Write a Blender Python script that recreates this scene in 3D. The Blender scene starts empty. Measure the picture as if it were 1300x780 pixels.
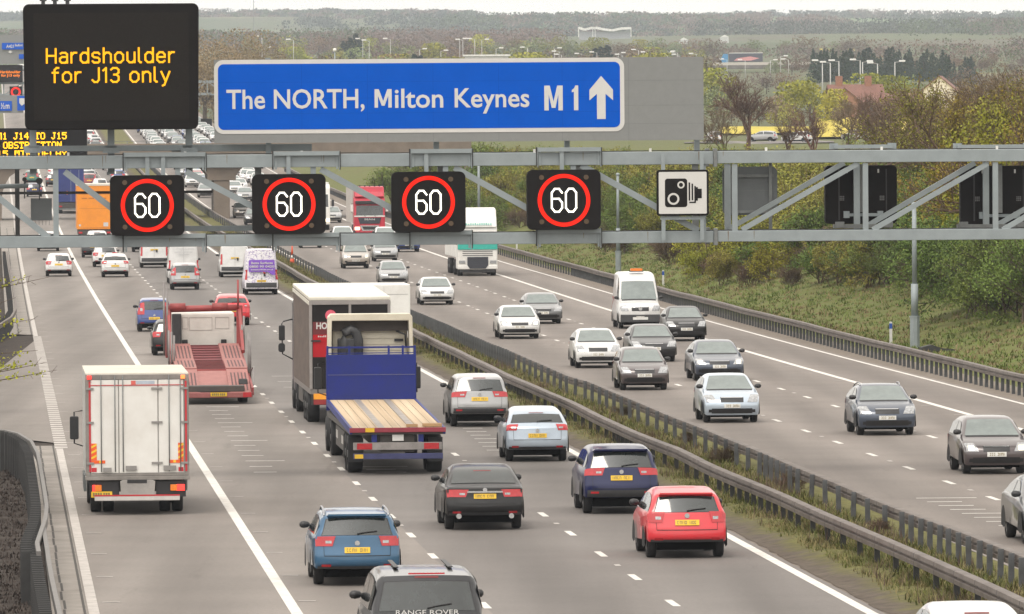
import bpy, math, random
import numpy as np
from mathutils import Vector, Matrix
R_ = random.Random(7)
scn = bpy.context.scene
COL = scn.collection
rad = math.radians

# ------------------------------------------------------------------ camera model
FPX, HC, YH, ROLL = 10100.0, 9.0, 172.0, rad(0.4)
PIT = math.atan((390 - YH) / FPX)
CF = np.array([0, math.cos(PIT), -math.sin(PIT)])
U0 = np.array([0, math.sin(PIT), math.cos(PIT)]); R0 = np.array([1.0, 0, 0])
CR = R0 * math.cos(ROLL) - U0 * math.sin(ROLL)
CU = U0 * math.cos(ROLL) + R0 * math.sin(ROLL)
CP = np.array([0, 0, HC])

def ray(px, py):
    d = CF * FPX + CR * (px - 650) + CU * (390 - py)
    return d / d[1]

def project(x, y, z):
    v = np.array([x, y, z]) - CP
    zc = v @ CF
    return 650 + FPX * (v @ CR) / zc, 390 - FPX * (v @ CU) / zc

# ------------------------------------------------------------------ road and land profile
KY = [0, 400, 520, 640, 760, 880, 1000, 1130, 1260, 1500, 2000, 2500, 3100, 4000, 6000, 8000, 10000, 11500, 14000]
KZ = [0, 0, .19, .75, 1.68, 3.0, 4.68, 6.93, 9.6, 15, 26, 30, 37, 51, 84, 120, 152, 172, 150]
BY = [0, 300, 600, 900, 1040, 1200, 1500, 2000, 2500, 3100, 4000, 6000, 8000, 10000, 11500, 14000]
BZ = [3.6, 3.8, 5.0, 6.9, 7.8, 8.9, 11.8, 19, 27, 36.5, 51, 84, 120, 152, 172, 150]

def pchip(xs, ys):
    xs = np.array(xs, float); ys = np.array(ys, float)
    h = np.diff(xs); dl = np.diff(ys) / h
    m = np.zeros(len(xs)); m[0] = dl[0]; m[-1] = dl[-1]
    for i in range(1, len(xs) - 1):
        if dl[i - 1] * dl[i] > 0:
            w1 = 2 * h[i] + h[i - 1]; w2 = h[i] + 2 * h[i - 1]
            m[i] = (w1 + w2) / (w1 / dl[i - 1] + w2 / dl[i])
    def f(x):
        i = int(np.clip(np.searchsorted(xs, x) - 1, 0, len(xs) - 2))
        t = (x - xs[i]) / h[i]
        return (ys[i] * (2 * t**3 - 3 * t**2 + 1) + m[i] * h[i] * (t**3 - 2 * t**2 + t)
                + ys[i + 1] * (-2 * t**3 + 3 * t**2) + m[i + 1] * h[i] * (t**3 - t**2))
    return f
zr = pchip(KY, KZ); zb = pchip(BY, BZ)
ROADA = math.atan(0.06494)            # the road runs a little to the left of +Y

def hs(Y):                            # x of the hard-shoulder line
    return 5.643 - 0.06494 * min(Y, 2700)

def ss(a, b, x):
    t = min(1, max(0, (x - a) / (b - a))); return t * t * (3 - 2 * t)

def wav(x, y, s):
    return (math.sin(x / s * 1.3 + y / s * .7) + math.sin(x / s * .6 - y / s * 1.1 + 2) + math.sin(x / s * 2.1 + y / s * .4 + 4) * .5) / 2.5

def land(X, Y):
    off = X - hs(Y); z = zr(Y)
    if off > 30.5:
        emb = zr(Y) + max(0, off - 33.5) / 3.0
        top = max(zb(Y), zr(Y) * ss(800, 700, Y) + 3.4)
        far = ss(60, 140, off)
        top = top + (zb(Y) - top) * far
        if emb < top: z = emb - .25 * ss(0, 6, top - emb) * 0
        else: z = top
        if off > 36: z += .18 * wav(X, Y, 3.1)
    elif off < -5.5:
        z = zr(Y) - .06 + max(0, min(2.2, (-off - 9.5) / 4))
        if off < -10: z += .15 * wav(X, Y, 2.7)
    if Y > 2200:
        a = ss(2200, 7000, Y)
        z += a * (9 * wav(X, Y * .6, 420) + 3 * wav(X + 50, Y, 150))
    return z

def rz_(X, Y):
    return zr(Y) if -6 < X - hs(Y) < 31.5 else land(X, Y)

def G(px, py, dz=0.0, fn=rz_):
    """the point dz above the ground that the photograph shows at a pixel"""
    d = ray(px, py); a = 60.0
    t = a
    while t < 12000:
        P = CP + d * t
        if P[2] <= fn(P[0], t) + dz:
            lo, hi = t - max(.5, t * .004), t
            for _ in range(18):
                m = (lo + hi) / 2; Q = CP + d * m
                if Q[2] <= fn(Q[0], m) + dz: hi = m
                else: lo = m
            Q = CP + d * hi
            return Vector(Q)
        t += max(.5, t * .004)
    return Vector(CP + d * 12000)

# ------------------------------------------------------------------ materials
MATS = {}
def nt(name):
    m = bpy.data.materials.new(name); m.use_nodes = True
    t = m.node_tree; t.nodes.clear()
    return m, t, t.nodes, t.links

def pm(name, col, rough=.5, metal=0, var=.12, scale=6.0, emit=None, es=0, coat=0, ior=1.5, spec=.5, dirt=None, stretch=None, coord='Object', rnd=0):
    if name in MATS: return MATS[name]
    m, t, N, L = nt(name)
    o = N.new('ShaderNodeOutputMaterial'); b = N.new('ShaderNodeBsdfPrincipled')
    L.new(b.outputs[0], o.inputs[0])
    b.inputs['Roughness'].default_value = rough; b.inputs['Metallic'].default_value = metal
    b.inputs['IOR'].default_value = ior; b.inputs['Specular IOR Level'].default_value = spec
    b.inputs['Coat Weight'].default_value = coat; b.inputs['Coat Roughness'].default_value = .08
    tc = N.new('ShaderNodeTexCoord'); nz = N.new('ShaderNodeTexNoise')
    nz.inputs['Scale'].default_value = scale; nz.inputs['Detail'].default_value = 6; nz.inputs['Roughness'].default_value = .65
    src = tc.outputs[coord]
    if stretch:
        mp = N.new('ShaderNodeMapping'); mp.inputs['Scale'].default_value = stretch
        L.new(src, mp.inputs[0]); src = mp.outputs[0]
    L.new(src, nz.inputs['Vector'])
    rp = N.new('ShaderNodeValToRGB')
    rp.color_ramp.elements[0].position = .3; rp.color_ramp.elements[1].position = .72
    lo = [max(0, c * (1 - var)) for c in col]; hi = [min(1, c * (1 + var)) for c in col]
    if dirt: lo = [c * (1 - .55) + d * .55 for c, d in zip(col, dirt)]
    rp.color_ramp.elements[0].color = (*lo, 1); rp.color_ramp.elements[1].color = (*hi, 1)
    L.new(nz.outputs['Fac'], rp.inputs[0])
    out = rp.outputs[0]
    if rnd:
        oi = N.new('ShaderNodeObjectInfo'); hv = N.new('ShaderNodeHueSaturation')
        mr = N.new('ShaderNodeMapRange'); mr.inputs['To Min'].default_value = 1 - rnd; mr.inputs['To Max'].default_value = 1 + rnd
        L.new(oi.outputs['Random'], mr.inputs[0]); L.new(mr.outputs[0], hv.inputs['Value'])
        mh = N.new('ShaderNodeMapRange'); mh.inputs['To Min'].default_value = .5 + rnd * .06; mh.inputs['To Max'].default_value = .5 - rnd * .06
        ma = N.new('ShaderNodeMath'); ma.operation = 'FRACT'; mm = N.new('ShaderNodeMath'); mm.operation = 'MULTIPLY'; mm.inputs[1].default_value = 7.31
        L.new(oi.outputs['Random'], mm.inputs[0]); L.new(mm.outputs[0], ma.inputs[0]); L.new(ma.outputs[0], mh.inputs[0]); L.new(mh.outputs[0], hv.inputs['Hue'])
        L.new(out, hv.inputs['Color']); out = hv.outputs[0]
    L.new(out, b.inputs['Base Color'])
    if emit:
        b.inputs['Emission Color'].default_value = (*emit, 1); b.inputs['Emission Strength'].default_value = es
    MATS[name] = m
    return m

def paint(name, col, rough=.32):
    return pm('paint_' + name, col, rough, 0, .05, 3, coat=.7, dirt=[c * .8 + .02 for c in col])

STEEL = pm('galvanised_steel', (.235, .268, .28), .55, .15, .10, 2.2)
STEELD = pm('weathered_steel', (.155, .165, .165), .55, .2, .22, 3)
def rail_mat():
    m, t, N, L = nt('barrier_rail'); o = N.new('ShaderNodeOutputMaterial'); b = N.new('ShaderNodeBsdfPrincipled'); L.new(b.outputs[0], o.inputs[0])
    b.inputs['Roughness'].default_value = .6; b.inputs['Metallic'].default_value = .1
    tc = N.new('ShaderNodeTexCoord'); n = N.new('ShaderNodeTexNoise'); n.inputs['Scale'].default_value = 1.1; n.inputs['Detail'].default_value = 8; n.inputs['Roughness'].default_value = .75; L.new(tc.outputs['Object'], n.inputs['Vector'])
    r = N.new('ShaderNodeValToRGB'); e = r.color_ramp.elements; e[0].position = .35; e[0].color = (.075, .058, .048, 1); e[1].position = .65; e[1].color = (.15, .127, .112, 1); L.new(n.outputs['Fac'], r.inputs[0])
    g = N.new('ShaderNodeSeparateXYZ'); L.new(tc.outputs['Object'], g.inputs[0])
    d = N.new('ShaderNodeMath'); d.operation = 'DIVIDE'; d.inputs[1].default_value = 3.2; L.new(g.outputs['Y'], d.inputs[0])
    f = N.new('ShaderNodeMath'); f.operation = 'FRACT'; L.new(d.outputs[0], f.inputs[0])
    l = N.new('ShaderNodeMath'); l.operation = 'LESS_THAN'; l.inputs[1].default_value = .035; L.new(f.outputs[0], l.inputs[0])
    x = N.new('ShaderNodeMixRGB'); x.inputs[2].default_value = (.035, .028, .024, 1); L.new(l.outputs[0], x.inputs[0]); L.new(r.outputs[0], x.inputs[1]); L.new(x.outputs[0], b.inputs['Base Color'])
    return m
RAIL = rail_mat()
RAILL = pm('barrier_rail_pale', (.15, .142, .135), .55, .3, .12, 2)
POST = pm('barrier_post', (.075, .078, .082), .65, .1, .3, 3)
POSTD = pm('barrier_post_dark', (.03, .03, .03), .7, 0, .3, 3)
BLACK = pm('black_plastic', (.018, .018, .02), .5, 0, .2, 5)
SIGNBLK = pm('sign_black', (.008, .007, .007), .7, 0, .15, 4, spec=.15)
RUBBER = pm('rubber', (.016, .016, .017), .75, 0, .3, 9)
RIMM = pm('wheel_alloy', (.35, .36, .38), .35, .7, .15, 8)
GLASS = pm('tinted_glass', (.022, .028, .028), .05, 0, .35, 2.5, ior=1.75)
SCREEN = pm('windscreen_glass', (.15, .18, .175), .08, 0, .18, 2.2, ior=1.75)
REDL = pm('red_lens', (.42, .018, .025), .18, 0, .15, 14, coat=.5)
REDLIT = pm('red_lens_lit', (.6, .02, .02), .3, 0, .1, 9, emit=(1, .03, .02), es=1.6)
ORL = pm('orange_lens', (.75, .2, .02), .25, 0, .1, 12)
WHL = pm('clear_lens', (.34, .35, .36), .15, .25, .45, 16, coat=.6)
HEADLIT = pm('headlamp_lit', (.8, .75, .6), .2, 0, .05, 9, emit=(1, .86, .55), es=2.2)
PLY = pm('plate_yellow', (.68, .43, .02), .45, 0, .06, 9)
PLW = pm('plate_white', (.62, .62, .6), .45, 0, .06, 9)
PLK = pm('plate_letters', (.20, .15, .05), .5, 0, .1, 9)
CHROME = pm('chrome', (.6, .61, .62), .2, .9, .08, 9)
DGREY = pm('dark_grey_plastic', (.04, .041, .044), .55, 0, .2, 6)
CHASSIS = pm('truck_chassis', (.035, .033, .032), .7, 0, .35, 4, dirt=(.10, .085, .07))
WHITEP = pm('white_panel', (.70, .70, .68), .42, 0, .05, 1.4, dirt=(.52, .50, .46))
CREAMP = pm('cream_panel', (.60, .57, .50), .5, 0, .08, 1.4, dirt=(.40, .37, .31))
LEDY = pm('amber_leds', (.2, .1, .005), .6, 0, .03, 60, emit=(1, .40, .006), es=.92, spec=.1)
LEDYB = pm('amber_leds_bright', (.2, .1, .005), .6, 0, .03, 60, emit=(1, .46, .01), es=1.5, spec=.1)
LEDYO = pm('orange_leds', (.2, .07, .005), .6, 0, .03, 60, emit=(1, .22, .006), es=.8, spec=.1)
LEDR = pm('red_leds', (.2, .01, .004), .6, 0, .05, 40, emit=(1, .010, .003), es=.8, spec=.1)
LEDW = pm('white_leds', (.8, .78, .7), .5, 0, .03, 40, emit=(1, .95, .82), es=1.7)

# ------------------------------------------------------------------ mesh helper
class MB:
    def __init__(s): s.v = []; s.f = []; s.m = []; s.sm = []
    def add(s, vs, fs, m=0, sm=False):
        b = len(s.v); s.v += [tuple(p) for p in vs]
        for f in fs: s.f.append(tuple(b + i for i in f)); s.m.append(m); s.sm.append(sm)
        return s
    def box(s, x0, x1, y0, y1, z0, z1, m=0):
        vs = [(x, y, z) for z in (z0, z1) for y in (y0, y1) for x in (x0, x1)]
        return s.add(vs, [(0, 2, 3, 1), (4, 5, 7, 6), (0, 1, 5, 4), (2, 6, 7, 3), (0, 4, 6, 2), (1, 3, 7, 5)], m)
    def cbox(s, c, d, m=0):
        return s.box(c[0] - d[0] / 2, c[0] + d[0] / 2, c[1] - d[1] / 2, c[1] + d[1] / 2, c[2] - d[2] / 2, c[2] + d[2] / 2, m)
    def bar(s, p, q, w, h, m=0, up=(0, 0, 1)):
        p = Vector(p); q = Vector(q); d = (q - p).normalized(); u = Vector(up)
        if abs(d.dot(u)) > .98: u = Vector((0, 1, 0))
        r = d.cross(u).normalized(); u = r.cross(d)
        vs = [e + r * a * w / 2 + u * b * h / 2 for e in (p, q) for a, b in ((-1, -1), (1, -1), (1, 1), (-1, 1))]
        return s.add(vs, [(3, 2, 1, 0), (4, 5, 6, 7), (0, 1, 5, 4), (1, 2, 6, 5), (2, 3, 7, 6), (3, 0, 4, 7)], m)
    def tube(s, pts, rs, n=8, m=0, cap=True):
        pts = [Vector(p) for p in pts]
        if not isinstance(rs, (list, tuple)): rs = [rs] * len(pts)
        vs = []; fs = []
        for i, p in enumerate(pts):
            d = (pts[min(i + 1, len(pts) - 1)] - pts[max(i - 1, 0)]).normalized()
            u = Vector((0, 0, 1)) if abs(d.z) < .9 else Vector((1, 0, 0))
            r = d.cross(u).normalized(); u = r.cross(d)
            for k in range(n):
                a = 2 * math.pi * k / n; vs.append(p + r * math.cos(a) * rs[i] + u * math.sin(a) * rs[i])
        for i in range(len(pts) - 1):
            for k in range(n):
                a = i * n + k; b = i * n + (k + 1) % n
                fs.append((a, b, b + n, a + n))
        s.add(vs, fs, m, True)
        if cap and n > 3:
            b = len(s.v) - len(vs)
            s.f.append(tuple(b + k for k in range(n))[::-1]); s.m.append(m); s.sm.append(False)
            s.f.append(tuple(b + (len(pts) - 1) * n + k for k in range(n))); s.m.append(m); s.sm.append(False)
        return s
    def prism(s, poly, a0, a1, axis='y', m=0):
        """polygon in the plane across axis, pushed from a0 to a1"""
        def P(u, w, a):
            return (u, a, w) if axis == 'y' else ((a, u, w) if axis == 'x' else (u, w, a))
        n = len(poly)
        vs = [P(u, w, a0) for u, w in poly] + [P(u, w, a1) for u, w in poly]
        fs = [tuple(range(n)), tuple(range(2 * n - 1, n - 1, -1))]
        fs += [(i + n, (i + 1) % n + n, (i + 1) % n, i) for i in range(n)]
        return s.add(vs, fs, m)
    def ring(s, c, r0, r1, a0, a1, n=40, m=0):
        """flat ring in the xz plane, solid between y=a0 and y=a1"""
        vs = []
        for k in range(n):
            a = 2 * math.pi * k / n; ca, sa = math.cos(a), math.sin(a)
            for r in (r0, r1):
                for y in (a0, a1): vs.append((c[0] + r * ca, y, c[1] + r * sa))
        fs = []
        for k in range(n):
            i = 4 * k; j = 4 * ((k + 1) % n)
            fs += [(i, j, j + 2, i + 2), (i + 1, i + 3, j + 3, j + 1), (i, i + 1, j + 1, j), (i + 2, j + 2, j + 3, i + 3)]
        return s.add(vs, fs, m)
    def lathe_x(s, prof, c, n=20, m=0):
        """prof = (x offset, radius) pairs turned about the x axis through c"""
        vs = []; fs = []
        for k in range(n):
            a = 2 * math.pi * k / n
            for x, r in prof: vs.append((c[0] + x, c[1] + r * math.cos(a), c[2] + r * math.sin(a)))
        q = len(prof)
        for k in range(n):
            for i in range(q - 1):
                a = k * q + i; b = ((k + 1) % n) * q + i
                fs.append((a, b, b + 1, a + 1))
        return s.add(vs, fs, m, True)
    def mesh(s, name, mats):
        me = bpy.data.meshes.new(name)
        me.from_pydata(s.v, [], s.f)
        if not isinstance(mats, (list, tuple)): mats = [mats]
        for m in mats: me.materials.append(m)
        me.polygons.foreach_set('material_index', s.m)
        me.polygons.foreach_set('use_smooth', s.sm)
        me.update()
        return me
    def build(s, name, mats, parent=None, bevel=0, fix=False, loc=None):
        me = s.mesh(name, mats)
        if fix:
            import bmesh
            bm = bmesh.new(); bm.from_mesh(me); bmesh.ops.recalc_face_normals(bm, faces=bm.faces); bm.to_mesh(me); bm.free()
        o = bpy.data.objects.new(name, me); COL.objects.link(o)
        if parent: o.parent = parent
        if loc is not None: o.location = loc
        if bevel:
            b = o.modifiers.new('bevel', 'BEVEL'); b.width = bevel; b.segments = 2; b.limit_method = 'ANGLE'; b.angle_limit = rad(40)
        return o

def tag(o, label=None, cat=None, group=None, kind=None):
    if label: o['label'] = label
    if cat: o['category'] = cat
    if group: o['group'] = group
    if kind: o['kind'] = kind
    return o

def empty(name, loc, rz=0, label=None, cat=None, group=None):
    o = bpy.data.objects.new(name, None); COL.objects.link(o)
    o.location = loc; o.rotation_euler = (0, 0, rz); o.empty_display_size = .3
    return tag(o, label, cat, group)

def copy_tree(o, parent=None):
    c = o.copy(); COL.objects.link(c)
    if parent: c.parent = parent
    for ch in list(o.children): copy_tree(ch, c)
    return c

def rr(x0, x1, z0, z1, r, n=5):
    P = []
    for cx, cz, a in ((x1 - r, z0 + r, -90), (x1 - r, z1 - r, 0), (x0 + r, z1 - r, 90), (x0 + r, z0 + r, 180)):
        for k in range(n + 1):
            t = rad(a + 90 * k / n); P.append((cx + r * math.cos(t), cz + r * math.sin(t)))
    return P

def text(name, s, m, parent, x0, x1, z, h, y, bold=.0, ext=.004, face=1):
    """lettering standing in the xz plane: from x0 to x1, baseline z, capital height h, facing -y (face=1) or +y"""
    c = bpy.data.curves.new('t', 'FONT'); c.body = s; c.size = 1; c.extrude = ext; c.offset = bold; c.resolution_u = 3
    to = bpy.data.objects.new('t', c); COL.objects.link(to)
    bpy.context.view_layer.update()
    me = bpy.data.meshes.new_from_object(to.evaluated_get(bpy.context.evaluated_depsgraph_get()))
    bpy.data.objects.remove(to); bpy.data.curves.remove(c)
    co = np.zeros(len(me.vertices) * 3); me.vertices.foreach_get('co', co); co = co.reshape(-1, 3)
    capc = .729 if True else 1
    lo, hi = co[:, 0].min(), co[:, 0].max()
    X = (co[:, 0] - lo) / (hi - lo) * (x1 - x0); X = x0 + X if face == 1 else x1 - X
    Z = z + co[:, 1] / CAPH * h
    Y = y - face * co[:, 2]
    me.vertices.foreach_set('co', np.stack([X, Y, Z], 1).ravel())
    me.materials.clear(); me.materials.append(m); me.update()
    o = bpy.data.objects.new(name, me); COL.objects.link(o)
    if parent: o.parent = parent
    return o
def _cap():
    c = bpy.data.curves.new('t', 'FONT'); c.body = 'H'; c.size = 1
    to = bpy.data.objects.new('t', c); COL.objects.link(to); bpy.context.view_layer.update()
    me = bpy.data.meshes.new_from_object(to.evaluated_get(bpy.context.evaluated_depsgraph_get()))
    z = max(v.co.y for v in me.vertices); bpy.data.objects.remove(to); bpy.data.curves.remove(c); bpy.data.meshes.remove(me)
    return z
CAPH = _cap()
# ------------------------------------------------------------------ world, sun, camera
cam = bpy.data.cameras.new('camera'); co = bpy.data.objects.new('camera', cam); COL.objects.link(co)
cam.sensor_width = 36; cam.lens = 36 * FPX / 1300; cam.clip_start = 1; cam.clip_end = 40000
M = Matrix(((CR[0], CU[0], -CF[0], 0), (CR[1], CU[1], -CF[1], 0), (CR[2], CU[2], -CF[2], HC), (0, 0, 0, 1)))
co.matrix_world = M
scn.camera = co
w = bpy.data.worlds.new('World'); scn.world = w; w.use_nodes = True
N = w.node_tree.nodes; L = w.node_tree.links
bg = N['Background']
SUN_EL, SUN_AZ = rad(60), rad(205)      # azimuth clockwise from +Y
sk = N.new('ShaderNodeTexSky'); sk.sky_type = 'NISHITA'; sk.sun_disc = False
sk.sun_elevation = SUN_EL; sk.sun_rotation = SUN_AZ; sk.dust_density = 4; sk.air_density = 1.0
hsv = N.new('ShaderNodeHueSaturation'); hsv.inputs['Saturation'].default_value = .22
mx = N.new('ShaderNodeMixRGB'); mx.inputs[0].default_value = .55; mx.inputs[2].default_value = (10.0, 9.2, 8.15, 1)
L.new(sk.outputs[0], hsv.inputs['Color']); L.new(hsv.outputs[0], mx.inputs[1]); L.new(mx.outputs[0], bg.inputs[0])
bg.inputs[1].default_value = .14
sl = bpy.data.lights.new('sun', 'SUN'); so = bpy.data.objects.new('sun', sl); COL.objects.link(so)
sl.energy = 0.8; sl.angle = rad(20); sl.color = (1, .92, .80)
sd = Vector((math.sin(SUN_AZ) * math.cos(SUN_EL), math.cos(SUN_AZ) * math.cos(SUN_EL), math.sin(SUN_EL)))
so.rotation_euler = sd.to_track_quat('Z', 'Y').to_euler(); so.location = (0, 0, 60)
scn.view_settings.view_transform = 'Standard'; scn.view_settings.look = 'None'; scn.view_settings.gamma = 1
scn.view_settings.exposure = 0.68
cy = scn.cycles
cy.use_denoising = True
try: cy.denoiser = 'OPENIMAGEDENOISE'
except Exception: pass
cy.max_bounces = 5; cy.diffuse_bounces = 2; cy.glossy_bounces = 2; cy.volume_bounces = 3; cy.transmission_bounces = 2
cy.use_adaptive_sampling = True; cy.adaptive_threshold = .012

# ------------------------------------------------------------------ ground
def ground_mat():
    m, t, N, L = nt('ground'); o = N.new('ShaderNodeOutputMaterial'); b = N.new('ShaderNodeBsdfPrincipled')
    b.inputs['Roughness'].default_value = .95; b.inputs['Specular IOR Level'].default_value = .15
    L.new(b.outputs[0], o.inputs[0]); tc = N.new('ShaderNodeTexCoord'); pos = tc.outputs['Object']
    def noise(s, d=6, r=.6, st=None):
        n = N.new('ShaderNodeTexNoise'); n.inputs['Scale'].default_value = s; n.inputs['Detail'].default_value = d; n.inputs['Roughness'].default_value = r
        v = pos
        if st:
            mp = N.new('ShaderNodeMapping'); mp.inputs['Scale'].default_value = st; L.new(pos, mp.inputs[0]); v = mp.outputs[0]
        L.new(v, n.inputs['Vector']); return n.outputs['Fac']
    def ramp(f, *st):
        r = N.new('ShaderNodeValToRGB'); e = r.color_ramp.elements
        while len(e) < len(st): e.new(.5)
        for k, (p, c) in enumerate(st): e[k].position = p; e[k].color = (*c, 1)
        L.new(f, r.inputs[0]); return r.outputs[0]
    def mixc(f, a, c):
        x = N.new('ShaderNodeMixRGB'); L.new(f, x.inputs[0]); L.new(a, x.inputs[1]); L.new(c, x.inputs[2]); return x.outputs[0]
    near = ramp(noise(.9, 8, .7), (.3, (.07, .085, .022)), (.45, (.12, .115, .042)), (.6, (.10, .135, .034)), (.75, (.15, .135, .065)))
    soil = ramp(noise(1.6, 8, .75), (.3, (.022, .018, .016)), (.55, (.05, .041, .035)), (.78, (.10, .085, .075)))
    vor = N.new('ShaderNodeTexVoronoi'); vor.inputs['Scale'].default_value = .0045
    mp = N.new('ShaderNodeMapping'); mp.inputs['Scale'].default_value = (1, .42, 1); L.new(pos, mp.inputs[0]); L.new(mp.outputs[0], vor.inputs['Vector'])
    sep = N.new('ShaderNodeSeparateColor'); L.new(vor.outputs['Color'], sep.inputs[0])
    field = ramp(sep.outputs[0], (0, (.06, .10, .035)), (.3, (.10, .135, .05)), (.5, (.12, .11, .07)), (.7, (.07, .115, .04)), (.9, (.19, .18, .09)))
    field = mixc(noise(.004, 6), field, ramp(noise(.02, 6), (.4, (.07, .07, .045)), (.6, (.10, .085, .065))))
    g = N.new('ShaderNodeSeparateXYZ'); L.new(pos, g.inputs[0])
    mr = N.new('ShaderNodeMapRange'); mr.inputs['From Min'].default_value = 850; mr.inputs['From Max'].default_value = 1300; L.new(g.outputs['Y'], mr.inputs[0])
    c = mixc(mr.outputs[0], near, field)
    ml = N.new('ShaderNodeMath'); ml.operation = 'MULTIPLY_ADD'; ml.inputs[1].default_value = .06494; L.new(g.outputs['Y'], ml.inputs[0]); L.new(g.outputs['X'], ml.inputs[2])
    m2 = N.new('ShaderNodeMapRange'); m2.inputs['From Min'].default_value = 5.643 - 3; m2.inputs['From Max'].default_value = 5.643 + 3; m2.inputs['To Min'].default_value = 1; m2.inputs['To Max'].default_value = 0
    L.new(ml.outputs[0], m2.inputs[0])
    m3 = N.new('ShaderNodeMapRange'); m3.inputs['From Min'].default_value = 700; m3.inputs['From Max'].default_value = 900; m3.inputs['To Min'].default_value = 1; m3.inputs['To Max'].default_value = 0; L.new(g.outputs['Y'], m3.inputs[0])
    mm = N.new('ShaderNodeMath'); mm.operation = 'MULTIPLY'; L.new(m2.outputs[0], mm.inputs[0]); L.new(m3.outputs[0], mm.inputs[1])
    c = mixc(mm.outputs[0], c, soil)
    L.new(c, b.inputs['Base Color'])
    bp = N.new('ShaderNodeBump'); bp.inputs['Strength'].default_value = .5; bp.inputs['Distance'].default_value = .12
    L.new(noise(2.5, 8, .7), bp.inputs['Height']); L.new(bp.outputs[0], b.inputs['Normal'])
    return m
ys = []
y = 90.0
while y < 14000:
    ys.append(y); y += 3.0 if y < 700 else (8 if y < 1300 else max(12, y * .012))
offs = [-3000, -2000, -1300, -900, -600, -400, -280, -200, -140, -100, -70, -50, -38, -30, -24, -20, -17, -14, -12, -10.5, -9.5, -8, -6.6, -5.6, -4, 0, 5, 10.9, 13, 15.4, 20, 26, 30.6, 32, 33.5, 34.5, 36, 37.5, 39, 40.5, 42, 43.5, 45, 46.5, 48, 50, 53, 56, 60, 66, 75, 85, 100, 120, 145, 170, 200, 240, 280, 330, 380, 440, 520, 600, 700, 850, 1000, 1300, 2000, 3000]
b = MB(); nx = len(offs)
for y in ys:
    for o_ in offs:
        X = hs(y) + o_
        b.v.append((X, y, land(X, y) - .03))
b.f = [(j * nx + i, j * nx + i + 1, (j + 1) * nx + i + 1, (j + 1) * nx + i) for j in range(len(ys) - 1) for i in range(nx - 1)]
b.m = [0] * len(b.f); b.sm = [True] * len(b.f)
tag(b.build('ground', ground_mat()), kind='structure')

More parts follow.
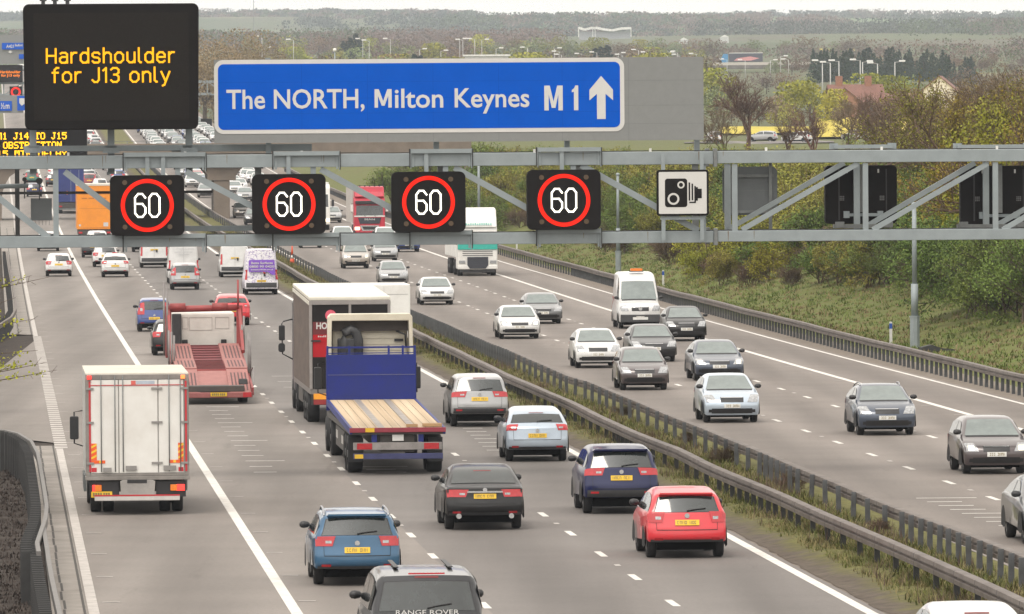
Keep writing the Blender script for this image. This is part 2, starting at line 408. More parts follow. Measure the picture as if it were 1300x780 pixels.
# ------------------------------------------------------------------ road sheets
def asphalt(name, base, worn, lc=1.84, lw=3.65):
    m, t, N, L = nt(name); o = N.new('ShaderNodeOutputMaterial'); p = N.new('ShaderNodeBsdfPrincipled'); L.new(p.outputs[0], o.inputs[0])
    p.inputs['Roughness'].default_value = .82; p.inputs['Specular IOR Level'].default_value = .35
    tc = N.new('ShaderNodeTexCoord'); mp = N.new('ShaderNodeMapping')
    mp.inputs['Rotation'].default_value = (0, 0, -ROADA); mp.inputs['Scale'].default_value = (.55, .012, 1)
    L.new(tc.outputs['Object'], mp.inputs[0])
    n1 = N.new('ShaderNodeTexNoise'); n1.inputs['Scale'].default_value = 1.0; n1.inputs['Detail'].default_value = 5; L.new(mp.outputs[0], n1.inputs['Vector'])
    n2 = N.new('ShaderNodeTexNoise'); n2.inputs['Scale'].default_value = 9; n2.inputs['Detail'].default_value = 8; n2.inputs['Roughness'].default_value = .8; L.new(tc.outputs['Object'], n2.inputs['Vector'])
    n3 = N.new('ShaderNodeTexNoise'); n3.inputs['Scale'].default_value = .35; n3.inputs['Detail'].default_value = 5; L.new(tc.outputs['Object'], n3.inputs['Vector'])
    r = N.new('ShaderNodeValToRGB'); r.color_ramp.elements[0].position = .33; r.color_ramp.elements[1].position = .66
    r.color_ramp.elements[0].color = (*base, 1); r.color_ramp.elements[1].color = (*worn, 1); L.new(n1.outputs['Fac'], r.inputs[0])
    hv = N.new('ShaderNodeHueSaturation'); L.new(r.outputs[0], hv.inputs['Color'])
    a = N.new('ShaderNodeMath'); a.operation = 'MULTIPLY_ADD'; a.inputs[1].default_value = .9; a.inputs[2].default_value = .55; L.new(n2.outputs['Fac'], a.inputs[0])
    c = N.new('ShaderNodeMath'); c.operation = 'MULTIPLY_ADD'; c.inputs[1].default_value = .35; c.inputs[2].default_value = .825; L.new(n3.outputs['Fac'], c.inputs[0])
    d = N.new('ShaderNodeMath'); d.operation = 'MULTIPLY'; L.new(a.outputs[0], d.inputs[0]); L.new(c.outputs[0], d.inputs[1]); L.new(d.outputs[0], hv.inputs['Value'])
    g = N.new('ShaderNodeSeparateXYZ'); L.new(tc.outputs['Object'], g.inputs[0])
    f = N.new('ShaderNodeMath'); f.operation = 'MULTIPLY_ADD'; f.inputs[1].default_value = .06494; L.new(g.outputs['Y'], f.inputs[0]); L.new(g.outputs['X'], f.inputs[2])
    w1 = N.new('ShaderNodeMath'); w1.operation = 'MULTIPLY_ADD'; w1.inputs[1].default_value = 2 * math.pi / lw; w1.inputs[2].default_value = -2 * math.pi * (5.643 + lc) / lw; L.new(f.outputs[0], w1.inputs[0])
    w2 = N.new('ShaderNodeMath'); w2.operation = 'COSINE'; L.new(w1.outputs[0], w2.inputs[0])
    w3 = N.new('ShaderNodeMath'); w3.operation = 'MULTIPLY_ADD'; w3.inputs[1].default_value = -.12; w3.inputs[2].default_value = .97; L.new(w2.outputs[0], w3.inputs[0])
    mx_ = N.new('ShaderNodeVectorMath'); mx_.operation = 'SCALE'; L.new(hv.outputs[0], mx_.inputs[0]); L.new(w3.outputs[0], mx_.inputs['Scale'])
    # patched repairs and dark spills, stretched along the lanes
    mp2 = N.new('ShaderNodeMapping'); mp2.inputs['Rotation'].default_value = (0, 0, -ROADA); mp2.inputs['Scale'].default_value = (.9, .06, 1); L.new(tc.outputs['Object'], mp2.inputs[0])
    n4 = N.new('ShaderNodeTexNoise'); n4.inputs['Scale'].default_value = 1; n4.inputs['Detail'].default_value = 7; n4.inputs['Roughness'].default_value = .75; L.new(mp2.outputs[0], n4.inputs['Vector'])
    r4 = N.new('ShaderNodeValToRGB'); r4.color_ramp.elements[0].position = .60; r4.color_ramp.elements[0].color = (1, 1, 1, 1); r4.color_ramp.elements[1].position = .74; r4.color_ramp.elements[1].color = (.70, .69, .68, 1); L.new(n4.outputs['Fac'], r4.inputs[0])
    ml_ = N.new('ShaderNodeMixRGB'); ml_.blend_type = 'MULTIPLY'; ml_.inputs[0].default_value = 1; L.new(mx_.outputs[0], ml_.inputs[1]); L.new(r4.outputs[0], ml_.inputs[2])
    L.new(ml_.outputs[0], p.inputs['Base Color'])
    return m
AS1 = asphalt('asphalt_pale', (.150, .133, .120), (.198, .178, .162))
AS2 = asphalt('asphalt_grey', (.124, .112, .104), (.160, .147, .138))
AS3 = asphalt('asphalt_brown', (.145, .126, .113), (.190, .168, .152), 20.4, 3.3)
CONC = pm('concrete', (.22, .20, .18), .85, 0, .25, .8, dirt=(.10, .088, .075))
CONCB = pm('bridge_concrete', (.165, .135, .108), .85, 0, .25, .35, dirt=(.08, .064, .05))

def rgtof(Y):           # the far carriageway spreads slightly
    return 1.0 * ss(300, 520, Y)
def strip(b, o0, o1, y0, y1, dz, step=9.0, w0=None):
    n = max(1, int((y1 - y0) / step)); base = len(b.v)
    for k in range(n + 1):
        y = y0 + (y1 - y0) * k / n; z = zr(y) + dz
        f0 = o0(y) if callable(o0) else o0; f1 = o1(y) if callable(o1) else o1
        b.v += [(hs(y) + f0, y, z), (hs(y) + f1, y, z)]
    for k in range(n):
        i = base + 2 * k; b.f.append((i, i + 1, i + 3, i + 2)); b.m.append(0); b.sm.append(True)
def road(name, o0, o1, m, y0=92, y1=2690, dz=.004):
    b = MB(); strip(b, o0, o1, y0, y1, dz); return tag(b.build(name, m), kind='structure')
road('hard_shoulder', -3.95, 3.66, AS1)
road('carriageway', 3.66, 10.95, AS2)
road('opposite_carriageway', 15.3, lambda y: 28.6 + rgtof(y), AS3)
VERGE = pm('verge_grit', (.15, .125, .10), .9, 0, .4, 2.5, dirt=(.07, .056, .045))
road('verge_strip', lambda y: 28.6 + rgtof(y), lambda y: 30.4 + rgtof(y), VERGE, dz=.0)
road('reserve_edge', 10.95, 11.6, VERGE, dz=.0)
b = MB()
strip(b, -4.62, -3.95, 92, G(72, 566)[1], .0); strip(b, -5.15, -3.95, G(50, 425)[1], 1200, .0)
tag(b.build('drain_channel', CONC), kind='structure')
CRACK = pm('joint_dirt', (.05, .045, .04), .9)
b = MB()
for y0, y1 in ((92, G(72, 566)[1]), (G(50, 425)[1], 700)):
    y = y0
    while y < y1 - 3:
        j = R_.uniform(-.02, .02) + (.22 if y < 260 else 0); strip(b, -4.62 + j, -4.57 + j, y, y + 2.8, .004); y += 3
    strip(b, -4.02, -3.97, y0, y1, .004)
tag(b.build('channel_joint', CRACK), kind='structure')
b = MB()
pts = [G(74, 563), G(30, 558), G(-70, 549), G(-90, 505), G(0, 468), G(47, 430)]
b.add([(p.x, p.y, zr(p.y) + .0) for p in pts], [tuple(range(6))])
tag(b.build('lay_by', AS1, fix=True), kind='structure')

WPAINT = pm('road_paint', (.66, .64, .60), .7, 0, .10, 2.6, dirt=(.26, .24, .22))
WPAINTD = pm('road_paint_worn', (.40, .375, .35), .7, 0, .25, 2.5, dirt=(.2, .18, .165))
b = MB()
strip(b, -.11, .11, 92, 2600, .008)
tag(b.build('hard_shoulder_line', WPAINT), kind='structure')
yA, yB = G(48, 428)[1], G(76, 570)[1]
b = MB()
strip(b, -3.92, -3.72, 92, yB, .008); strip(b, -3.92, -3.72, yA, 2600, .008)
y = yB + .4
while y < yA: strip(b, -3.95, -3.58, y, y + 1.1, .008, 5); y += 1.85
tag(b.build('edge_line', WPAINTD), kind='structure')
b = MB(); strip(b, 10.6, 10.82, 92, 2600, .008); strip(b, 15.55, 15.75, 92, 2600, .008)
strip(b, lambda y: 28.3 + rgtof(y) - .08, lambda y: 28.3 + rgtof(y) + .08, 92, 2600, .008)
strip(b, lambda y: 25.35 + rgtof(y) - .12, lambda y: 25.35 + rgtof(y) + .12, 92, 2600, .008)
tag(b.build('carriageway_edge_lines', WPAINT), kind='structure')
b = MB()
for off, ph in ((3.68, 179.2), (7.3, 179.5), (18.82, 213.25), (22.0, 271.0)):
    y = ph - 9 * int((ph - 95) / 9)
    while y < 1600:
        d = rgtof(y) * (1 if off > 15 else 0) * .9
        strip(b, off + d - .075, off + d + .075, y - 1.05, y + 1.05, .008, 30); y += 9
tag(b.build('lane_dashes', WPAINT), kind='structure')
b = MB()
for off, ph in ((3.68, 183.7), (7.3, 184), (18.82, 217.75), (22.0, 275.5)):
    y = ph - 18 * int((ph - 95) / 18)
    while y < 700:
        d = rgtof(y) * (1 if off > 15 else 0) * .9
        strip(b, off + d - .06, off + d + .06, y - .3, y + .3, .012, 30); y += 18
for off in (-3.45, .35, 25.0):
    y = 100
    while y < 500: strip(b, off - .17, off + .17, y - .08, y + .08, .012, 30); y += 9
tag(b.build('road_studs', WPAINTD), kind='structure')
b = MB()
def ladder(px0, py0, px1, py1, n, w):
    A = G(px0, py0); B = G(px1, py1)
    for k in range(n):
        t = k / (n - 1); y = A.y + (B.y - A.y) * t
        o0 = (A.x - hs(A.y)) * (1 - t) + (B.x - hs(B.y)) * t
        ww = w * (1.75 if k % 4 == 0 else 1)
        strip(b, o0, o0 + ww, y - .09, y + .09, .008, 30)
ladder(262, 517, 322, 600, 15, .62); ladder(583, 540, 618, 572, 8, .6)
ladder(345, 478, 360, 492, 3, .5); ladder(1163, 633, 1268, 668, 8, .85); ladder(452, 593, 478, 600, 3, .8)
tag(b.build('enforcement_marks', WPAINT), kind='structure')

# reserve ground
def reserve_mat():
    m, t, N, L = nt('reserve_turf'); o = N.new('ShaderNodeOutputMaterial'); b = N.new('ShaderNodeBsdfPrincipled'); L.new(b.outputs[0], o.inputs[0])
    b.inputs['Roughness'].default_value = .95; b.inputs['Specular IOR Level'].default_value = .15
    tc = N.new('ShaderNodeTexCoord')
    def nz(s_, lo, hi, c0, c1, st=None):
        n = N.new('ShaderNodeTexNoise'); n.inputs['Scale'].default_value = s_; n.inputs['Detail'].default_value = 8; n.inputs['Roughness'].default_value = .75; L.new(tc.outputs['Object'], n.inputs['Vector'])
        r = N.new('ShaderNodeValToRGB'); e = r.color_ramp.elements; e[0].position = lo; e[0].color = (*c0, 1); e[1].position = hi; e[1].color = (*c1, 1); L.new(n.outputs['Fac'], r.inputs[0]); return n, r.outputs[0]
    n1, turf = nz(3.5, .35, .65, (.075, .07, .028), (.155, .15, .05)); n2, soil = nz(2.5, .35, .7, (.06, .048, .038), (.135, .112, .09))
    g = N.new('ShaderNodeSeparateXYZ'); L.new(tc.outputs['Object'], g.inputs[0])
    f = N.new('ShaderNodeMath'); f.operation = 'MULTIPLY_ADD'; f.inputs[1].default_value = .06494; L.new(g.outputs['Y'], f.inputs[0]); L.new(g.outputs['X'], f.inputs[2])
    n3 = N.new('ShaderNodeTexNoise'); n3.inputs['Scale'].default_value = .8; n3.inputs['Detail'].default_value = 9; n3.inputs['Roughness'].default_value = .8; L.new(tc.outputs['Object'], n3.inputs['Vector'])
    d = N.new('ShaderNodeMath'); d.operation = 'MULTIPLY_ADD'; d.inputs[1].default_value = 2.2; L.new(n3.outputs['Fac'], d.inputs[0]); L.new(f.outputs[0], d.inputs[2])
    mr = N.new('ShaderNodeMapRange'); mr.inputs['From Min'].default_value = 5.643 + 1.1 + 11.25; mr.inputs['From Max'].default_value = 5.643 + 1.1 + 11.85; L.new(d.outputs[0], mr.inputs[0])
    x = N.new('ShaderNodeMixRGB'); L.new(mr.outputs[0], x.inputs[0]); L.new(soil, x.inputs[1]); L.new(turf, x.inputs[2]); L.new(x.outputs[0], b.inputs['Base Color'])
    return m
RESG = reserve_mat()
b = MB()
n = 1100
for k in range(n + 1):
    y = 92 + (1500 - 92) * (k / n) ** 1.7
    for j, o_ in enumerate((11.0, 11.9, 13.2, 14.3, 15.3)):
        b.v.append((hs(y) + o_ + R_.gauss(0, .025) * (1 if j in (0, 4) else 0), y, zr(y) + .010 + (.12 + .05 * math.sin(y * .9 + j)) * (1 if 0 < j < 4 else 0)))
for k in range(n):
    for j in range(4):
        i = k * 5 + j; b.f.append((i, i + 1, i + 6, i + 5)); b.m.append(0); b.sm.append(True)
tag(b.build('reserve_ground', RESG), kind='structure')
# ------------------------------------------------------------------ safety barriers
def path_pts(pix, dz):
    return sorted([G(x, y, dz) for x, y in pix], key=lambda p: p.y)
def interp_path(P, Y, col=0):
    if Y <= P[0].y: a, b_ = P[0], P[1]; return hs(Y) + (a.x - hs(a.y))
    if Y >= P[-1].y: a = P[-1]; return hs(Y) + (a.x - hs(a.y))
    for a, b_ in zip(P, P[1:]):
        if a.y <= Y <= b_.y:
            t = (Y - a.y) / (b_.y - a.y); return hs(Y) + (a.x - hs(a.y)) * (1 - t) + (b_.x - hs(b_.y)) * t
def sweep(b, sec, pts, m=0):
    """section (across, z) carried along pts (x,y,z)"""
    n = len(sec); base = len(b.v)
    for i, p in enumerate(pts):
        q0 = pts[max(0, i - 1)]; q1 = pts[min(len(pts) - 1, i + 1)]
        d = Vector((q1[0] - q0[0], q1[1] - q0[1], 0)).normalized(); r = Vector((d.y, -d.x, 0))
        for a, z in sec: b.v.append((p[0] + r.x * a, p[1] + r.y * a, p[2] + z))
    for i in range(len(pts) - 1):
        for k in range(n):
            a = base + i * n + k; c = base + i * n + (k + 1) % n
            b.f.append((a, c, c + n, a + n)); b.m.append(m); b.sm.append(False)
    b.f.append(tuple(base + k for k in range(n))[::-1]); b.m.append(m); b.sm.append(False)
    b.f.append(tuple(base + (len(pts) - 1) * n + k for k in range(n))); b.m.append(m); b.sm.append(False)
OBB = [(-.10, .50), (-.11, .59), (-.05, .61), (-.05, .645), (-.11, .665), (-.10, .745), (-.085, .755), (.085, .755), (.10, .745), (.10, .50)]
def barrier(label, P, y0, y1, post_off, sp, dense, mr, mp, ptop=.52, sec=OBB, lines=None):
    root = empty('safety_barrier', (interp_path(P, y0), y0, zr(y0)), 0, label, 'crash barrier')
    o0 = Vector(root.location)
    pts = []; y = y0
    while y < y1:
        wob = .012 * math.sin(y * .13) + .007 * math.sin(y * .31 + 1)
        pts.append((interp_path(P, y) - o0.x, y - o0.y, zr(y) - o0.z + wob)); y += 3.0 if y < 500 else 8
    b = MB(); sweep(b, sec, pts); b.build('rail', mr, root, fix=True)
    bp = MB(); bp.box(-.055, .055, -.05, .05, -.1, ptop); pm_ = bp.mesh('post', mp)
    rest = MB(); k = 0; y = y0 + 1
    while y < y1:
        x = interp_path(P, y) + post_off
        wob = .012 * math.sin(y * .13) + .007 * math.sin(y * .31 + 1)
        loc = (x - o0.x, y - o0.y, zr(y) - o0.z + wob)
        if k < 100:
            o = bpy.data.objects.new('post', pm_); COL.objects.link(o); o.parent = root; o.location = loc; o.rotation_euler = (R_.uniform(-.03, .03), R_.uniform(-.03, .03), ROADA)
        else:
            rest.box(loc[0] - .055, loc[0] + .055, loc[1] - .05, loc[1] + .05, loc[2] - .1, loc[2] + ptop)
        k += 1
        y += (sp / 2 if any(a < y < c for a, c in dense) else sp) * (1 if y < 500 else 1.6)
    if rest.v: tag(rest.build('posts', mp, root), kind='stuff')
    return root
PL = path_pts([(1300, 762), (1179.5, 708), (1102.6, 676), (1000, 630), (957.7, 612.7), (897.7, 588.5), (858.5, 569), (800, 546), (730.8, 513), (661.5, 483), (587.7, 448.5), (527.7, 419.6), (392, 354), (351, 330), (262, 283), (240, 268)], .75)
PR = path_pts([(1300, 705.6), (1110, 632.6), (1050, 607), (1000, 587.7), (900, 545.8), (800, 506), (750, 485), (730.8, 479.6), (615, 431), (520.8, 390.8), (437, 354), (359, 314), (270, 268), (240, 248)], .75)
PV = path_pts([(1300, 476), (1150, 441.5), (1000, 405), (875, 374), (775, 347.5), (650, 315)], .75)
barrier('brown steel crash barrier beside the near carriageway, its posts under the rail', PL, 95, 1100, .06, 3.2, [(178, 196), (215, 228), (262, 275)], RAIL, POSTD)
barrier('brown steel crash barrier beside the far carriageway, grey posts in front of its rail', PR, 95, 1100, -.19, 3.2, [(150, 172), (192, 204), (300, 420)], RAIL, POST, ptop=.77)
barrier('long brown crash barrier at the foot of the wooded embankment', PV, 200, 1000, .02, 1.5, [], RAIL, POST, ptop=.55)
# lay-by barriers on the near left verge
def free_barrier(label, pix, top, mr, sp=.9):
    P = [G(x, y, top) for x, y in pix]; o0 = Vector((P[0].x, P[0].y, 0))
    root = empty('safety_barrier', o0, 0, label, 'crash barrier')
    pts = [(p.x - o0.x, p.y - o0.y, 0) for p in P]
    sec = [(-.04, top - .2), (-.045, top - .02), (-.04, top), (.04, top), (.05, top - .02), (.04, top - .2)]
    b = MB(); sweep(b, sec, pts); b.build('rail', mr, root, fix=True)
    bp = MB(); bp.box(-.24, -.02, -.05, .05, -.15, top - .015); me = bp.mesh('post', POSTD)
    for a, c in zip(pts, pts[1:]):
        d = Vector(c) - Vector(a); n = max(1, int(d.length / sp))
        for k in range(n):
            q = Vector(a) + d * ((k + .5) / n)
            o = bpy.data.objects.new('post', me); COL.objects.link(o); o.parent = root; o.location = (q.x - .1, q.y, 0); o.rotation_euler = (0, 0, math.atan2(d.y, d.x) - math.pi / 2)
    return root
free_barrier('dark posted barrier curving round the near end of the lay-by, pale rail on top', [(49, 700), (47, 688), (58, 656), (59, 640), (56, 620), (52, 596), (48, 575), (40, 560), (24, 550), (8, 546), (-30, 545)], 1.0, RAILL, .75)
free_barrier('pale railed barrier at the bottom left edge, next to the drain channel', [(84, 830), (75, 775), (66, 735), (62, 712), (57, 680), (55, 668)], .95, RAILL, .6)
free_barrier('thin barrier bending towards the road at the far end of the lay-by', [(-20, 425), (0, 411), (14, 402), (20, 392), (19, 380), (16, 358), (12, 335), (9, 312)], .9, RAIL, 1.6)

# ------------------------------------------------------------------ main gantry
GO = Vector((hs(208), 208, 0)); GM = Matrix.Rotation(ROADA, 3, 'Z')
GMi = GM.transposed()
def gp(px, py, v=0.0):
    """pixel -> (u, z) in the gantry plane v metres behind its front"""
    d = Vector(ray(px, py)); c = Vector((0, 0, HC)) - GO
    dl = GMi @ d; cl = GMi @ c
    t = (v - cl.y) / dl.y
    p = cl + dl * t
    return p.x, p.z
gr = empty('sign_gantry', GO, ROADA, 'grey steel lattice gantry spanning both carriageways and carrying the lit signs', 'gantry')
def zmean(a, b_): return (gp(*a)[1] + gp(*b_)[1]) / 2
UL, UR = -16.5, 34.0
JU = gp(908, 200)[0]
zt1, zt0 = zmean((0, 199.5), (905, 191.5)), zmean((0, 217.5), (905, 206.5))
zb1, zb0 = zmean((0, 302), (905, 292)), zmean((0, 317), (905, 306.5))
for nm, z0, z1 in (('upper_chord', zt0, zt1), ('lower_chord', zb0, zb1)):
    for v in (0, 2.3):
        MB().box(UL, JU - .05, v, v + .2, z0, z1).build(nm, STEEL, gr, .012)
        MB().box(JU + .05, UR, v, v + .2, z0 + .02, z1).build(nm, STEEL, gr, .012)
        b = MB().box(JU - .05, JU + .05, v - .05, v + .25, z0 - .07, z1 + .07)
        b.build('joint_plate', STEELD, gr, .01)
    b = MB()                                                  # cross members between the two faces
    u = UL + 1
    while u < UR: b.box(u - .05, u + .05, .2, 2.3, z0 + .1, z0 + .2); u += 2.4
    b.build('cross_lacing', STEELD, gr)
b = MB().box(UL, JU - .1, .25, .9, zt1 - .14, zt1 - .06).box(JU + .1, UR, .25, .9, zt1 - .14, zt1 - .065)
b.build('cable_tray', STEELD, gr)
# uprights and diagonals
def upright(px, v=.04, wd=.14, m=STEEL):
    u = gp(px, 255, v)[0]
    MB().box(u - wd / 2, u + wd / 2, v, v + .12, zb1, zt0).build('upright', m, gr)
def diag(x0, y0, x1, y1, v=.05, wd=.16):
    a = gp(x0, y0, v); c = gp(x1, y1, v)
    MB().bar((a[0], v + .06, a[1]), (c[0], v + .06, c[1]), .12, wd, up=(0, 0, 1)).build('diagonal', STEEL, gr)
for px in (-45, 71, 226, 398, 566, 728, 893): upright(px)
for px in (883, 735, 560, 328): upright(px, 2.34, .17, STEELD)
for q in ((-60, 205, 62, 302), (82, 218, 190, 302), (236, 218, 393, 300), (407, 215, 557, 298), (577, 213, 726, 296), (738, 210, 887, 293)): diag(*q)
for px in (933, 1099, 1264, 1430): upright(px, .04, .14)
for px in (924, 1088, 1252, 1418): upright(px, 2.34, .16)
for q in ((1089, 208, 942, 292), (1254, 208, 1108, 292), (1420, 208, 1273, 292)): diag(*q, wd=.13)
for q in ((1072, 207, 925, 291), (1238, 207, 1096, 290), (1404, 207, 1259, 290)): diag(*q, v=2.3, wd=.13)
# bracket trays over and under the lane signals
for xa, xb, yt in ((158, 260, 196.5), (348, 430, 195), (522, 598, 192), (683, 762, 190)):
    for yy, nm in ((yt, 'signal_bracket'), (yt + 103.5, 'signal_bracket')):
        u0, z = gp(xa, yy); u1, _ = gp(xb, yy)
        b = MB().box(u0, u1, -.12, .22, z - .06, z + .05)
        b.box(u0 + .02, u0 + .07, -.03, .0, z - .42, z - .06).box(u1 - .07, u1 - .02, -.03, .0, z - .42, z - .06)
        b.box(u0 - .02, u0, -.06, .02, z - .46, z + .06).box(u1, u1 + .02, -.06, .02, z - .46, z + .06)
        b.build(nm, STEEL, gr)
for px, py in ((187, 210), (207, 209), (366, 206), (541, 203), (713, 201)):
    u, z = gp(px, py); MB().box(u - .055, u + .055, -.09, -.03, z - .5, z + .22).build('hanger', STEEL, gr)
# walkway rail and arm at the left, dark rear bar
u0, z = gp(-30, 246, 1.5); u1, _ = gp(270, 244, 1.5)
MB().box(u0, u1, 1.5, 1.56, z - .03, z + .04).build('shaded_rear_bar', POSTD, gr)  # rear bar of the truss, its shadow side painted in as near black
u0, z = gp(233, 290, 1.8); u1, _ = gp(327, 286, 1.8)
MB().box(u0, u1, 1.8, 1.9, z - .08, z + .06).build('walkway_beam', STEEL, gr)
u0, z = gp(-40, 238, 1.2); u1, z1 = gp(36, 236, 1.2)
MB().tube([(u0, 1.2, z), (u1, 1.2, z1)], .06, 8).build('sensor_arm', STEEL, gr)
for px, py, rr_ in ((31, 228, .06), (50, 230, .09)):
    u, z = gp(px, py, 1.2); b = MB().tube([(u, 1.16, z), (u, 1.24, z)], rr_, 12); b.bar((u, 1.2, z - .5), (u, 1.2, z), .03, .03); b.build('sensor_head', DGREY, gr)
u, z = gp(22, 255, 2.1); MB().box(u - .06, u + .06, 2.1, 2.2, z - .95, z + .85).build('rear_upright', POSTD, gr)
for x0, x1, yy in ((30, 245, 189), (218, 396, 188)):          # beams that carry the big message sign
    v = .45 if x0 == 30 else .62
    u0, z = gp(x0, yy, v); u1, z2 = gp(x1, yy - 1, v)
    MB().box(u0, u1, v, v + .12, (z + z2) / 2 - (.075 if x0 == 30 else .1), (z + z2) / 2 + (.075 if x0 == 30 else .085)).build('sign_beam', STEEL, gr, .01)
for px in (42, 141, 240):
    u, z = gp(px, 180, .5); b = MB().box(u - .09, u + .09, .48, .62, z - .85, z + .55); b.box(u - .22, u + .22, .42, .44, z - .30, z - .16)
    b.box(u - .16, u + .16, .45, .475, z - .16, z - .10).build('sign_bracket', STEEL, gr)
for px in (341, 554, 720, 885):
    u, z = gp(px, 185, .4); MB().box(u - .07, u + .07, .42, .56, z - .4, z + 2.3).build('sign_support', STEEL, gr)
for x0, x1 in ((1058, 1133), (1215, 1305)):
    u0, z = gp(x0, 187, 2.0); u1, _ = gp(x1, 186, 2.0)
    b = MB().box(u0, u1, 1.9, 2.1, z - .04, z + .06).box(u0 - .1, u0 + .12, 1.95, 2.1, z - .08, z + .1).box(u1 - .12, u1 + .1, 1.95, 2.1, z - .08, z + .1); b.build('rear_bracket', STEEL, gr)
    u0, z = gp(x0, 288, 2.0); u1, _ = gp(x1, 288, 2.0)
    b = MB().box(u0, u1, 1.9, 2.1, z - .04, z + .06).box(u0 + .05, u0 + .28, 1.85, 2.0, z - .02, z + .13).box(u1 - .3, u1, 1.85, 2.0, z - .02, z + .12); b.build('rear_bracket', STEELD, gr)
b = MB()
for u in np.arange(UL + .6, UR, 3.05): b.box(u - .03, u + .03, .02, .08, zt1, zt1 + .09)
b.build('lifting_lugs', PLW, gr)
for u in (UL, UR):
    b = MB(); b.box(u - .25, u + .25, .0, .45, -.3, zb0); b.box(u - .25, u + .25, 2.05, 2.5, -.3, zb0); b.build('end_post', STEEL, gr, .02)

# straps, gussets and cables
for xa, xb, yt in ((158, 260, 203), (348, 430, 201), (522, 598, 198), (683, 762, 196), (158, 260, 306), (348, 430, 304), (522, 598, 301), (683, 762, 298)):
    for xx_ in (xa - 1.5, xb + 1.5):
        u, z = gp(xx_, yt); MB().box(u - .018, u + .018, -.03, .22, z - .30, z + .18).build('strap', POSTD, gr)
for z_, y_ in ((zt1 + .02, .10), (zb1 + .02, .12)):
    pts_ = [(u, y_ + .02 * math.sin(u * 1.1), z_ + .0 + .006 * math.sin(u * 2.3)) for u in np.arange(UL + .3, UR, .7)]
    MB().tube(pts_, .012, 5).build('cable', BLACK, gr)
STAIN = pm('rust_stain', (.155, .125, .095), .7, 0, .3, 6)
rs_ = random.Random(4)
for k in range(26):
    u = rs_.uniform(UL + 6, 16); top = rs_.random() < .5; zz_ = zt1 if top else zb1; hh = rs_.uniform(.12, .3)
    w_ = rs_.uniform(.008, .02)
    MB().prism([(u - w_, zz_ - .005), (u + w_, zz_ - .005), (u + w_ * .3, zz_ - hh), (u - w_ * .3, zz_ - hh)], -.0025, -.0005).build('stain', STAIN, gr)
# lane signals
def glyph_strip(b, pts, wd, y0, y1, m=0, closed=False):
    n = len(pts); P = [Vector((p[0], 0, p[1])) for p in pts]
    segs = [(P[i], P[(i + 1) % n]) for i in range(n if closed else n - 1)]
    for i, (a, c) in enumerate(segs):
        yy = y0 + .0004 * i
        b.bar((a.x, yy + (y1 - yy) / 2, a.z), (c.x, yy + (y1 - yy) / 2, c.z), abs(y1 - yy), wd, m, up=(0, 1, 0)) if False else None
        d = (c - a).normalized(); nrm = Vector((-d.z, 0, d.x)) * wd / 2; e = d * wd * .42
        q = [(a - e) + nrm, (c + e) + nrm, (c + e) - nrm, (a - e) - nrm]
        b.add([(p.x, yy, p.z) for p in q] + [(p.x, y1, p.z) for p in q], [(0, 3, 2, 1)[::-1], (4, 5, 6, 7)[::-1], (0, 1, 5, 4), (1, 2, 6, 5), (2, 3, 7, 6), (3, 0, 4, 7)], m)
def signal(x0, x1, y0, y1, cx, cyy, label):
    u0, z1 = gp(x0, (y0), -.35); u1, z0 = gp(x1, y1, -.35); uc, zc = gp(cx, cyy, -.35)
    w2 = (u1 - u0) / 2; um = (u0 + u1) / 2; zm = (z0 + z1) / 2; h2 = (z1 - z0) / 2
    root = empty('lane_signal', GO + GM @ Vector((um, -.35, zm - h2)), ROADA, label, 'lane signal', 'lit sixty lane signals under the gantry')
    Z = lambda z: z - (zm - h2)
    MB().prism(rr(-w2, w2, 0, 2 * h2, .16), 0, .32).build('housing', SIGNBLK, root, .01)
    c = (uc - um, Z(zc))
    b = MB(); b.ring(c, .605, .69, -.012, 0, 64)
    ring = b.build('red_ring', LEDR, root, fix=True)
    b = MB(); b.ring(c, .586, .600, -.012, 0, 64); b.build('ring_inner_row', LEDR, ring, fix=True)
    b = MB(); s = .30; k = .095
    def dig(ox, six):
        hw, hh, ch = .135, .30, .10
        if six:
            glyph_strip(b, [(c[0] + ox + hw, c[1] + hh - ch), (c[0] + ox + hw - ch * .8, c[1] + hh), (c[0] + ox - hw + ch * .8, c[1] + hh), (c[0] + ox - hw, c[1] + hh - ch), (c[0] + ox - hw, c[1] - hh + ch), (c[0] + ox - hw + ch * .8, c[1] - hh), (c[0] + ox + hw - ch * .8, c[1] - hh), (c[0] + ox + hw, c[1] - hh + ch), (c[0] + ox + hw, c[1] - .04 - .02), (c[0] + ox + hw - ch * .8, c[1] + .04), (c[0] + ox - hw + .03, c[1] + .04)], .041, -.014, 0)
        else:
            glyph_strip(b, [(c[0] + ox + hw, c[1] + hh - ch), (c[0] + ox + hw - ch * .8, c[1] + hh), (c[0] + ox - hw + ch * .8, c[1] + hh), (c[0] + ox - hw, c[1] + hh - ch), (c[0] + ox - hw, c[1] - hh + ch), (c[0] + ox - hw + ch * .8, c[1] - hh), (c[0] + ox + hw - ch * .8, c[1] - hh), (c[0] + ox + hw, c[1] - hh + ch)], .041, -.014, 0, 0, True)
    dig(-.185, True); dig(.185, False)
    b.build('digits', LEDW, root, fix=True)
    for ex in (-.585, .585):
        for ez in (-.56, .6):
            bb = MB().tube([(c[0] + ex, -.03, c[1] + ez), (c[0] + ex, 0, c[1] + ez)], .065, 14)
            bb.build('corner_lantern', pm('dead_lantern', (.075, .045, .022), .4, 0, .2, 8), root)
signal(139.5, 234.5, 223, 299, 187, 261, 'leftmost lit 60 signal, above the hard shoulder')
signal(320, 414, 221.5, 297, 367, 259.5, 'second lit 60 signal, in front of the bridge pier')
signal(497, 591.5, 218.5, 294.5, 544, 257, 'third lit 60 signal, just right of the red lorry')
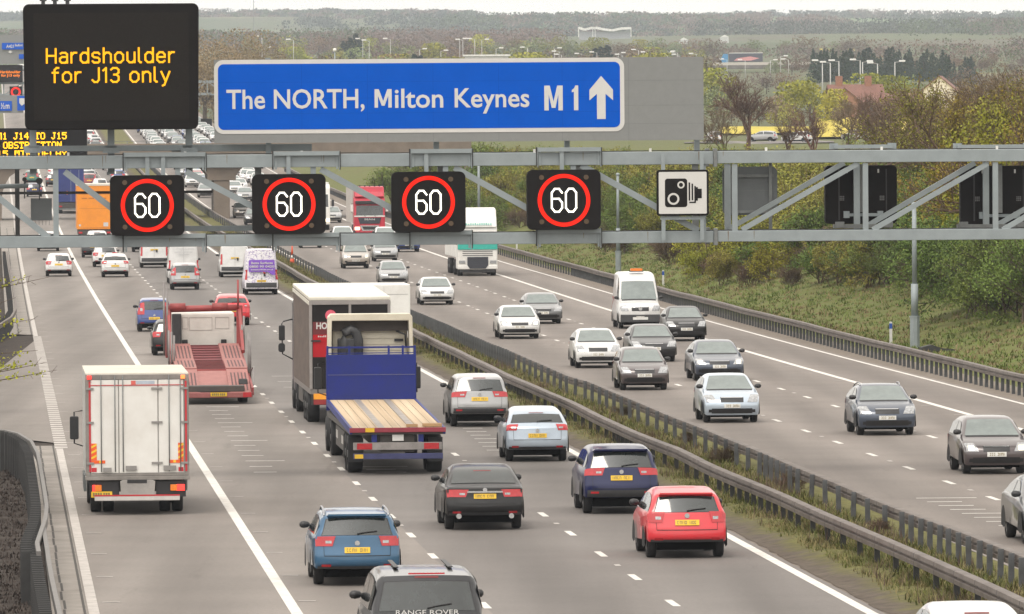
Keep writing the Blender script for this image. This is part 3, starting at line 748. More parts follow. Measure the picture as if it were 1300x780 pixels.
signal(669, 763, 216, 291.5, 716, 254.5, 'rightmost lit 60 signal, nearest to the camera sign')

# speed camera sign
WSIGN = pm('sign_white', (.52, .515, .50), .4, 0, .04, 3); 
u0, z1 = gp(833.5, 216, -.3); u1, z0 = gp(900, 274, -.3); W = u1 - u0; H = z1 - z0
sg = empty('camera_sign', GO + GM @ Vector((u0, -.3, z0)), ROADA, 'square white sign with black speed camera symbol, bolted to the gantry', 'road sign')
MB().prism(rr(0, W, 0, H, .07), 0, .05).build('border', SIGNBLK, sg)
MB().prism(rr(.055, W - .055, .055, H - .055, .03), -.006, 0).build('face', WSIGN, sg)
def SX(px): return (px - 833.5) / 66.5 * W
def SZ(py): return (274 - py) / 58 * H
b = MB(); b.prism(rr(SX(844), SX(872.5), SZ(263), SZ(227), .07), -.010, -.006)
for xx, t, bt in ((875.2, 232, 255), (879, 233.5, 254.5), (882.5, 236.5, 257.6)): b.box(SX(xx) - .02, SX(xx) + .02, -.010, -.006, SZ(bt), SZ(t))
b.box(SX(875), SX(883.5), -.0104, -.006, SZ(258), SZ(256.3)); b.box(SX(883.2), SX(891), -.0104, -.006, SZ(252), SZ(240)); b.box(SX(882.5), SX(886), -.0108, -.006, SZ(255), SZ(238))
sym = b.build('camera_symbol', SIGNBLK, sg)
b = MB(); b.ring((SX(854.8), SZ(252.6)), .105, .155, -.014, -.010, 28); b.ring((SX(864.5), SZ(235)), .055, .095, -.014, -.010, 24); b.build('lens_rings', WSIGN, sym, fix=True)
for px in (842, 891):
    u, z = gp(px, 249, -.2); MB().box(u - u0 - .05, u - u0 + .05, .06, .14, gp(px, 305)[1] - z0, gp(px, 193)[1] - z0).build('hanger', STEEL, sg)
MB().box(.1, W - .1, .061, .1, -.1, -.02).build('lower_bracket', STEEL, sg)

# big message sign
u0, z1 = gp(29, 5.5, -.5); u1, z0 = gp(253.5, 164, -.5); W = u1 - u0; H = z1 - z0
ms = empty('message_sign', GO + GM @ Vector((u0, -.5, z0)), ROADA, 'large black message board reading Hardshoulder for J13 only in amber', 'message sign')
b = MB()
b.prism([(x - (.03 if z < H / 2 else -.0) * (1 if x < W / 2 else -1) * -1, z) for x, z in rr(0, W, 0, H, .16)], 0, .75); b.build('housing', SIGNBLK, ms, .03)
MB().prism(rr(.27, W - .27, .24, H - .24, .02), -.012, 0).build('screen', pm('led_screen', (.0125, .0108, .0095), .7, 0, .25, 30, spec=.15), ms)
def MX(px): return (px - 29) / 224.5 * W
def MZ(py, px=140): return (164 - (px - 140) * .007 - py) / 158.5 * H
SG = dict(
    H=(4.2, [[(0, 0), (0, 7)], [(4.2, 0), (4.2, 7)], [(0, 3.5), (4.2, 3.5)]]),
    a=(3.4, [[(.3, 4.6), (1, 5), (2.6, 5), (3.4, 4.2), (3.4, 0)], [(3.4, 2.9), (1, 2.9), (0, 2.1), (0, .8), (.8, 0), (2.4, 0), (3.4, .9)]]),
    r=(2.4, [[(0, 0), (0, 5)], [(0, 3.6), (1.2, 5), (2.4, 5)]]),
    d=(3.6, [[(3.6, 0), (3.6, 7.2)], [(3.6, 3.8), (2.5, 5), (1.1, 5), (0, 3.8), (0, 1.2), (1.1, 0), (2.5, 0), (3.6, 1.2)]]),
    s=(3.3, [[(3.3, 4.3), (2.6, 5), (.8, 5), (0, 4.3), (0, 3.4), (.7, 2.7), (2.6, 2.4), (3.3, 1.7), (3.3, .7), (2.6, 0), (.7, 0), (0, .7)]]),
    h=(3.4, [[(0, 0), (0, 7.2)], [(0, 3.8), (1.2, 5), (2.4, 5), (3.4, 4), (3.4, 0)]]),
    o=(3.8, [[(1.2, 0), (2.6, 0), (3.8, 1.3), (3.8, 3.7), (2.6, 5), (1.2, 5), (0, 3.7), (0, 1.3), (1.2, 0)]]),
    u=(3.4, [[(0, 5), (0, 1.1), (1, 0), (2.3, 0), (3.4, 1.2)], [(3.4, 0), (3.4, 5)]]),
    l=(1.1, [[(0, 7.2), (0, .8), (.7, 0), (1.1, 0)]]),
    e=(3.6, [[(0, 2.6), (3.6, 2.6), (3.6, 3.8), (2.6, 5), (1.1, 5), (0, 3.8), (0, 1.2), (1.1, 0), (2.6, 0), (3.5, .7)]]),
    f=(2.8, [[(1, 0), (1, 6.2), (1.9, 7.2), (2.8, 7.2)], [(0, 4.8), (2.6, 4.8)]]),
    J=(3, [[(3, 7), (3, 1.2), (2.2, 0), (.9, 0), (0, 1)]]),
    n=(3.4, [[(0, 0), (0, 5)], [(0, 3.8), (1.2, 5), (2.4, 5), (3.4, 4), (3.4, 0)]]),
    y=(3.8, [[(0, 5), (1.9, .4)], [(3.8, 5), (1.4, -1.6), (.6, -2)]]))
SG['1'] = (1.6, [[(0, 5.8), (1.3, 7), (1.3, 0)]])
SG['3'] = (3.5, [[(0, 6.2), (.9, 7), (2.6, 7), (3.5, 6.1), (3.5, 4.7), (2.5, 3.7), (1.3, 3.7)], [(2.5, 3.7), (3.5, 2.7), (3.5, 1), (2.6, 0), (.9, 0), (0, .9)]])
def led_text(s_, m, parent, x0, x1, z, h, y, wd=.95):
    tot = sum(SG[c][0] + 2.0 if c != ' ' else 3.4 for c in s_) - 2.0
    k = (x1 - x0) / tot; kz = h / 7; u = 0; b = MB()
    for c in s_:
        if c == ' ': u += 3.4; continue
        w_, st = SG[c]
        for q in st: glyph_strip(b, [(x0 + (u + a) * k, z + e * kz) for a, e in q], wd * kz, y, y + .012)
        u += w_ + 2.0
    return b.build('message_text', m, parent, fix=True)
led_text('Hardshoulder', LEDY, ms, MX(59), MX(221.5), MZ(79.5), (MZ(62) - MZ(79.5)), -.026)
led_text('for J13 only', LEDY, ms, MX(66), MX(215.5), MZ(104), (MZ(86.5) - MZ(104)), -.026)
b = MB()
for px in (55, 70, 86): b.box(MX(px) - .05, MX(px) + .05, .3, .4, H - .02, H + .1).box(MX(px) - .09, MX(px) + .09, .28, .42, H + .08, H + .13)
b.build('roof_vents', DGREY, ms)

# blue direction sign
u0, z1 = gp(271.5, 74.5, -.1); u1, z0 = gp(893.5, 180, -.1); W = u1 - u0; H = z1 - z0; zl = gp(271.5, 180, -.1)[1]; dzr = z0 - zl
zA = (zl + z0) / 2
ds = empty('direction_sign', GO + GM @ Vector((u0, -.1, zA)), ROADA, 'wide blue motorway sign for The North and Milton Keynes on a grey board', 'road sign')
H = (gp(271.5, 76, -.1)[1] + gp(893.5, 72.5, -.1)[1]) / 2 - zA
GREYB = pm('sign_grey', (.185, .192, .19), .6, 0, .05, 5)
bd = MB().box(0, W, 0, .06, 0, H).build('backing_board', GREYB, ds)
JM = pm('panel_joint', (.13, .14, .14), .6)
b = MB()
for f in (.178, .312, .446, .58, .71, .846): b.box(W * f, W * f + .008, -.002, 0, 0, H)
for f in (.2, .42, .72): b.box(0, W, -.0024, 0, H * f, H * f + .006)
b.build('joints', JM, bd)
def DX(px): return (px - 271.5) / 622 * W
def DZ(py): return (176.5 - py) / (176.5 - 74.3) * H
MB().prism(rr(DX(271.5), DX(792.5), DZ(165.2), DZ(74.6), .24, 8), -.012, -.004).build('white_border', WSIGN, ds)
BLUE = pm('sign_blue', (.0, .078, .46), .8, 0, .06, 1.2, spec=.08)
MB().prism(rr(DX(276.5), DX(787), DZ(160.2), DZ(79.8), .15, 8), -.018, -.012).build('blue_panel', BLUE, ds)
text('sign_text', 'The NORTH,', WSIGN, ds, DX(287), DX(462), DZ(134.2), DZ(111.5) - DZ(134.2), -.022, bold=.014)
text('sign_text', 'ilton', WSIGN, ds, DX(500.5), DX(562), DZ(134.2), DZ(111.5) - DZ(134.2), -.022, bold=.014)
text('sign_text', 'Keynes', WSIGN, ds, DX(576.5), DX(671.5), DZ(134.2), DZ(111.5) - DZ(134.2), -.022, bold=.014)
bb_ = MB()
for f in (.178, .312, .446, .58, .71): bb_.box(W * f, W * f + .008, -.0195, -.018, DZ(160), DZ(80))
for f in (.24, .47, .72): bb_.box(DX(277), DX(786.5), -.0199, -.018, DZ(160) + (DZ(80) - DZ(160)) * f, DZ(160) + (DZ(80) - DZ(160)) * f + .006)
bb_.build('panel_joints', pm('blue_joint', (.0, .055, .33), .8, spec=.08), ds)
def letter_m(x0, x1, yb_, yt, st):
    xm = (x0 + x1) / 2; a = st
    P_ = [(x0, yb_), (x0, yt), (x0 + a * 1.25, yt), (xm, yb_ - (yb_ - yt) * .36), (x1 - a * 1.25, yt), (x1, yt), (x1, yb_), (x1 - a, yb_), (x1 - a, yt + (yb_ - yt) * .36), (xm + a * .42, yb_ - (yb_ - yt) * .1), (xm - a * .42, yb_ - (yb_ - yt) * .1), (x0 + a, yt + (yb_ - yt) * .36), (x0 + a, yb_)]
    MB().prism([(DX(x), DZ(y)) for x, y in P_], -.024, -.018).build('sign_text', WSIGN, ds, fix=True)
letter_m(474.8, 496.5, 134.2, 111.5, 4.3); letter_m(690.5, 714, 139, 108.5, 5.6)
MB().prism([(DX(728.2), DZ(139)), (DX(733.8), DZ(139)), (DX(733.8), DZ(108.5)), (DX(730.2), DZ(108.5)), (DX(728.5), DZ(112)), (DX(725.5), DZ(114.2)), (DX(725.5), DZ(117)), (DX(728.2), DZ(116.2))], -.024, -.018).build('sign_text', WSIGN, ds, fix=True)
ar = [(757.5, 150), (757.5, 119), (748, 127), (748, 114), (763, 97), (778, 114), (778, 127), (768.5, 119), (768.5, 150)]
MB().prism([(DX(x), DZ(y)) for x, y in ar], -.024, -.018).build('arrow', WSIGN, ds, fix=True)
# clamps behind

# signs seen from behind on the far side of the gantry
def back_signal(x0, x1, y0, y1, label):
    v = 2.75
    u0, z1 = gp(x0, y0, v); u1, z0 = gp(x1, y1, v); w = u1 - u0; h = z1 - z0
    r = empty('lane_signal', GO + GM @ Vector((u0, v, z0)), ROADA, label, 'lane signal', 'black signal backs')
    MB().prism(rr(0, w, 0, h, .12), 0, .3).build('housing', SIGNBLK, r, .01)
    b = MB().box(.35, .39, -.01, 0, .1, h - .1).box(w - .3, w - .27, -.01, 0, .1, h - .1); b.build('back_seams', BLACK, r)
    b = MB().box(w * .28, w * .78, -.1, -.02, .2, .28).box(w * .25, w * .33, -.12, 0, .16, .34).box(w * .72, w * .8, -.12, 0, .16, .34); b.build('back_bracket', STEEL, r)
    for f in (.23, .79):
        b = MB()
        for i in range(3):
            for j in range(3): b.box(w * f - .06 + .045 * i, w * f - .06 + .045 * i + .032, -.012, 0, h * .4 + .045 * j, h * .4 + .045 * j + .032)
        b.build('vent_grille', pm('vent_grey', (.12, .12, .12), .6), r)
    b = MB()
    for f in (.3, .74): b.box(w * f - .02, w * f + .02, -.03, 0, h - .2, h - .1)
    b.build('lifting_eyes', WSIGN, r)
    MB().box(w * .47, w * .56, -.16, -.02, h * .2, h * 1.02).build('back_channel', STEELD, r)
back_signal(1047.5, 1139, 210.5, 284, 'black back of the lane signal beside the tall lamp column')
back_signal(1219, 1313, 211, 285, 'black back of the lane signal at the right edge')
v = 2.7
u0, z1 = gp(917, 212, v); u1, z0 = gp(987, 273, v); w = u1 - u0; h = z1 - z0
r = empty('road_sign', GO + GM @ Vector((u0, v, z0)), ROADA, 'grey back of a rounded sign, between camera sign and the lattice', 'road sign')
MB().prism(rr(0, w, 0, h, .15), 0, .04).build('panel', pm('sign_back', (.115, .125, .13), .6, .1, .08, 3), r)
b = MB().box(.15, w - .1, -.05, 0, h * .78, h * .84).box(.15, w - .1, -.05, 0, h * .04, h * .1).box(.0, w, -.004, 0, h * .5, h * .505); b.build('stiffeners', STEELD, r)
MB().box(w * .84, w * .9, -.1, -.051, -.45, h + .3).build('hanger', STEELD, r)
u0, z1 = gp(39, 252, 2.6); u1, z0 = gp(66, 280, 2.6)
MBb = MB().box(0, u1 - u0, 0, .03, 0, z1 - z0)
for k in range(5): MBb.box(.12 + .09 * k, .13 + .09 * k, 0, .02, -.12, 0)
r = empty('road_sign', GO + GM @ Vector((u0, 2.6, z0)), ROADA, 'small plain grey plate behind the left end of the gantry', 'sign plate')
MBb.build('plate', pm('sign_back', (.1, .1, .1)), r)

# ------------------------------------------------------------------ message board further on, left verge
Yb = 575.0
def vp(px, py, Y=Yb):
    d = ray(px, py); p = CP + d * Y; return p[0], p[2]
x0, z1 = vp(-60, 163.5); x1, z0 = vp(110.5, 202)
r = empty('message_sign', (x0, Yb, zr(Yb)), 0, 'dark roadside board in amber letters warning of a delay, partly hidden by the gantry', 'message sign')
MB().box(0, x1 - x0, 0, .5, z0 - zr(Yb), z1 - zr(Yb)).build('housing', SIGNBLK, r, .03)
zz = lambda y: vp(50, y)[1] - zr(Yb)
xx = lambda x: vp(x, 190)[0] - x0
b_ = .03
BM = {'M': '1B,15,15,11,11,11,11', '1': '04,0C,04,04,04,04,0E', 'J': '07,02,02,02,02,12,0C', '4': '02,06,0A,12,1F,02,02', 'T': '1F,15,04,04,04,04,0E', 'O': '0E,11,11,11,11,11,0E',
      '5': '1F,10,1E,01,01,11,0E', 'B': '1E,11,11,1E,11,11,1E', 'S': '0F,10,10,0E,01,01,1E', 'R': '1E,11,11,1E,14,12,11', 'U': '11,11,11,11,11,11,0E', 'C': '0F,10,10,10,10,10,0F',
      'I': '1F,04,04,04,04,04,1F', 'N': '11,19,15,15,13,11,11', 'D': '1E,11,11,11,11,11,1E', 'E': '1F,10,10,1E,10,10,1F', 'L': '10,10,10,10,10,10,1F', 'A': '0E,11,11,1F,11,11,11', 'Y': '11,11,0A,04,04,04,0E'}
def matrix_text(s_, x0, x1, zb_, zt_):
    n = len(s_); cw = (x1 - x0) / (n - .17); b = MB(); dz = (zt_ - zb_) / 7
    for i, c in enumerate(s_):
        if c == ' ': continue
        for r_, hx in enumerate(BM[c].split(',')):
            v_ = int(hx, 16)
            for k in range(5):
                if v_ >> (4 - k) & 1:
                    xa = x0 + i * cw + k * cw / 6; b.box(xa, xa + cw / 6 * 1.25, -.03, -.002, zt_ - (r_ + 1.12) * dz, zt_ - r_ * dz)
    return b.build('message_text', LEDYB, r)
matrix_text('M1 J14 TO J15', xx(-3.5), xx(84.5), zz(177), zz(168.3))
matrix_text('OBSTRUCTION', xx(4), xx(78), zz(188.6), zz(180))
matrix_text('15 MIN DELAY', xx(-4), xx(84.5), zz(199.5), zz(191))
MB().box(xx(-30), xx(-22), .1, .45, -1, z0 - zr(Yb)).build('post', STEELD, r)

# far gantries
def far_gantry(Y, xl, xr, zt, zl, label):
    r = empty('sign_gantry', (hs(Y), Y, zr(Y)), ROADA, label, 'gantry')
    for z in (zl, zt): MB().box(xl, xr, 0, .35, z - .2, z + .2).build('chord', STEEL, r)
    b = MB(); u = xl; k = 0
    while u < xr - 2:
        b.box(u - .1, u + .1, 0, .2, zl, zt); b.bar((u, .1, zl if k % 2 else zt), (u + 3, .1, zt if k % 2 else zl), .16, .16); u += 3; k += 1
    b.build('lattice', STEEL, r)
    for u in (xl, xr): MB().box(u - .3, u + .3, 0, .6, -.5, zl).build('end_post', STEEL, r)
    return r
Yf = 1290.0
fg = far_gantry(Yf, -7, 33, 7.8, 5.8, 'pale lattice gantry far up the road beyond the bridge')
def fz(px, py, Y=Yf): p = CP + ray(px, py) * Y; return Vector((p[0], Y, p[2]))
def panel(name, x0, x1, y0, y1, m, Y, parent=None, label=None, cat=None, dep=.15):
    a = fz(x0, y1, Y); c = fz(x1, y0, Y)
    b = MB().box(0, c.x - a.x, 0, dep, 0, c.z - a.z)
    if parent is None:
        r = empty(name, a, 0, label, cat); b.build('panel', m, r); return r, a
    o = b.build(name, m, parent); o.location = a - Vector(parent.location); return o, a
Y1 = Yf - 1.0
r1, a1 = panel('direction_sign', -30, 29, 44, 81.5, GREYB, Y1, None, 'distant grey board with small blue A421 panels, top left', 'road sign')
for q in ((2.5, 30, 54.5, 63), (24, 31, 69, 75)): panel('blue_panel', *q, BLUE, Y1 - .3, r1)
def ftext(s, x0, x1, yb, yt, m, Y, parent, bold=.02):
    a = fz(x0, yb, Y); c = fz(x1, yt, Y); l = Vector(parent.location)
    text('sign_text', s, m, parent, a.x - l.x, c.x - l.x, a.z - l.z, c.z - a.z, Y - l.y, bold)
ftext('A421', 8, 17.5, 61, 57, WSIGN, Y1 - .33, r1); ftext('Bedford', 19, 28.5, 59, 56, WSIGN, Y1 - .33, r1)
b = MB().prism([(9.5, 66), (13, 68), (16.5, 66), (14.5, 66), (14.5, 64.5), (11.5, 64.5), (11.5, 66)], 0, .1)
b.v = [tuple(fz(x, z, Y1 - .2) + Vector((0, y, 0)) - Vector(r1.location)) for x, y, z in b.v]; b.build('down_arrow', WSIGN, r1, fix=True)
r2, a2 = panel('message_sign', -30, 28.5, 82.5, 105, SIGNBLK, Y1 - .2, None, 'distant black board with orange text under the A421 board', 'message sign', .5)
ftext('Hardshoulder', 0, 26, 93.2, 89.8, LEDYO, Y1 - .24, r2); ftext('for J13 only', 1.5, 25.5, 97.5, 94.2, LEDYO, Y1 - .24, r2)
r3, a3 = panel('direction_sign', -30, 29, 121, 144, GREYB, 1160.0, None, 'distant grey board with half mile panel behind the message board', 'road sign')
panel('blue_panel', -20, 15, 128.5, 141, BLUE, 1159.8, r3); panel('blue_panel', 22, 32, 122, 140.5, BLUE, 1159.8, r3)
ftext('½m', 1, 12, 138, 131, WSIGN, 1159.77, r3); 
b = MB().prism([(24.5, 125), (24.5, 131), (27.5, 134.5), (31, 132), (31, 125)], 0, .1)
b.v = [tuple(fz(x, z, 1159.6) + Vector((0, y, 0)) - Vector(r3.location)) for x, y, z in b.v]; b.build('white_shield', WSIGN, r3, fix=True)
p = fz(20, 117, Yf - .6)
r = empty('lane_signal', p, 0, 'distant red ringed signal on the far gantry', 'lane signal')
MB().box(-1, 1, .02, .3, -.9, .9).build('housing', SIGNBLK, r); b = MB(); b.ring((0, 0), .5, .8, -.02, .0, 24); b.build('red_ring', LEDR, r, fix=True)
r = empty('lane_signal', fz(262, 158, Yf - .6), 0, 'distant dark signal beside the left end of the blue sign', 'lane signal')
MB().box(-.9, .9, .02, .3, -.9, .9).build('housing', SIGNBLK, r)
far_gantry(1500, -7, 33, 9.5, 7.2, 'smaller lattice gantry behind the first distant one')

# ------------------------------------------------------------------ road bridge
Ybr = 735.0
br = empty('road_bridge', (hs(Ybr), Ybr, zr(Ybr)), ROADA, 'brown concrete road bridge crossing the motorway behind the gantry', 'bridge')
zg = zr(Ybr)
def bz(py, px=350): p = CP + ray(px, py) * Ybr; return p[2] - zg
MB().box(-34, 36.5, 0, 9, bz(211), bz(196)).build('deck', CONCB, br, .05)
MB().box(-34, 38.5, -.25, .0, bz(200), bz(181.5)).build('parapet', CONCB, br, .03)
MB().box(-34, 38.5, 9.02, 9.25, bz(200), bz(181.5)).build('parapet', CONCB, br, .03)
def bu(px): return ((CP + ray(px, 250) * Ybr)[0] - hs(Ybr)) / math.cos(ROADA)
MB().box(bu(271), bu(291.5), .6, 8.4, -.5, bz(229)).build('pier', CONCB, br, .06)
MB().prism([(bu(263), bz(229)), (bu(299.5), bz(229)), (bu(299.5), bz(222)), (bu(309), bz(211)), (bu(254), bz(211)), (bu(263), bz(222))], .5, 8.5).build('pier_cap', CONCB, br, .04)
pl = [(-34, -.5), (bu(2), -.5), (bu(3), bz(243)), (bu(7), bz(232)), (bu(13), bz(222)), (bu(22), bz(216)), (bu(30), bz(211)), (-34, bz(211))]
MB().prism(pl, .3, 8.7).build('abutment', CONCB, br)
MB().prism([(34.3, -.5), (48, -.5), (48, bz(200)), (36.2, bz(211))], .3, 8.7).build('abutment', CONCB, br)
b = MB()
for u in np.arange(-33, 38, 1.8): b.box(u, u + .07, -.2, -.13, bz(181.5), bz(178.5))
b.box(-34, 38.5, -.2, -.13, bz(178.6), bz(178)); b.build('railing', STEELD, br)

# ------------------------------------------------------------------ columns, posts, cone
def column(px, ybase, ytop, label, wide=1.0, group=None):
    g = G(px, ybase, fn=land); s = FPX / g.y; h = (ybase - ytop) / s
    r = empty('lamp_column', g, ROADA, label, 'mast', group)
    MB().prism([(.21 * math.cos(rad(22.5 + 45 * k)) * wide, .21 * math.sin(rad(22.5 + 45 * k)) * wide) for k in range(8)], -.5, 1.25, 'z').build('base', STEEL, r, fix=True)
    MB().prism([(.23 * math.cos(rad(22.5 + 45 * k)) * wide, .23 * math.sin(rad(22.5 + 45 * k)) * wide) for k in range(8)], 1.25, 1.31, 'z').build('collar', STEEL, r, fix=True)
    MB().tube([(0, 0, 1.31), (0, 0, min(2.8, h * .45))], .15 * wide, 12).build('sleeve', STEEL, r)
    MB().tube([(0, 0, min(2.8, h * .45)), (0, 0, h)], [.105 * wide, .09 * wide], 12).build('pole', STEEL, r)
    MB().lathe_x([(-.12, 0), (-.1, .08), (0, .12), (.1, .08), (.12, 0)], (0, 0, h + .06), 12).build('cap', STEEL, r)
    return r
column(1161.5, 441, 262, 'tall grey octagonal-based mast on the grass at the right')
column(785, 345, 223, 'slim grey mast behind the white van with beacon', .9)
column(608.5, 330, 196, 'thin grey mast behind the white lorry by the trees', .9)
column(535, 300, 222, 'thin grey mast behind the red lorry near the bridge', .9)
r = empty('traffic_cone', G(371, 337), 0, 'orange traffic cone standing between the central barriers', 'traffic cone')
CONEO = pm('cone_orange', (.62, .07, .015), .5, 0, .1, 5)
MB().box(-.24, .24, -.24, .24, 0, .05).build('base', BLACK, r)
MB().tube([(0, 0, .05), (0, 0, .45)], [.19, .125], 14).build('lower_cone', CONEO, r); MB().tube([(0, 0, .45), (0, 0, .68)], [.125, .085], 14).build('white_sleeve', WSIGN, r); MB().tube([(0, 0, .68), (0, 0, 1.35)], [.085, .035], 14).build('upper_cone', CONEO, r)
for px, py, lb in ((842, 363, 'white marker post with blue top near the white van'), (1131, 436, 'white marker post with blue top beside the tall mast'), (656, 319, 'small white marker post under the gantry by the trees')):
    r = empty('marker_post', G(px, py, fn=land), 0, lb, 'marker post')
    MB().box(-.06, .06, -.03, .03, -.2, .62).build('post', WSIGN, r); MB().box(-.062, .062, -.032, .032, .62, .85).build('blue_band', pm('band_blue', (.01, .06, .3), .5), r); MB().box(-.058, .058, -.03, .03, .85, .92).build('post_top', WSIGN, r)
g = G(1190, 447, fn=land)
r = empty('cable_box', g, .3, 'low dark cabinet lid lying in the grass beside the tall mast', 'cabinet')
MB().prism([(-.75, 0), (.75, 0), (.75, .1), (.1, .16), (-.3, .3), (-.75, .2)], -.2, .2).build('cover', POSTD, r, fix=True)
# ------------------------------------------------------------------ cars
def catmull(P, n=4):
    out = []
    for i in range(len(P) - 1):
        p0 = np.array(P[max(0, i - 1)][:2]); p1 = np.array(P[i][:2]); p2 = np.array(P[i + 1][:2]); p3 = np.array(P[min(len(P) - 1, i + 2)][:2])
        if len(P[i]) > 2: p0 = p1 - (p2 - p1) * .3 - 0 * p0
        if len(P[i + 1]) > 2: p3 = p2 + (p2 - p1) * .3
        for k in range(n):
            t = k / n
            m1 = (p2 - p0) * .5; m2 = (p3 - p1) * .5
            lim = np.linalg.norm(p2 - p1)
            for m in (m1, m2):
                l = np.linalg.norm(m)
                if l > lim: m *= lim / l
            out.append(tuple((2*t**3-3*t**2+1)*p1 + (t**3-2*t**2+t)*m1 + (-2*t**3+3*t**2)*p2 + (t**3-t**2)*m2))
    out.append(tuple(P[-1][:2])); return out

# outlines run from the front bumper's foot over the roof to the rear bumper's foot; C cowl, T screen top, K roof end, B rear glass foot
CARS = {
 'hatch': dict(L=4.1, W=1.75, wb=2.55, wr=.31, tum=.36, rl=(.76, .99, .56, .99), hl=(.60, .75),
   P=[(1.93, .24), (2.03, .42), (2.03, .60), (1.93, .73), (1.55, .86), 'C', (1.05, .97), 'T', (.22, 1.40), (-.35, 1.475), (-1.05, 1.46), 'K', (-1.66, 1.37, 1), 'B', (-1.93, .97, 1), (-1.99, .80), (-2.05, .64, 1), (-2.06, .45), (-1.98, .35)]),
 'hatchb': dict(L=4.2, W=1.78, wb=2.6, wr=.32, tum=.43, rl=(.86, 1.03, .60, 1.0), hl=(.64, .80),
   P=[(2.0, .24), (2.08, .42), (2.08, .60), (1.96, .76), (1.58, .91), 'C', (1.10, 1.0), 'T', (.20, 1.43), (-.30, 1.49), (-.85, 1.46), 'K', (-1.42, 1.34), 'B', (-1.86, 1.07), (-2.02, .95), (-2.07, .80), (-2.12, .62, 1), (-2.11, .44), (-2.03, .34)]),
 'small': dict(L=3.55, W=1.62, wb=2.3, wr=.29, tum=.27, rl=(.80, 1.36, .60, .80), hl=(.62, .8),
   P=[(1.70, .24), (1.77, .42), (1.77, .62), (1.70, .76), (1.40, .92), 'C', (1.02, 1.02), 'T', (.45, 1.48), (0, 1.55), (-.9, 1.55), 'K', (-1.50, 1.48, 1), 'B', (-1.68, 1.0, 1), (-1.73, .82), (-1.78, .60, 1), (-1.78, .45), (-1.71, .35)]),
 'saloon': dict(L=4.85, W=1.85, wb=2.85, wr=.33, tum=.42, rl=(.76, .93, .42, .98), hl=(.60, .74),
   P=[(2.27, .24), (2.40, .42), (2.40, .58), (2.28, .72), (1.75, .85), 'C', (1.15, .96), 'T', (.30, 1.38), (-.25, 1.45), (-.75, 1.43), 'K', (-1.25, 1.33), 'B', (-1.92, 1.02), (-2.25, 1.0), (-2.36, .96, 1), (-2.38, .78), (-2.43, .60), (-2.42, .45), (-2.30, .34)]),
 'estate': dict(L=4.6, W=1.80, wb=2.6, wr=.32, tum=.34, rl=(.80, 1.0, .50, .97), hl=(.62, .77),
   P=[(2.18, .24), (2.28, .42), (2.28, .60), (2.18, .74), (1.75, .87), 'C', (1.2, .98), 'T', (.40, 1.42), (-.2, 1.49), (-1.3, 1.48), 'K', (-2.02, 1.42, 1), 'B', (-2.22, 1.01, 1), (-2.25, .80), (-2.31, .62, 1), (-2.31, .45), (-2.22, .35)]),
 'suv': dict(L=4.4, W=1.84, wb=2.65, wr=.35, tum=.33, rl=(.92, 1.10, .44, .99), hl=(.72, .88),
   P=[(2.06, .30), (2.18, .50), (2.18, .72), (2.08, .86), (1.70, .99), 'C', (1.15, 1.10), 'T', (.40, 1.54), (-.2, 1.61), (-1.1, 1.60), 'K', (-1.83, 1.52, 1), 'B', (-2.08, 1.10, 1), (-2.13, .90), (-2.19, .70, 1), (-2.19, .52), (-2.10, .40)]),
 'bigsuv': dict(L=4.9, W=2.0, wb=2.9, wr=.38, tum=.24, rl=(.80, 1.12, .74, 1.0), hl=(.78, .97),
   P=[(2.32, .34), (2.42, .55), (2.42, .88), (2.34, 1.02), (1.9, 1.10), 'C', (1.25, 1.16), 'T', (.62, 1.72), (.0, 1.82), (-1.2, 1.81), 'K', (-2.14, 1.76, 1), 'B', (-2.34, 1.18, 1), (-2.38, .95), (-2.44, .74, 1), (-2.44, .52), (-2.36, .36)]),
 'van': dict(L=5.3, W=1.98, wb=3.2, wr=.34, tum=.10, rl=(.85, 1.45, .86, .93), hl=(.82, 1.02), van=1,
   P=[(2.42, .30), (2.56, .50), (2.56, .86), (2.46, 1.06), (2.15, 1.2), 'C', (1.75, 1.32), 'T', (.95, 2.20), (.4, 2.52), (-.5, 2.60), (-1.8, 2.60), 'K', (-2.46, 2.55, 1), 'B', (-2.58, 1.3, 1), (-2.61, .85), (-2.64, .62, 1), (-2.64, .46), (-2.58, .33)]),
 'lowvan': dict(L=4.9, W=1.95, wb=3.0, wr=.33, tum=.12, rl=(.80, 1.5, .86, .93), hl=(.78, .98), van=1,
   P=[(2.25, .30), (2.38, .50), (2.38, .80), (2.28, 1.0), (1.95, 1.12), 'C', (1.5, 1.25), 'T', (.75, 1.85), (.2, 1.97), (-.5, 1.99), (-1.6, 1.99), 'K', (-2.28, 1.95, 1), 'B', (-2.38, 1.2, 1), (-2.41, .85), (-2.44, .60, 1), (-2.44, .46), (-2.38, .33)]),
 'mpv': dict(L=4.2, W=1.76, wb=2.6, wr=.31, tum=.30, rl=(.84, 1.32, .66, .84), hl=(.64, .80),
   P=[(2.0, .24), (2.08, .42), (2.08, .62), (1.98, .76), (1.6, .92), 'C', (1.15, 1.03), 'T', (.45, 1.50), (-.1, 1.58), (-1.1, 1.56), 'K', (-1.82, 1.48, 1), 'B', (-2.02, 1.0, 1), (-2.06, .82), (-2.12, .62, 1), (-2.12, .45), (-2.03, .35)]),
}
BADGE = pm('chrome_badge', (.55, .56, .57), .25, .8, .05, 9)

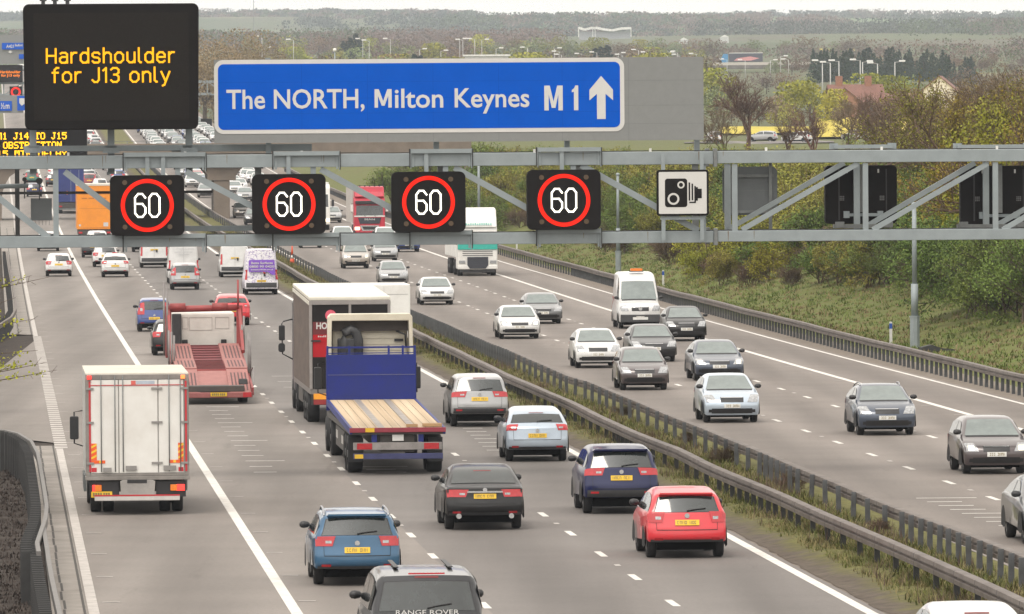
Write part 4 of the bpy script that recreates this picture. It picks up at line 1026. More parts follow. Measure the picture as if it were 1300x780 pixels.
def car_parts(key, rails=False, spoiler=True):
    """{part name: [(mesh, child-of-part list)]} for one body shape"""
    c = CARS[key]; W2 = c['W'] / 2; L2 = c['L'] / 2; P = []; mk = {}
    for q in c['P']:
        if isinstance(q, str): mk[q] = len(P)
        else: P.append(q)
    NS = 4
    D = catmull(P, NS)
    ic, it, ik, ib = (mk[k] * NS for k in 'CTKB')
    zc, zbk = D[ic][1], D[ib][1]; yc, yb_ = D[ic][0], D[ib][0]
    zmax = max(p[1] for p in D)
    def belt(y): t = min(1, max(0, (yc - y) / (yc - yb_))); return zc + (zbk - zc) * t
    def Xs(y, z):
        bz_ = belt(y)
        if z <= bz_: x = W2 * (1 - .035 * max(0, (z - .55) / .45) ** 2 - .06 * max(0, (.5 - z) / .3) ** 2)
        else: x = W2 * .965 - (z - bz_) * c['tum'] - .01
        return x
    def dfm(v):
        x, y, z = v
        u = abs(y) / L2; q = (x / W2)
        y2 = y * (1 - .07 * q * q * max(0, u - .3) ** 1.5 * 1.6)
        x2 = x * (1 - .055 * max(0, (u - .66) / .34) ** 2)
        z2 = z - .035 * q * q * (1 if z > .9 else 0) * ss(.9, 1.2, z)
        return (x2, y2, z2)
    n = len(D); r0 = .065
    nrm = []
    for i in range(n):
        a = np.array(D[max(0, i - 1)]); b_ = np.array(D[min(n - 1, i + 1)]); t = (b_ - a) / (np.linalg.norm(b_ - a) + 1e-9)
        nrm.append(np.array([t[1], -t[0]]) * -1)          # points inwards
    cen = np.array([0, .8])
    for i in range(n):
        if np.dot(nrm[i], cen - np.array(D[i])) < 0: nrm[i] = -nrm[i]
    K = 4
    b = MB(); rows = []
    for i in range(n):
        y, z = D[i]; row = []; r = r0 + .07 * ss(1.0, 1.35, z)
        for sgn in (1, -1):
            side = []
            for k in range(K):
                a = math.pi / 2 * k / (K - 1)
                ins = r * (1 - math.cos(a)); py, pz = np.array(D[i]) + nrm[i] * ins
                x = Xs(py, pz) - r + r * math.sin(a)
                side.append((sgn * x, py, pz))
            if sgn == 1: right = side[::-1]
            else: left = side
        x0 = right[-1][0]
        mid = [(x0 * (1 - 2 * (j + 1) / 7), y, z) for j in range(6)]
        row = right + mid + left
        rows.append(row); b.v += [dfm(p) for p in row]
    q = len(rows[0])
    for i in range(n - 1):
        for j in range(q - 1):
            b.f.append((i * q + j, i * q + j + 1, (i + 1) * q + j + 1, (i + 1) * q + j)); b.m.append(0); b.sm.append(True)
    for j in range(q - 1): pass
    b.f.append(tuple([j for j in range(q)][::-1] + [(n - 1) * q + j for j in range(q)])); b.m.append(0); b.sm.append(False)
    for j in (0, q - 1):
        up = [i * q + j for i in range(ic, ib + 1)]
        lo = [i * q + j for i in range(0, ic + 1)] + [i * q + j for i in range(ib, n)]
        if j: up = up[::-1]; lo = lo[::-1]
        for f in (up, lo): b.f.append(tuple(f)); b.m.append(0); b.sm.append(False)
    import bmesh
    me = b.mesh(key + '_body', [WHITEP])
    bm = bmesh.new(); bm.from_mesh(me); bmesh.ops.recalc_face_normals(bm, faces=bm.faces); bm.to_mesh(me); bm.free()
    me.set_sharp_from_angle(angle=rad(50))
    # position on the outline by fractional index / by height
    def at(s):
        i = int(min(n - 2, max(0, math.floor(s)))); t = s - i
        return np.array(D[i]) * (1 - t) + np.array(D[i + 1]) * t, -(nrm[i] * (1 - t) + nrm[i + 1] * t)
    def idx_z(z, rear):
        rng = range(n - 1, ib - 1, -1) if rear else range(0, ic + 1)
        rng = list(rng)
        for a, c_ in zip(rng, rng[1:]):
            za, z2 = D[a][1], D[c_][1]
            if (za - z) * (z2 - z) <= 0 and za != z2: return a + (c_ - a) * (z - za) / (z2 - za)
        return rng[-1]
    def idx_up(z):
        """index along the rear, glass included"""
        for i in range(n - 1, ik, -1):
            if (D[i][1] - z) * (D[i - 1][1] - z) <= 0 and D[i][1] != D[i - 1][1]:
                return i - (z - D[i][1]) / (D[i - 1][1] - D[i][1])
        return ik
    def skin(s, x, off):
        p, nn = at(s); r = r0 + .07 * ss(1.0, 1.35, p[1]); X = Xs(p[0], p[1]); e = abs(x) - (X - r); ins = 0
        if e > 0: ins = r - math.sqrt(max(0, r * r - min(e, r * .999) ** 2))
        p = p - nn * ins; p = p + nn * off
        xx_ = min(abs(x), X + off) * (1 if x > 0 else -1)
        if e > r: pass
        return dfm((xx_, p[0], p[1]))
    def patch(s0, s1, xf0, xf1, off, name, m, ns=6, nx_=6, th=.0, fz_=None):
        """patch of skin; xf are functions of t (0..1 along s) giving the sideways limits"""
        bb = MB()
        for i in range(ns + 1):
            t = i / ns; s = s0 + (s1 - s0) * t
            a = xf0(t) if callable(xf0) else xf0; e = xf1(t) if callable(xf1) else xf1
            for j in range(nx_ + 1):
                bb.v.append(skin(s, a + (e - a) * j / nx_, off))
        for i in range(ns):
            for j in range(nx_):
                k = i * (nx_ + 1) + j; bb.f.append((k, k + 1, k + nx_ + 2, k + nx_ + 1)); bb.m.append(0); bb.sm.append(True)
        return bb.mesh(name, m)
    out = [('body', me, [])]
    # rear glass, windscreen
    def wx(s, mg): p, _ = at(s); return Xs(p[0], p[1]) - mg
    g0, g1 = ik + .8, ib - .12
    if key == 'saloon': g0, g1 = ik - 1.6, ib - .6
    A, B_ = wx(g0, .13), wx(g1, .12)
    if not c.get('van'): out.append(('rear_window', patch(g0, g1, lambda t: -(A + (B_ - A) * t), lambda t: A + (B_ - A) * t, .009, 'rear_window', GLASS, 6, 8), []))
    h0, h1 = ic + .25, it - .1
    A2, B2 = wx(h0, .10), wx(h1, .12)
    out.append(('windscreen', patch(h0, h1, lambda t: -(A2 + (B2 - A2) * t), lambda t: A2 + (B2 - A2) * t, .009, 'windscreen', SCREEN, 6, 8), []))
    # side windows: quads in the leaning plane of the cabin side
    def top_y(z): return None
    up_pts = [D[i] for i in range(ic, ib + 1)]
    def roof_z(y):
        best = None
        for (y0, z0), (y1, z1) in zip(up_pts, up_pts[1:]):
            if (y0 - y) * (y1 - y) <= 0 and y0 != y1:
                z = z0 + (z1 - z0) * (y - y0) / (y1 - y0); best = z if best is None else max(best, z)
        return best or zc
    ya, yz = D[ic][0] - .16, D[ib][0] + .12
    cuts = [ya, ya - (ya - yz) * .46, yz] if not c.get('van') else [ya, ya - 1.15]
    for sgn in (1, -1):
        bb = MB()
        for y0, y1 in zip(cuts, cuts[1:]):
            y0 -= .04; y1 += .04; N_ = 8; T = []; Bt = []
            for k in range(N_ + 1):
                y = y0 + (y1 - y0) * k / N_; zt_ = roof_z(y) - .10; z0_ = belt(y) + .035
                zt_ = max(zt_, z0_ + .01)
                T.append((y, zt_)); Bt.append((y, z0_))
            base = len(bb.v)
            for (y, z) in T: bb.v.append(dfm((sgn * (Xs(y, z) + .007), y, z)))
            for (y, z) in Bt: bb.v.append(dfm((sgn * (Xs(y, z) + .007), y, z)))
            for k in range(N_):
                f = (base + k, base + k + 1, base + N_ + 2 + k, base + N_ + 1 + k)
                bb.f.append(f if sgn < 0 else f[::-1]); bb.m.append(0); bb.sm.append(False)
        out.append(('side_window', bb.mesh('side_window', GLASS), []))
    z0, z1, fi, fo = c['rl']
    for sgn in (1, -1):
        out.append(('tail_light', patch(idx_up(z0), idx_up(z1), lambda t: sgn * (W2 * fi + (W2 * .08 * (1 - t) if z1 < 1.2 else W2 * (-.02 * t))), sgn * W2 * min(.995, fo + (0.2 if z1 > 1.2 else 0)), .014, 'tail_light', REDL, 8, 7), []))
        out.append(('lit_bulb', patch(idx_z(c['hl'][0] + .03, False), idx_z(c['hl'][1] - .01, False), sgn * W2 * .70, sgn * W2 * .88, .020, 'lit_bulb', HEADLIT, 3, 4), []))
        out.append(('headlight', patch(idx_z(c['hl'][0], False), idx_z(c['hl'][1] + .06, False), lambda t: sgn * W2 * (.56 + .12 * t), sgn * W2 * .995, .012, 'headlight', WHL, 5, 6), []))
    out.append(('grille', patch(idx_z(c['hl'][0] + .0, False), idx_z(c['hl'][1] - .01, False), -W2 * .42, W2 * .42, .010, 'grille', BLACK, 3, 4), []))
    out.append(('lower_intake', patch(idx_z(.30, False), idx_z(.45, False), lambda t: -W2 * (.75), lambda t: W2 * .75, .010, 'lower_intake', BLACK, 3, 6), []))
    zb0 = .355 if key not in ('suv', 'bigsuv', 'van', 'lowvan') else .42
    zb1 = {'suv': .58, 'bigsuv': .6, 'saloon': .42, 'van': .68, 'lowvan': .66, 'hatch': .41, 'hatchb': .42, 'estate': .41, 'mpv': .42}.get(key, .42)
    out.append(('bumper_trim', patch(idx_up(zb0), idx_up(zb1), -W2 * .93, W2 * .93, .012, 'bumper_trim', DGREY, 3, 10), []))
    if not c.get('van'):
        bb = MB(); zt_ = idx_up(.60); zq = idx_up(.615)
        def seam(s0, s1, x0, x1):
            base = len(bb.v); N2 = 8
            for j in range(N2 + 1):
                x = x0 + (x1 - x0) * j / N2
                bb.v.extend([skin(s0, x, .004), skin(s1, x, .004)])
            for j in range(N2): bb.f.append((base + 2 * j, base + 2 * j + 2, base + 2 * j + 3, base + 2 * j + 1)); bb.m.append(0); bb.sm.append(False)
        seam(zt_, zq, -W2 * .78, W2 * .78)
        for sg in (-1, 1):
            base = len(bb.v); N2 = 8; za_, zb2 = .61, min(c['rl'][0] + .02, zbk - .04)
            for j in range(N2 + 1):
                q_ = idx_up(za_ + (zb2 - za_) * j / N2); bb.v.extend([skin(q_, sg * W2 * .775, .004), skin(q_, sg * W2 * .785, .004)])
            for j in range(N2): bb.f.append((base + 2 * j, base + 2 * j + 2, base + 2 * j + 3, base + 2 * j + 1)); bb.m.append(0); bb.sm.append(False)
        out.append(('tailgate_seam', bb.mesh('tailgate_seam', pm('panel_gap', (.01, .01, .01), .8)), []))
        zr0 = .40 if key not in ('suv', 'bigsuv') else .5
        for sg in (-1, 1):
            out.append(('reflector', patch(idx_up(zr0), idx_up(zr0 + .045), sg * W2 * .62, sg * W2 * .84, .016, 'reflector', REDL, 1, 3), []))
        out.append(('brake_light', patch(ik + .15, ik + .4, -.2, .2, .012, 'brake_light', pm('dim_red_lens', (.16, .01, .012), .3), 1, 2), []))
        if key not in ('saloon',):
            bb = MB(); q0, q1 = ib - .3, ib - 1.5
            bb.tube([skin(q0, .0, .03), skin(q0 - .25, .12, .03), skin(q1 + .6, .42, .025)], .012, 5); out.append(('rear_wiper', bb.mesh('rear_wiper', BLACK), []))
            out.append(('window_surround', patch(g0 - .15, g1 + .05, lambda t: -(A + .02 + (B_ - A) * t), lambda t: A + .02 + (B_ - A) * t, .005, 'window_surround', BLACK, 6, 8), []))
        zz_ = z0 + (z1 - z0) * .28; zy_ = z0 + (z1 - z0) * .55
        for sg in (-1, 1):
            out.append(('reversing_lamp', patch(idx_up(zz_), idx_up(zy_), sg * W2 * (fi + .10), sg * W2 * min(.9, fi + .24), .018, 'reversing_lamp', WHL, 2, 3), []))
    zf0 = .33 if key not in ('suv', 'bigsuv', 'van', 'lowvan') else .42
    for sg in (-1, 1):
        out.append(('fog_lamp', patch(idx_z(zf0, False), idx_z(zf0 + .09, False), sg * W2 * .66, sg * W2 * .86, .013, 'fog_lamp', BLACK, 2, 3), []))
    out.append(('cowl', patch(ic - .35, ic + .28, -W2 * .80, W2 * .80, .006, 'cowl', BLACK, 2, 8), []))
    out.append(('chrome_trim', patch(idx_z(c['hl'][1] - .03, False), idx_z(c['hl'][1] - .012, False), -W2 * .40, W2 * .40, .014, 'chrome_trim', CHROME, 1, 4), []))
    def plate(z, rear, name, m):
        s = idx_up(z) if rear else idx_z(z, False); s2 = idx_up(z + .115) if rear else idx_z(z + .115, False)
        pme = patch(s, s2, -.27, .27, .022, name, m, 2, 4)
        bb = MB(); x = -.225; rs = random.Random(int(z * 1000) + rear)
        def stroke(xa, xe, fa, fe):
            base = len(bb.v); a_ = s + (s2 - s) * fa; e_ = s + (s2 - s) * fe
            bb.v.extend([skin(a_, xa, .026), skin(a_, xe, .026), skin(e_, xe, .026), skin(e_, xa, .026)])
            bb.f.append((base, base + 1, base + 2, base + 3)); bb.m.append(0); bb.sm.append(False)
        for k in range(7):
            if k == 4: x += .05
            stroke(x, x + .012, .2, .8); c_ = rs.random()
            if c_ < .6: stroke(x + .033, x + .045, .2, .8)
            if c_ > .25: stroke(x + .012, x + .034, .68, .8)
            if c_ > .5: stroke(x + .012, x + .034, .2, .32)
            x += .057
        return (name, pme, [('plate_letters', bb.mesh('plate_letters', PLK))])
    zp = {'saloon': .72, 'estate': .66, 'suv': .80, 'bigsuv': .86, 'hatch': .70, 'hatchb': .66, 'small': .56, 'mpv': .70, 'van': .72, 'lowvan': 1.15}[key]
    out.append(plate(zp, True, 'number_plate', PLY)); out.append(plate(.47, False, 'number_plate', PLW))
    bb = MB(); sp_ = idx_up(min(zp + .2, zbk - .03)); p, nn = at(sp_); o_ = dfm((0, p[0] + nn[0] * .02, p[1] + nn[1] * .02))
    bb.tube([(0, o_[1] + .012, o_[2]), (0, o_[1] - .01, o_[2])], .052, 12); out.append(('badge', bb.mesh('badge', BADGE), []))
    for sgn in (1, -1):
        bb = MB(); y = yc - .22; z = zc + .06; x = Xs(y, z)
        vs = []
        for (dx, s_) in ((.0, .35), (.04, .8), (.12, 1), (.18, .85), (.21, .4)):
            vs.append((dx, s_))
        bb.tube([(sgn * (x - .02 + dx), y + .02 - dx * .15, z + .05) for dx, s_ in vs], [.075 * s_ for dx, s_ in vs], 8)
        out.append(('mirror', bb.mesh('mirror', BLACK), []))
    if rails:
        for sgn in (1, -1):
            bb = MB(); pts = []
            for y in np.linspace(D[it][0] - .15, D[ik][0] + .1, 8):
                z = roof_z(y); pts.append(dfm((sgn * (Xs(y, z) - .06), y, z + .035)))
            pts[0] = (pts[0][0], pts[0][1], pts[0][2] - .05); pts[-1] = (pts[-1][0], pts[-1][1], pts[-1][2] - .05)
            bb.tube(pts, .022, 6); out.append(('roof_rail', bb.mesh('roof_rail', RIMM), []))
    # wheels with dark arches
    wr = c['wr']
    wh = MB(); wh.lathe_x([(-.10, wr * .6), (-.10, wr * .93), (-.075, wr), (.075, wr), (.10, wr * .93), (.10, wr * .66)], (0, 0, 0), 24)
    wh = wh.mesh('wheel', RUBBER)
    rm = MB(); rm.lathe_x([(.085, wr * .68), (.075, wr * .6), (.06, wr * .3), (.075, wr * .12), (.075, 0)], (0, 0, 0), 24)
    for k in range(5):
        a = 2 * math.pi * k / 5; rm.bar((.078, .1 * wr * math.cos(a), .1 * wr * math.sin(a)), (.082, .62 * wr * math.cos(a), .62 * wr * math.sin(a)), .09 * wr * 2, .03, up=(1, 0, 0))
    rm = rm.mesh('rim', RIMM)
    ar = MB(); N_ = 16
    for k in range(N_ + 1):
        a = math.pi * (1.08 * k / N_ - .04); R1 = wr + .065
        ar.v += [(.0, R1 * math.cos(a), R1 * math.sin(a)), (.0, 0, -.1)]
    for k in range(N_): ar.f.append((2 * k, 2 * k + 2, 2 * k + 3, 2 * k + 1)); ar.m.append(0); ar.sm.append(False)
    ar = ar.mesh('wheel_arch', pm('wheel_well', (.008, .008, .008), .9, 0, .1, 5))
    for sgn in (1, -1):
        for y in (c['wb'] / 2, -c['wb'] / 2):
            x = dfm((Xs(y, .45), y, .45))[0]
            out.append(('wheel_arch', ar, [], (sgn * (x + .006), y, wr), 0 if sgn > 0 else math.pi))
            out.append(('wheel', wh, [('rim', rm)], (sgn * (x - .155), y, wr), 0 if sgn > 0 else math.pi))
    tb = MB(); tb.box(-W2 * .72, W2 * .72, -L2 * .84, L2 * .84, .17, .46); out.append(('underside', tb.mesh('underside', pm('underside_shade', (.004, .004, .004), .95, 0, .1, 5, spec=.05)), []))  # box coloured near black to paint in the shade under the car
    return out

SHAPES = {}
def shape(key, rails=False):
    if (key, rails) not in SHAPES: SHAPES[(key, rails)] = car_parts(key, rails)
    return SHAPES[(key, rails)]

WINLIGHT = {}
def make_car(key, paint_m, loc, rz, label, cat='car', group=None, rails=False, scale=1.0, lit=None, screen=None, name='car'):
    r = empty(name, loc, rz, label, cat, group); r.scale = (scale, 1, (1 + scale) / 2)
    for e in shape(key, rails):
        nm, me, subs = e[:3]
        if nm == 'lit_bulb' and lit != 'head': continue
        o = bpy.data.objects.new(nm, me); COL.objects.link(o); o.parent = r
        if len(e) > 3: o.location = e[3]; o.rotation_euler = (0, 0, e[4])
        m = None
        if nm in ('body', ): m = paint_m
        if nm == 'tail_light' and lit == 'tail': m = REDLIT
        if nm == 'rear_window' and screen: m = screen
        if m: o.material_slots[0].link = 'OBJECT'; o.material_slots[0].material = m
        for sn, sm_ in subs:
            q = bpy.data.objects.new(sn, sm_); COL.objects.link(q); q.parent = o
    return r

LITE = {}
def lite_mesh(key):
    if key not in LITE:
        b = MB(); mats = [WHITEP]
        for e in shape(key):
            nm, me, subs = e[:3]
            if nm in ('lit_bulb', 'badge', 'wheel_arch', 'roof_rail', 'rear_wiper', 'tailgate_seam', 'cowl', 'fog_lamp', 'chrome_trim', 'reversing_lamp', 'reflector', 'brake_light', 'window_surround', 'number_plate'): continue
            lo = e[3] if len(e) > 3 else (0, 0, 0)
            m = me.materials[0]
            if nm == 'body': mi = 0
            else:
                if m not in mats: mats.append(m)
                mi = mats.index(m)
            s_ = -1 if len(e) > 3 and e[4] else 1
            b.add([(v.co.x * s_ + lo[0], v.co.y * s_ + lo[1], v.co.z + lo[2]) for v in me.vertices], [tuple(p.vertices) for p in me.polygons], mi, nm == 'body')
        me = b.mesh('far_car', mats); me.set_sharp_from_angle(angle=rad(50)); LITE[key] = me
    return LITE[key]
def lite_car(key, paint_m, loc, rz, label, group, scale=1.0):
    o = bpy.data.objects.new('car', lite_mesh(key)); COL.objects.link(o); o.location = loc; o.rotation_euler = (0, 0, rz); o.scale = (scale, 1, 1)
    o.material_slots[0].link = 'OBJECT'; o.material_slots[0].material = paint_m
    return tag(o, label, 'car', group)

def place(xr, yb, W, near_axle, away=True):
    """ground spot and heading of a vehicle whose near end shows its right edge at xr and tyres at yb"""
    P = G(xr, yb); slope = math.atan((zr(P.y + 4) - zr(P.y - 4)) / 8)
    r = Vector((math.cos(ROADA), math.sin(ROADA), 0)); f = Vector((-math.sin(ROADA), math.cos(ROADA), 0))
    c = P - r * (W / 2) + f * near_axle
    c.z = zr(c.y) + .008
    return c, (ROADA if away else ROADA + math.pi)

P_WHITE = paint('white', (.58, .58, .575)); P_SILVER = pm('paint_silver', (.34, .345, .35), .3, .45, .05, 3, coat=.6); P_GREY = pm('paint_grey', (.14, .145, .15), .3, .3, .06, 3, coat=.7)
P_BLACK = pm('paint_black', (.008, .008, .009), .35, 0, .05, 3, coat=.4, spec=.3); P_DGREY = pm('paint_dark_grey', (.022, .023, .026), .3, .2, .06, 3, coat=.5); P_NAVY = pm('paint_navy', (.004, .008, .055), .3, .1, .05, 3, coat=.6, spec=.3); P_NAVYG = pm('paint_navy_grey', (.055, .07, .10), .3, .3, .06, 3, coat=.7)
P_BLUE = pm('paint_blue', (.030, .098, .185), .3, .3, .06, 3, coat=.7); P_ICE = pm('paint_ice_blue', (.42, .49, .57), .3, .35, .05, 3, coat=.7); P_RED = paint('red', (.58, .018, .03)); P_MAROON = paint('maroon', (.25, .015, .02))
P_BROWN = pm('paint_taupe', (.085, .07, .072), .3, .3, .06, 3, coat=.7); P_GREEN = paint('green', (.02, .12, .08)); P_DBLUE = paint('mid_blue', (.03, .06, .22)); P_CHAMP = pm('paint_champagne', (.42, .38, .34), .3, .4, .05, 3, coat=.7)

NEAR = [  # shape, paint, right edge px, tyre line px, rails, lit, label
 ('estate', P_BLUE, 508, 741, True, None, 'blue estate car with silver roof rails, in front of the dark off-roader', 0),
 ('bigsuv', P_DGREY, 616, 862, False, None, 'dark off-roader at the bottom edge with white letters under its rear window', 0),
 ('saloon', P_BLACK, 664, 671, False, None, 'black saloon with twin tailpipes behind the flatbed', 0),
 ('suv', P_SILVER, 645, 541, False, None, 'silver-white car with wide red lamps beside the flatbed', 0),
 ('hatchb', P_ICE, 721, 585, False, None, 'pale ice blue hatchback between the white car and the dark blue crossover', 0),
 ('suv', P_NAVY, 835, 651, False, None, 'dark blue crossover with black lower bumper, ahead of the red hatchback', 0),
 ('hatch', P_RED, 921, 707, False, None, 'bright red hatchback nearest to the central barrier', 0),
 ('hatch', P_WHITE, 1306, 884, False, None, 'white car roof cut off by the bottom right edge', 0),
 ('small', P_DBLUE, 218, 421, False, None, 'small upright blue car to the left of the red car transporter', 0),
 ('hatch', P_BLACK, 246, 451, False, None, 'black car mostly hidden behind the red car transporter', 0),
 ('hatchb', P_RED, 318, 413, False, None, 'small rounded red car to the right of the red car transporter', 0),
 ('mpv', P_SILVER, 254, 368, False, None, 'silver car with tall red lamps, behind the tall white van', 0),
 ('hatch', P_WHITE, 92, 351, False, None, 'white hatchback alone on the hard shoulder under the gantry', 0),
 ('hatchb', P_WHITE, 164, 352, False, None, 'white hatchback with dark rear glass just right of the hard shoulder line', 0),
 ('hatch', P_WHITE, 150, 339, False, None, 'white car half hidden behind the white hatchback right of the shoulder line', 0),
 ('hatch', P_DGREY, 134, 327, False, None, 'dark car mostly hidden behind two white hatchbacks', 0),
 ('hatch', P_WHITE, 76, 319, False, None, 'white car whose roof shows over the lower gantry beam at the left', 0),
 ('hatch', P_BLACK, 197, 320, False, None, 'dark car whose tyres show just under the gantry beam, left of the white pickup', 0),
 ('hatch', P_WHITE, 138, 318, False, None, 'white car roof in front of the orange lorry', 0),
 ('hatch', P_NAVY, 54, 250, False, None, 'dark blue car with red lamps left of the dark blue lorry', 0),
 ('mpv', P_GREEN, 50, 234, False, None, 'green car ahead of the dark blue car at the far left', 0),
 ('hatch', P_DGREY, 77, 237, False, None, 'dark car partly hidden by the dark blue lorry', 0),
 ('mpv', P_MAROON, 123, 238, False, None, 'red car showing over the orange lorry', 0),
 ('hatch', P_WHITE, 137, 244, False, None, 'white car showing just over the roof of the orange lorry', 0),
 # towards the camera
 ('hatchb', P_BLACK, 896, 433, False, None, 'dark hatchback just right of the white van with beacon', 1),
 ('saloon', P_GREY, 713, 411, False, None, 'dark grey saloon ahead of the silver-white saloon', 1),
 ('saloon', P_WHITE, 685, 430, False, 'head', 'silver-white saloon with headlamps on, beside the central barrier', 1),
 ('hatchb', P_WHITE, 787, 467, False, None, 'white hatchback with rounded front, left of the dark saloon and hatchback', 1),
 ('saloon', P_DGREY, 858, 459, False, None, 'dark saloon half hidden behind the taupe hatchback', 1),
 ('hatch', P_BROWN, 848, 495, False, None, 'taupe hatchback with large clear headlamps by the barrier', 1),
 ('saloon', P_NAVYG, 943, 483, False, 'head', 'navy car with yellow headlamps on, behind the ice blue hatchback', 1),
 ('hatchb', P_ICE, 963, 536, False, None, 'ice blue oncoming hatchback nearest to the central barrier', 1),
 ('hatchb', P_NAVYG, 1161, 552, True, None, 'dark navy hatchback with roof rails, alone in the middle lane', 1),
 ('hatch', P_BROWN, 1303, 601, False, 'head', 'dark car with lit headlamps at the right edge of the picture', 1),
 ('saloon', P_GREY, 1402, 690, False, None, 'grey car cut off by the right edge near the barrier', 1),
 ('suv', P_CHAMP, 469, 341, False, 'head', 'pale off-roader with bright headlamps, oncoming under the gantry', 1),
 ('hatch', P_SILVER, 505, 332, False, None, 'silver car beside the pale off-roader under the gantry', 1),
 ('hatch', P_SILVER, 518, 363, False, None, 'silver-white hatchback above the brown curtain-sided lorry roof, oncoming', 1),
 ('saloon', P_WHITE, 576, 387, False, None, 'white saloon with oval grille, left of the white oncoming lorry', 1),
 ('hatch', P_DBLUE, 533, 320, False, None, 'dark blue vehicle front under the gantry, left of the white lorry', 1),
 ('hatch', P_DGREY, 409, 315, False, None, 'dark car bottom peeping under the gantry above the cone', 1),
 ('saloon', P_SILVER, 434, 283, False, None, 'grey car between the white lorry and the red lorry', 1),
 ('hatch', P_WHITE, 450, 312, False, None, 'white car roof just left of the red lorry grille', 1),
 ('hatch', P_WHITE, 504, 313, False, None, 'white car roof just right of the red lorry grille', 1),
 ('hatch', P_CHAMP, 320, 277, False, None, 'champagne car just right of the bridge pier', 1),
 ('saloon', P_DGREY, 337, 286, False, None, 'dark car behind the second lit signal, nearest to the pier', 1),
 ('hatch', P_SILVER, 322, 256, False, None, 'silver car with dark bumper at the left edge of the second lit signal', 1),
 ('saloon', P_WHITE, 308, 247, False, None, 'white saloon behind the champagne car near the pier', 1),
 ('saloon', P_WHITE, 324, 231, False, None, 'white saloon just above the left corner of the second lit signal', 1),
 ('saloon', P_SILVER, 273, 251, False, None, 'pale silver car just left of the bridge pier', 1),
 ('hatch', P_WHITE, 254, 238, False, None, 'white car right of the first lit signal, near the barrier', 1),
 ('hatch', P_SILVER, 245, 225, False, None, 'silver car between the first lit signal and the pier, farther one', 1),
 ('hatch', P_MAROON, 263, 227, False, None, 'dark red car under the pier cap', 1),
]
EXTRA = {}
for key, pt, xr, yb, rails, lit, label, onc in NEAR:
    c = CARS[key]; s = FPX / G(xr, yb).y
    loc, rz = place(xr, yb, c['W'], c['wb'] / 2, not onc)
    o = make_car(key, pt, loc, rz, label, rails=rails, lit=lit)
    EXTRA[label] = o
# lettering and trim that only some cars carry
o = EXTRA['dark off-roader at the bottom edge with white letters under its rear window']
text('rear_letters', 'RANGE ROVER', PLW, o, -.52, .52, 1.125, .075, -2.385)
b = MB().box(-.3, .3, -2.16, -2.10, 1.775, 1.80); b.build('brake_light', REDL, o)
for x in (-.45, .45): MB().box(x - .04, x + .04, -1.2, 1.0, 1.835, 1.85).build('roof_strip', BLACK, o)
o = EXTRA['black saloon with twin tailpipes behind the flatbed']
MB().box(-.40, .40, -2.405, -2.385, .86, .90).build('chrome_bar', CHROME, o)
for x in (-.6, .6): MB().tube([(x, -2.43, .33), (x, -2.3, .33)], .06, 12).build('tailpipe', CHROME, o)
o = EXTRA['dark blue crossover with black lower bumper, ahead of the red hatchback']
MB().prism([(-.62, 1.54), (.62, 1.54), (.66, 1.50), (-.66, 1.50)], -1.98, -1.78).build('spoiler', P_NAVY, o)
o = EXTRA['bright red hatchback nearest to the central barrier']
MB().prism([(-.55, 1.385), (.55, 1.385), (.58, 1.35), (-.58, 1.35)], -1.78, -1.60).build('spoiler', P_RED, o)
o = EXTRA['blue estate car with silver roof rails, in front of the dark off-roader']
MB().prism([(-.56, 1.44), (.56, 1.44), (.6, 1.40), (-.6, 1.40)], -2.14, -1.96).build('spoiler', P_BLUE, o)

# ---- far traffic, beyond the bridge
R2 = random.Random(21)
far_kind = [('white', P_WHITE, .52), ('silver', P_SILVER, .2), ('grey', P_GREY, .1), ('black', P_BLACK, .08), ('red', P_RED, .05), ('blue', P_DBLUE, .05)]
def pick():
    t = R2.random()
    for nm, m, p in far_kind:
        t -= p
        if t <= 0: return nm, m
    return 'white', P_WHITE
def far_lane(off, y0, y1, g0, g1, onc):
    y = y0
    while y < y1:
        X = hs(y) + off + R2.uniform(-.25, .25) + (rgtof(y) if onc else 0); z = zr(y)
        px, py = project(X, y, z)
        vis = (-12 < px < 30 and 40 < py < 166) or (96 < px < 275 and 162 < py < 196) or (-12 < px < 330 and 214 < py < 262) or (238 < px < 275 and 150 < py < 185)
        if vis and not (Ybr - 6 < y < Ybr + 14):
            nm, m = pick()
            if y < 830: pass
            else:
                key = R2.choice(['hatch', 'saloon', 'mpv', 'estate', 'suv', 'hatch'])
                where = 'oncoming queue far beyond the bridge' if onc else 'far traffic heading away beyond the bridge'
                lite_car(key, m, (X, y, z + .01), ROADA + (math.pi if onc else 0), f'tiny {nm} car in the {where}', f'{nm} cars in the {where}')
        y += R2.uniform(g0, g1)
for off in (17.1, 20.4, 23.7, 27.0): far_lane(off, 880, 2450, 11, 19, True)
for off in (1.8, 5.5, 9.0): far_lane(off, 940, 2450, 22, 48, False)
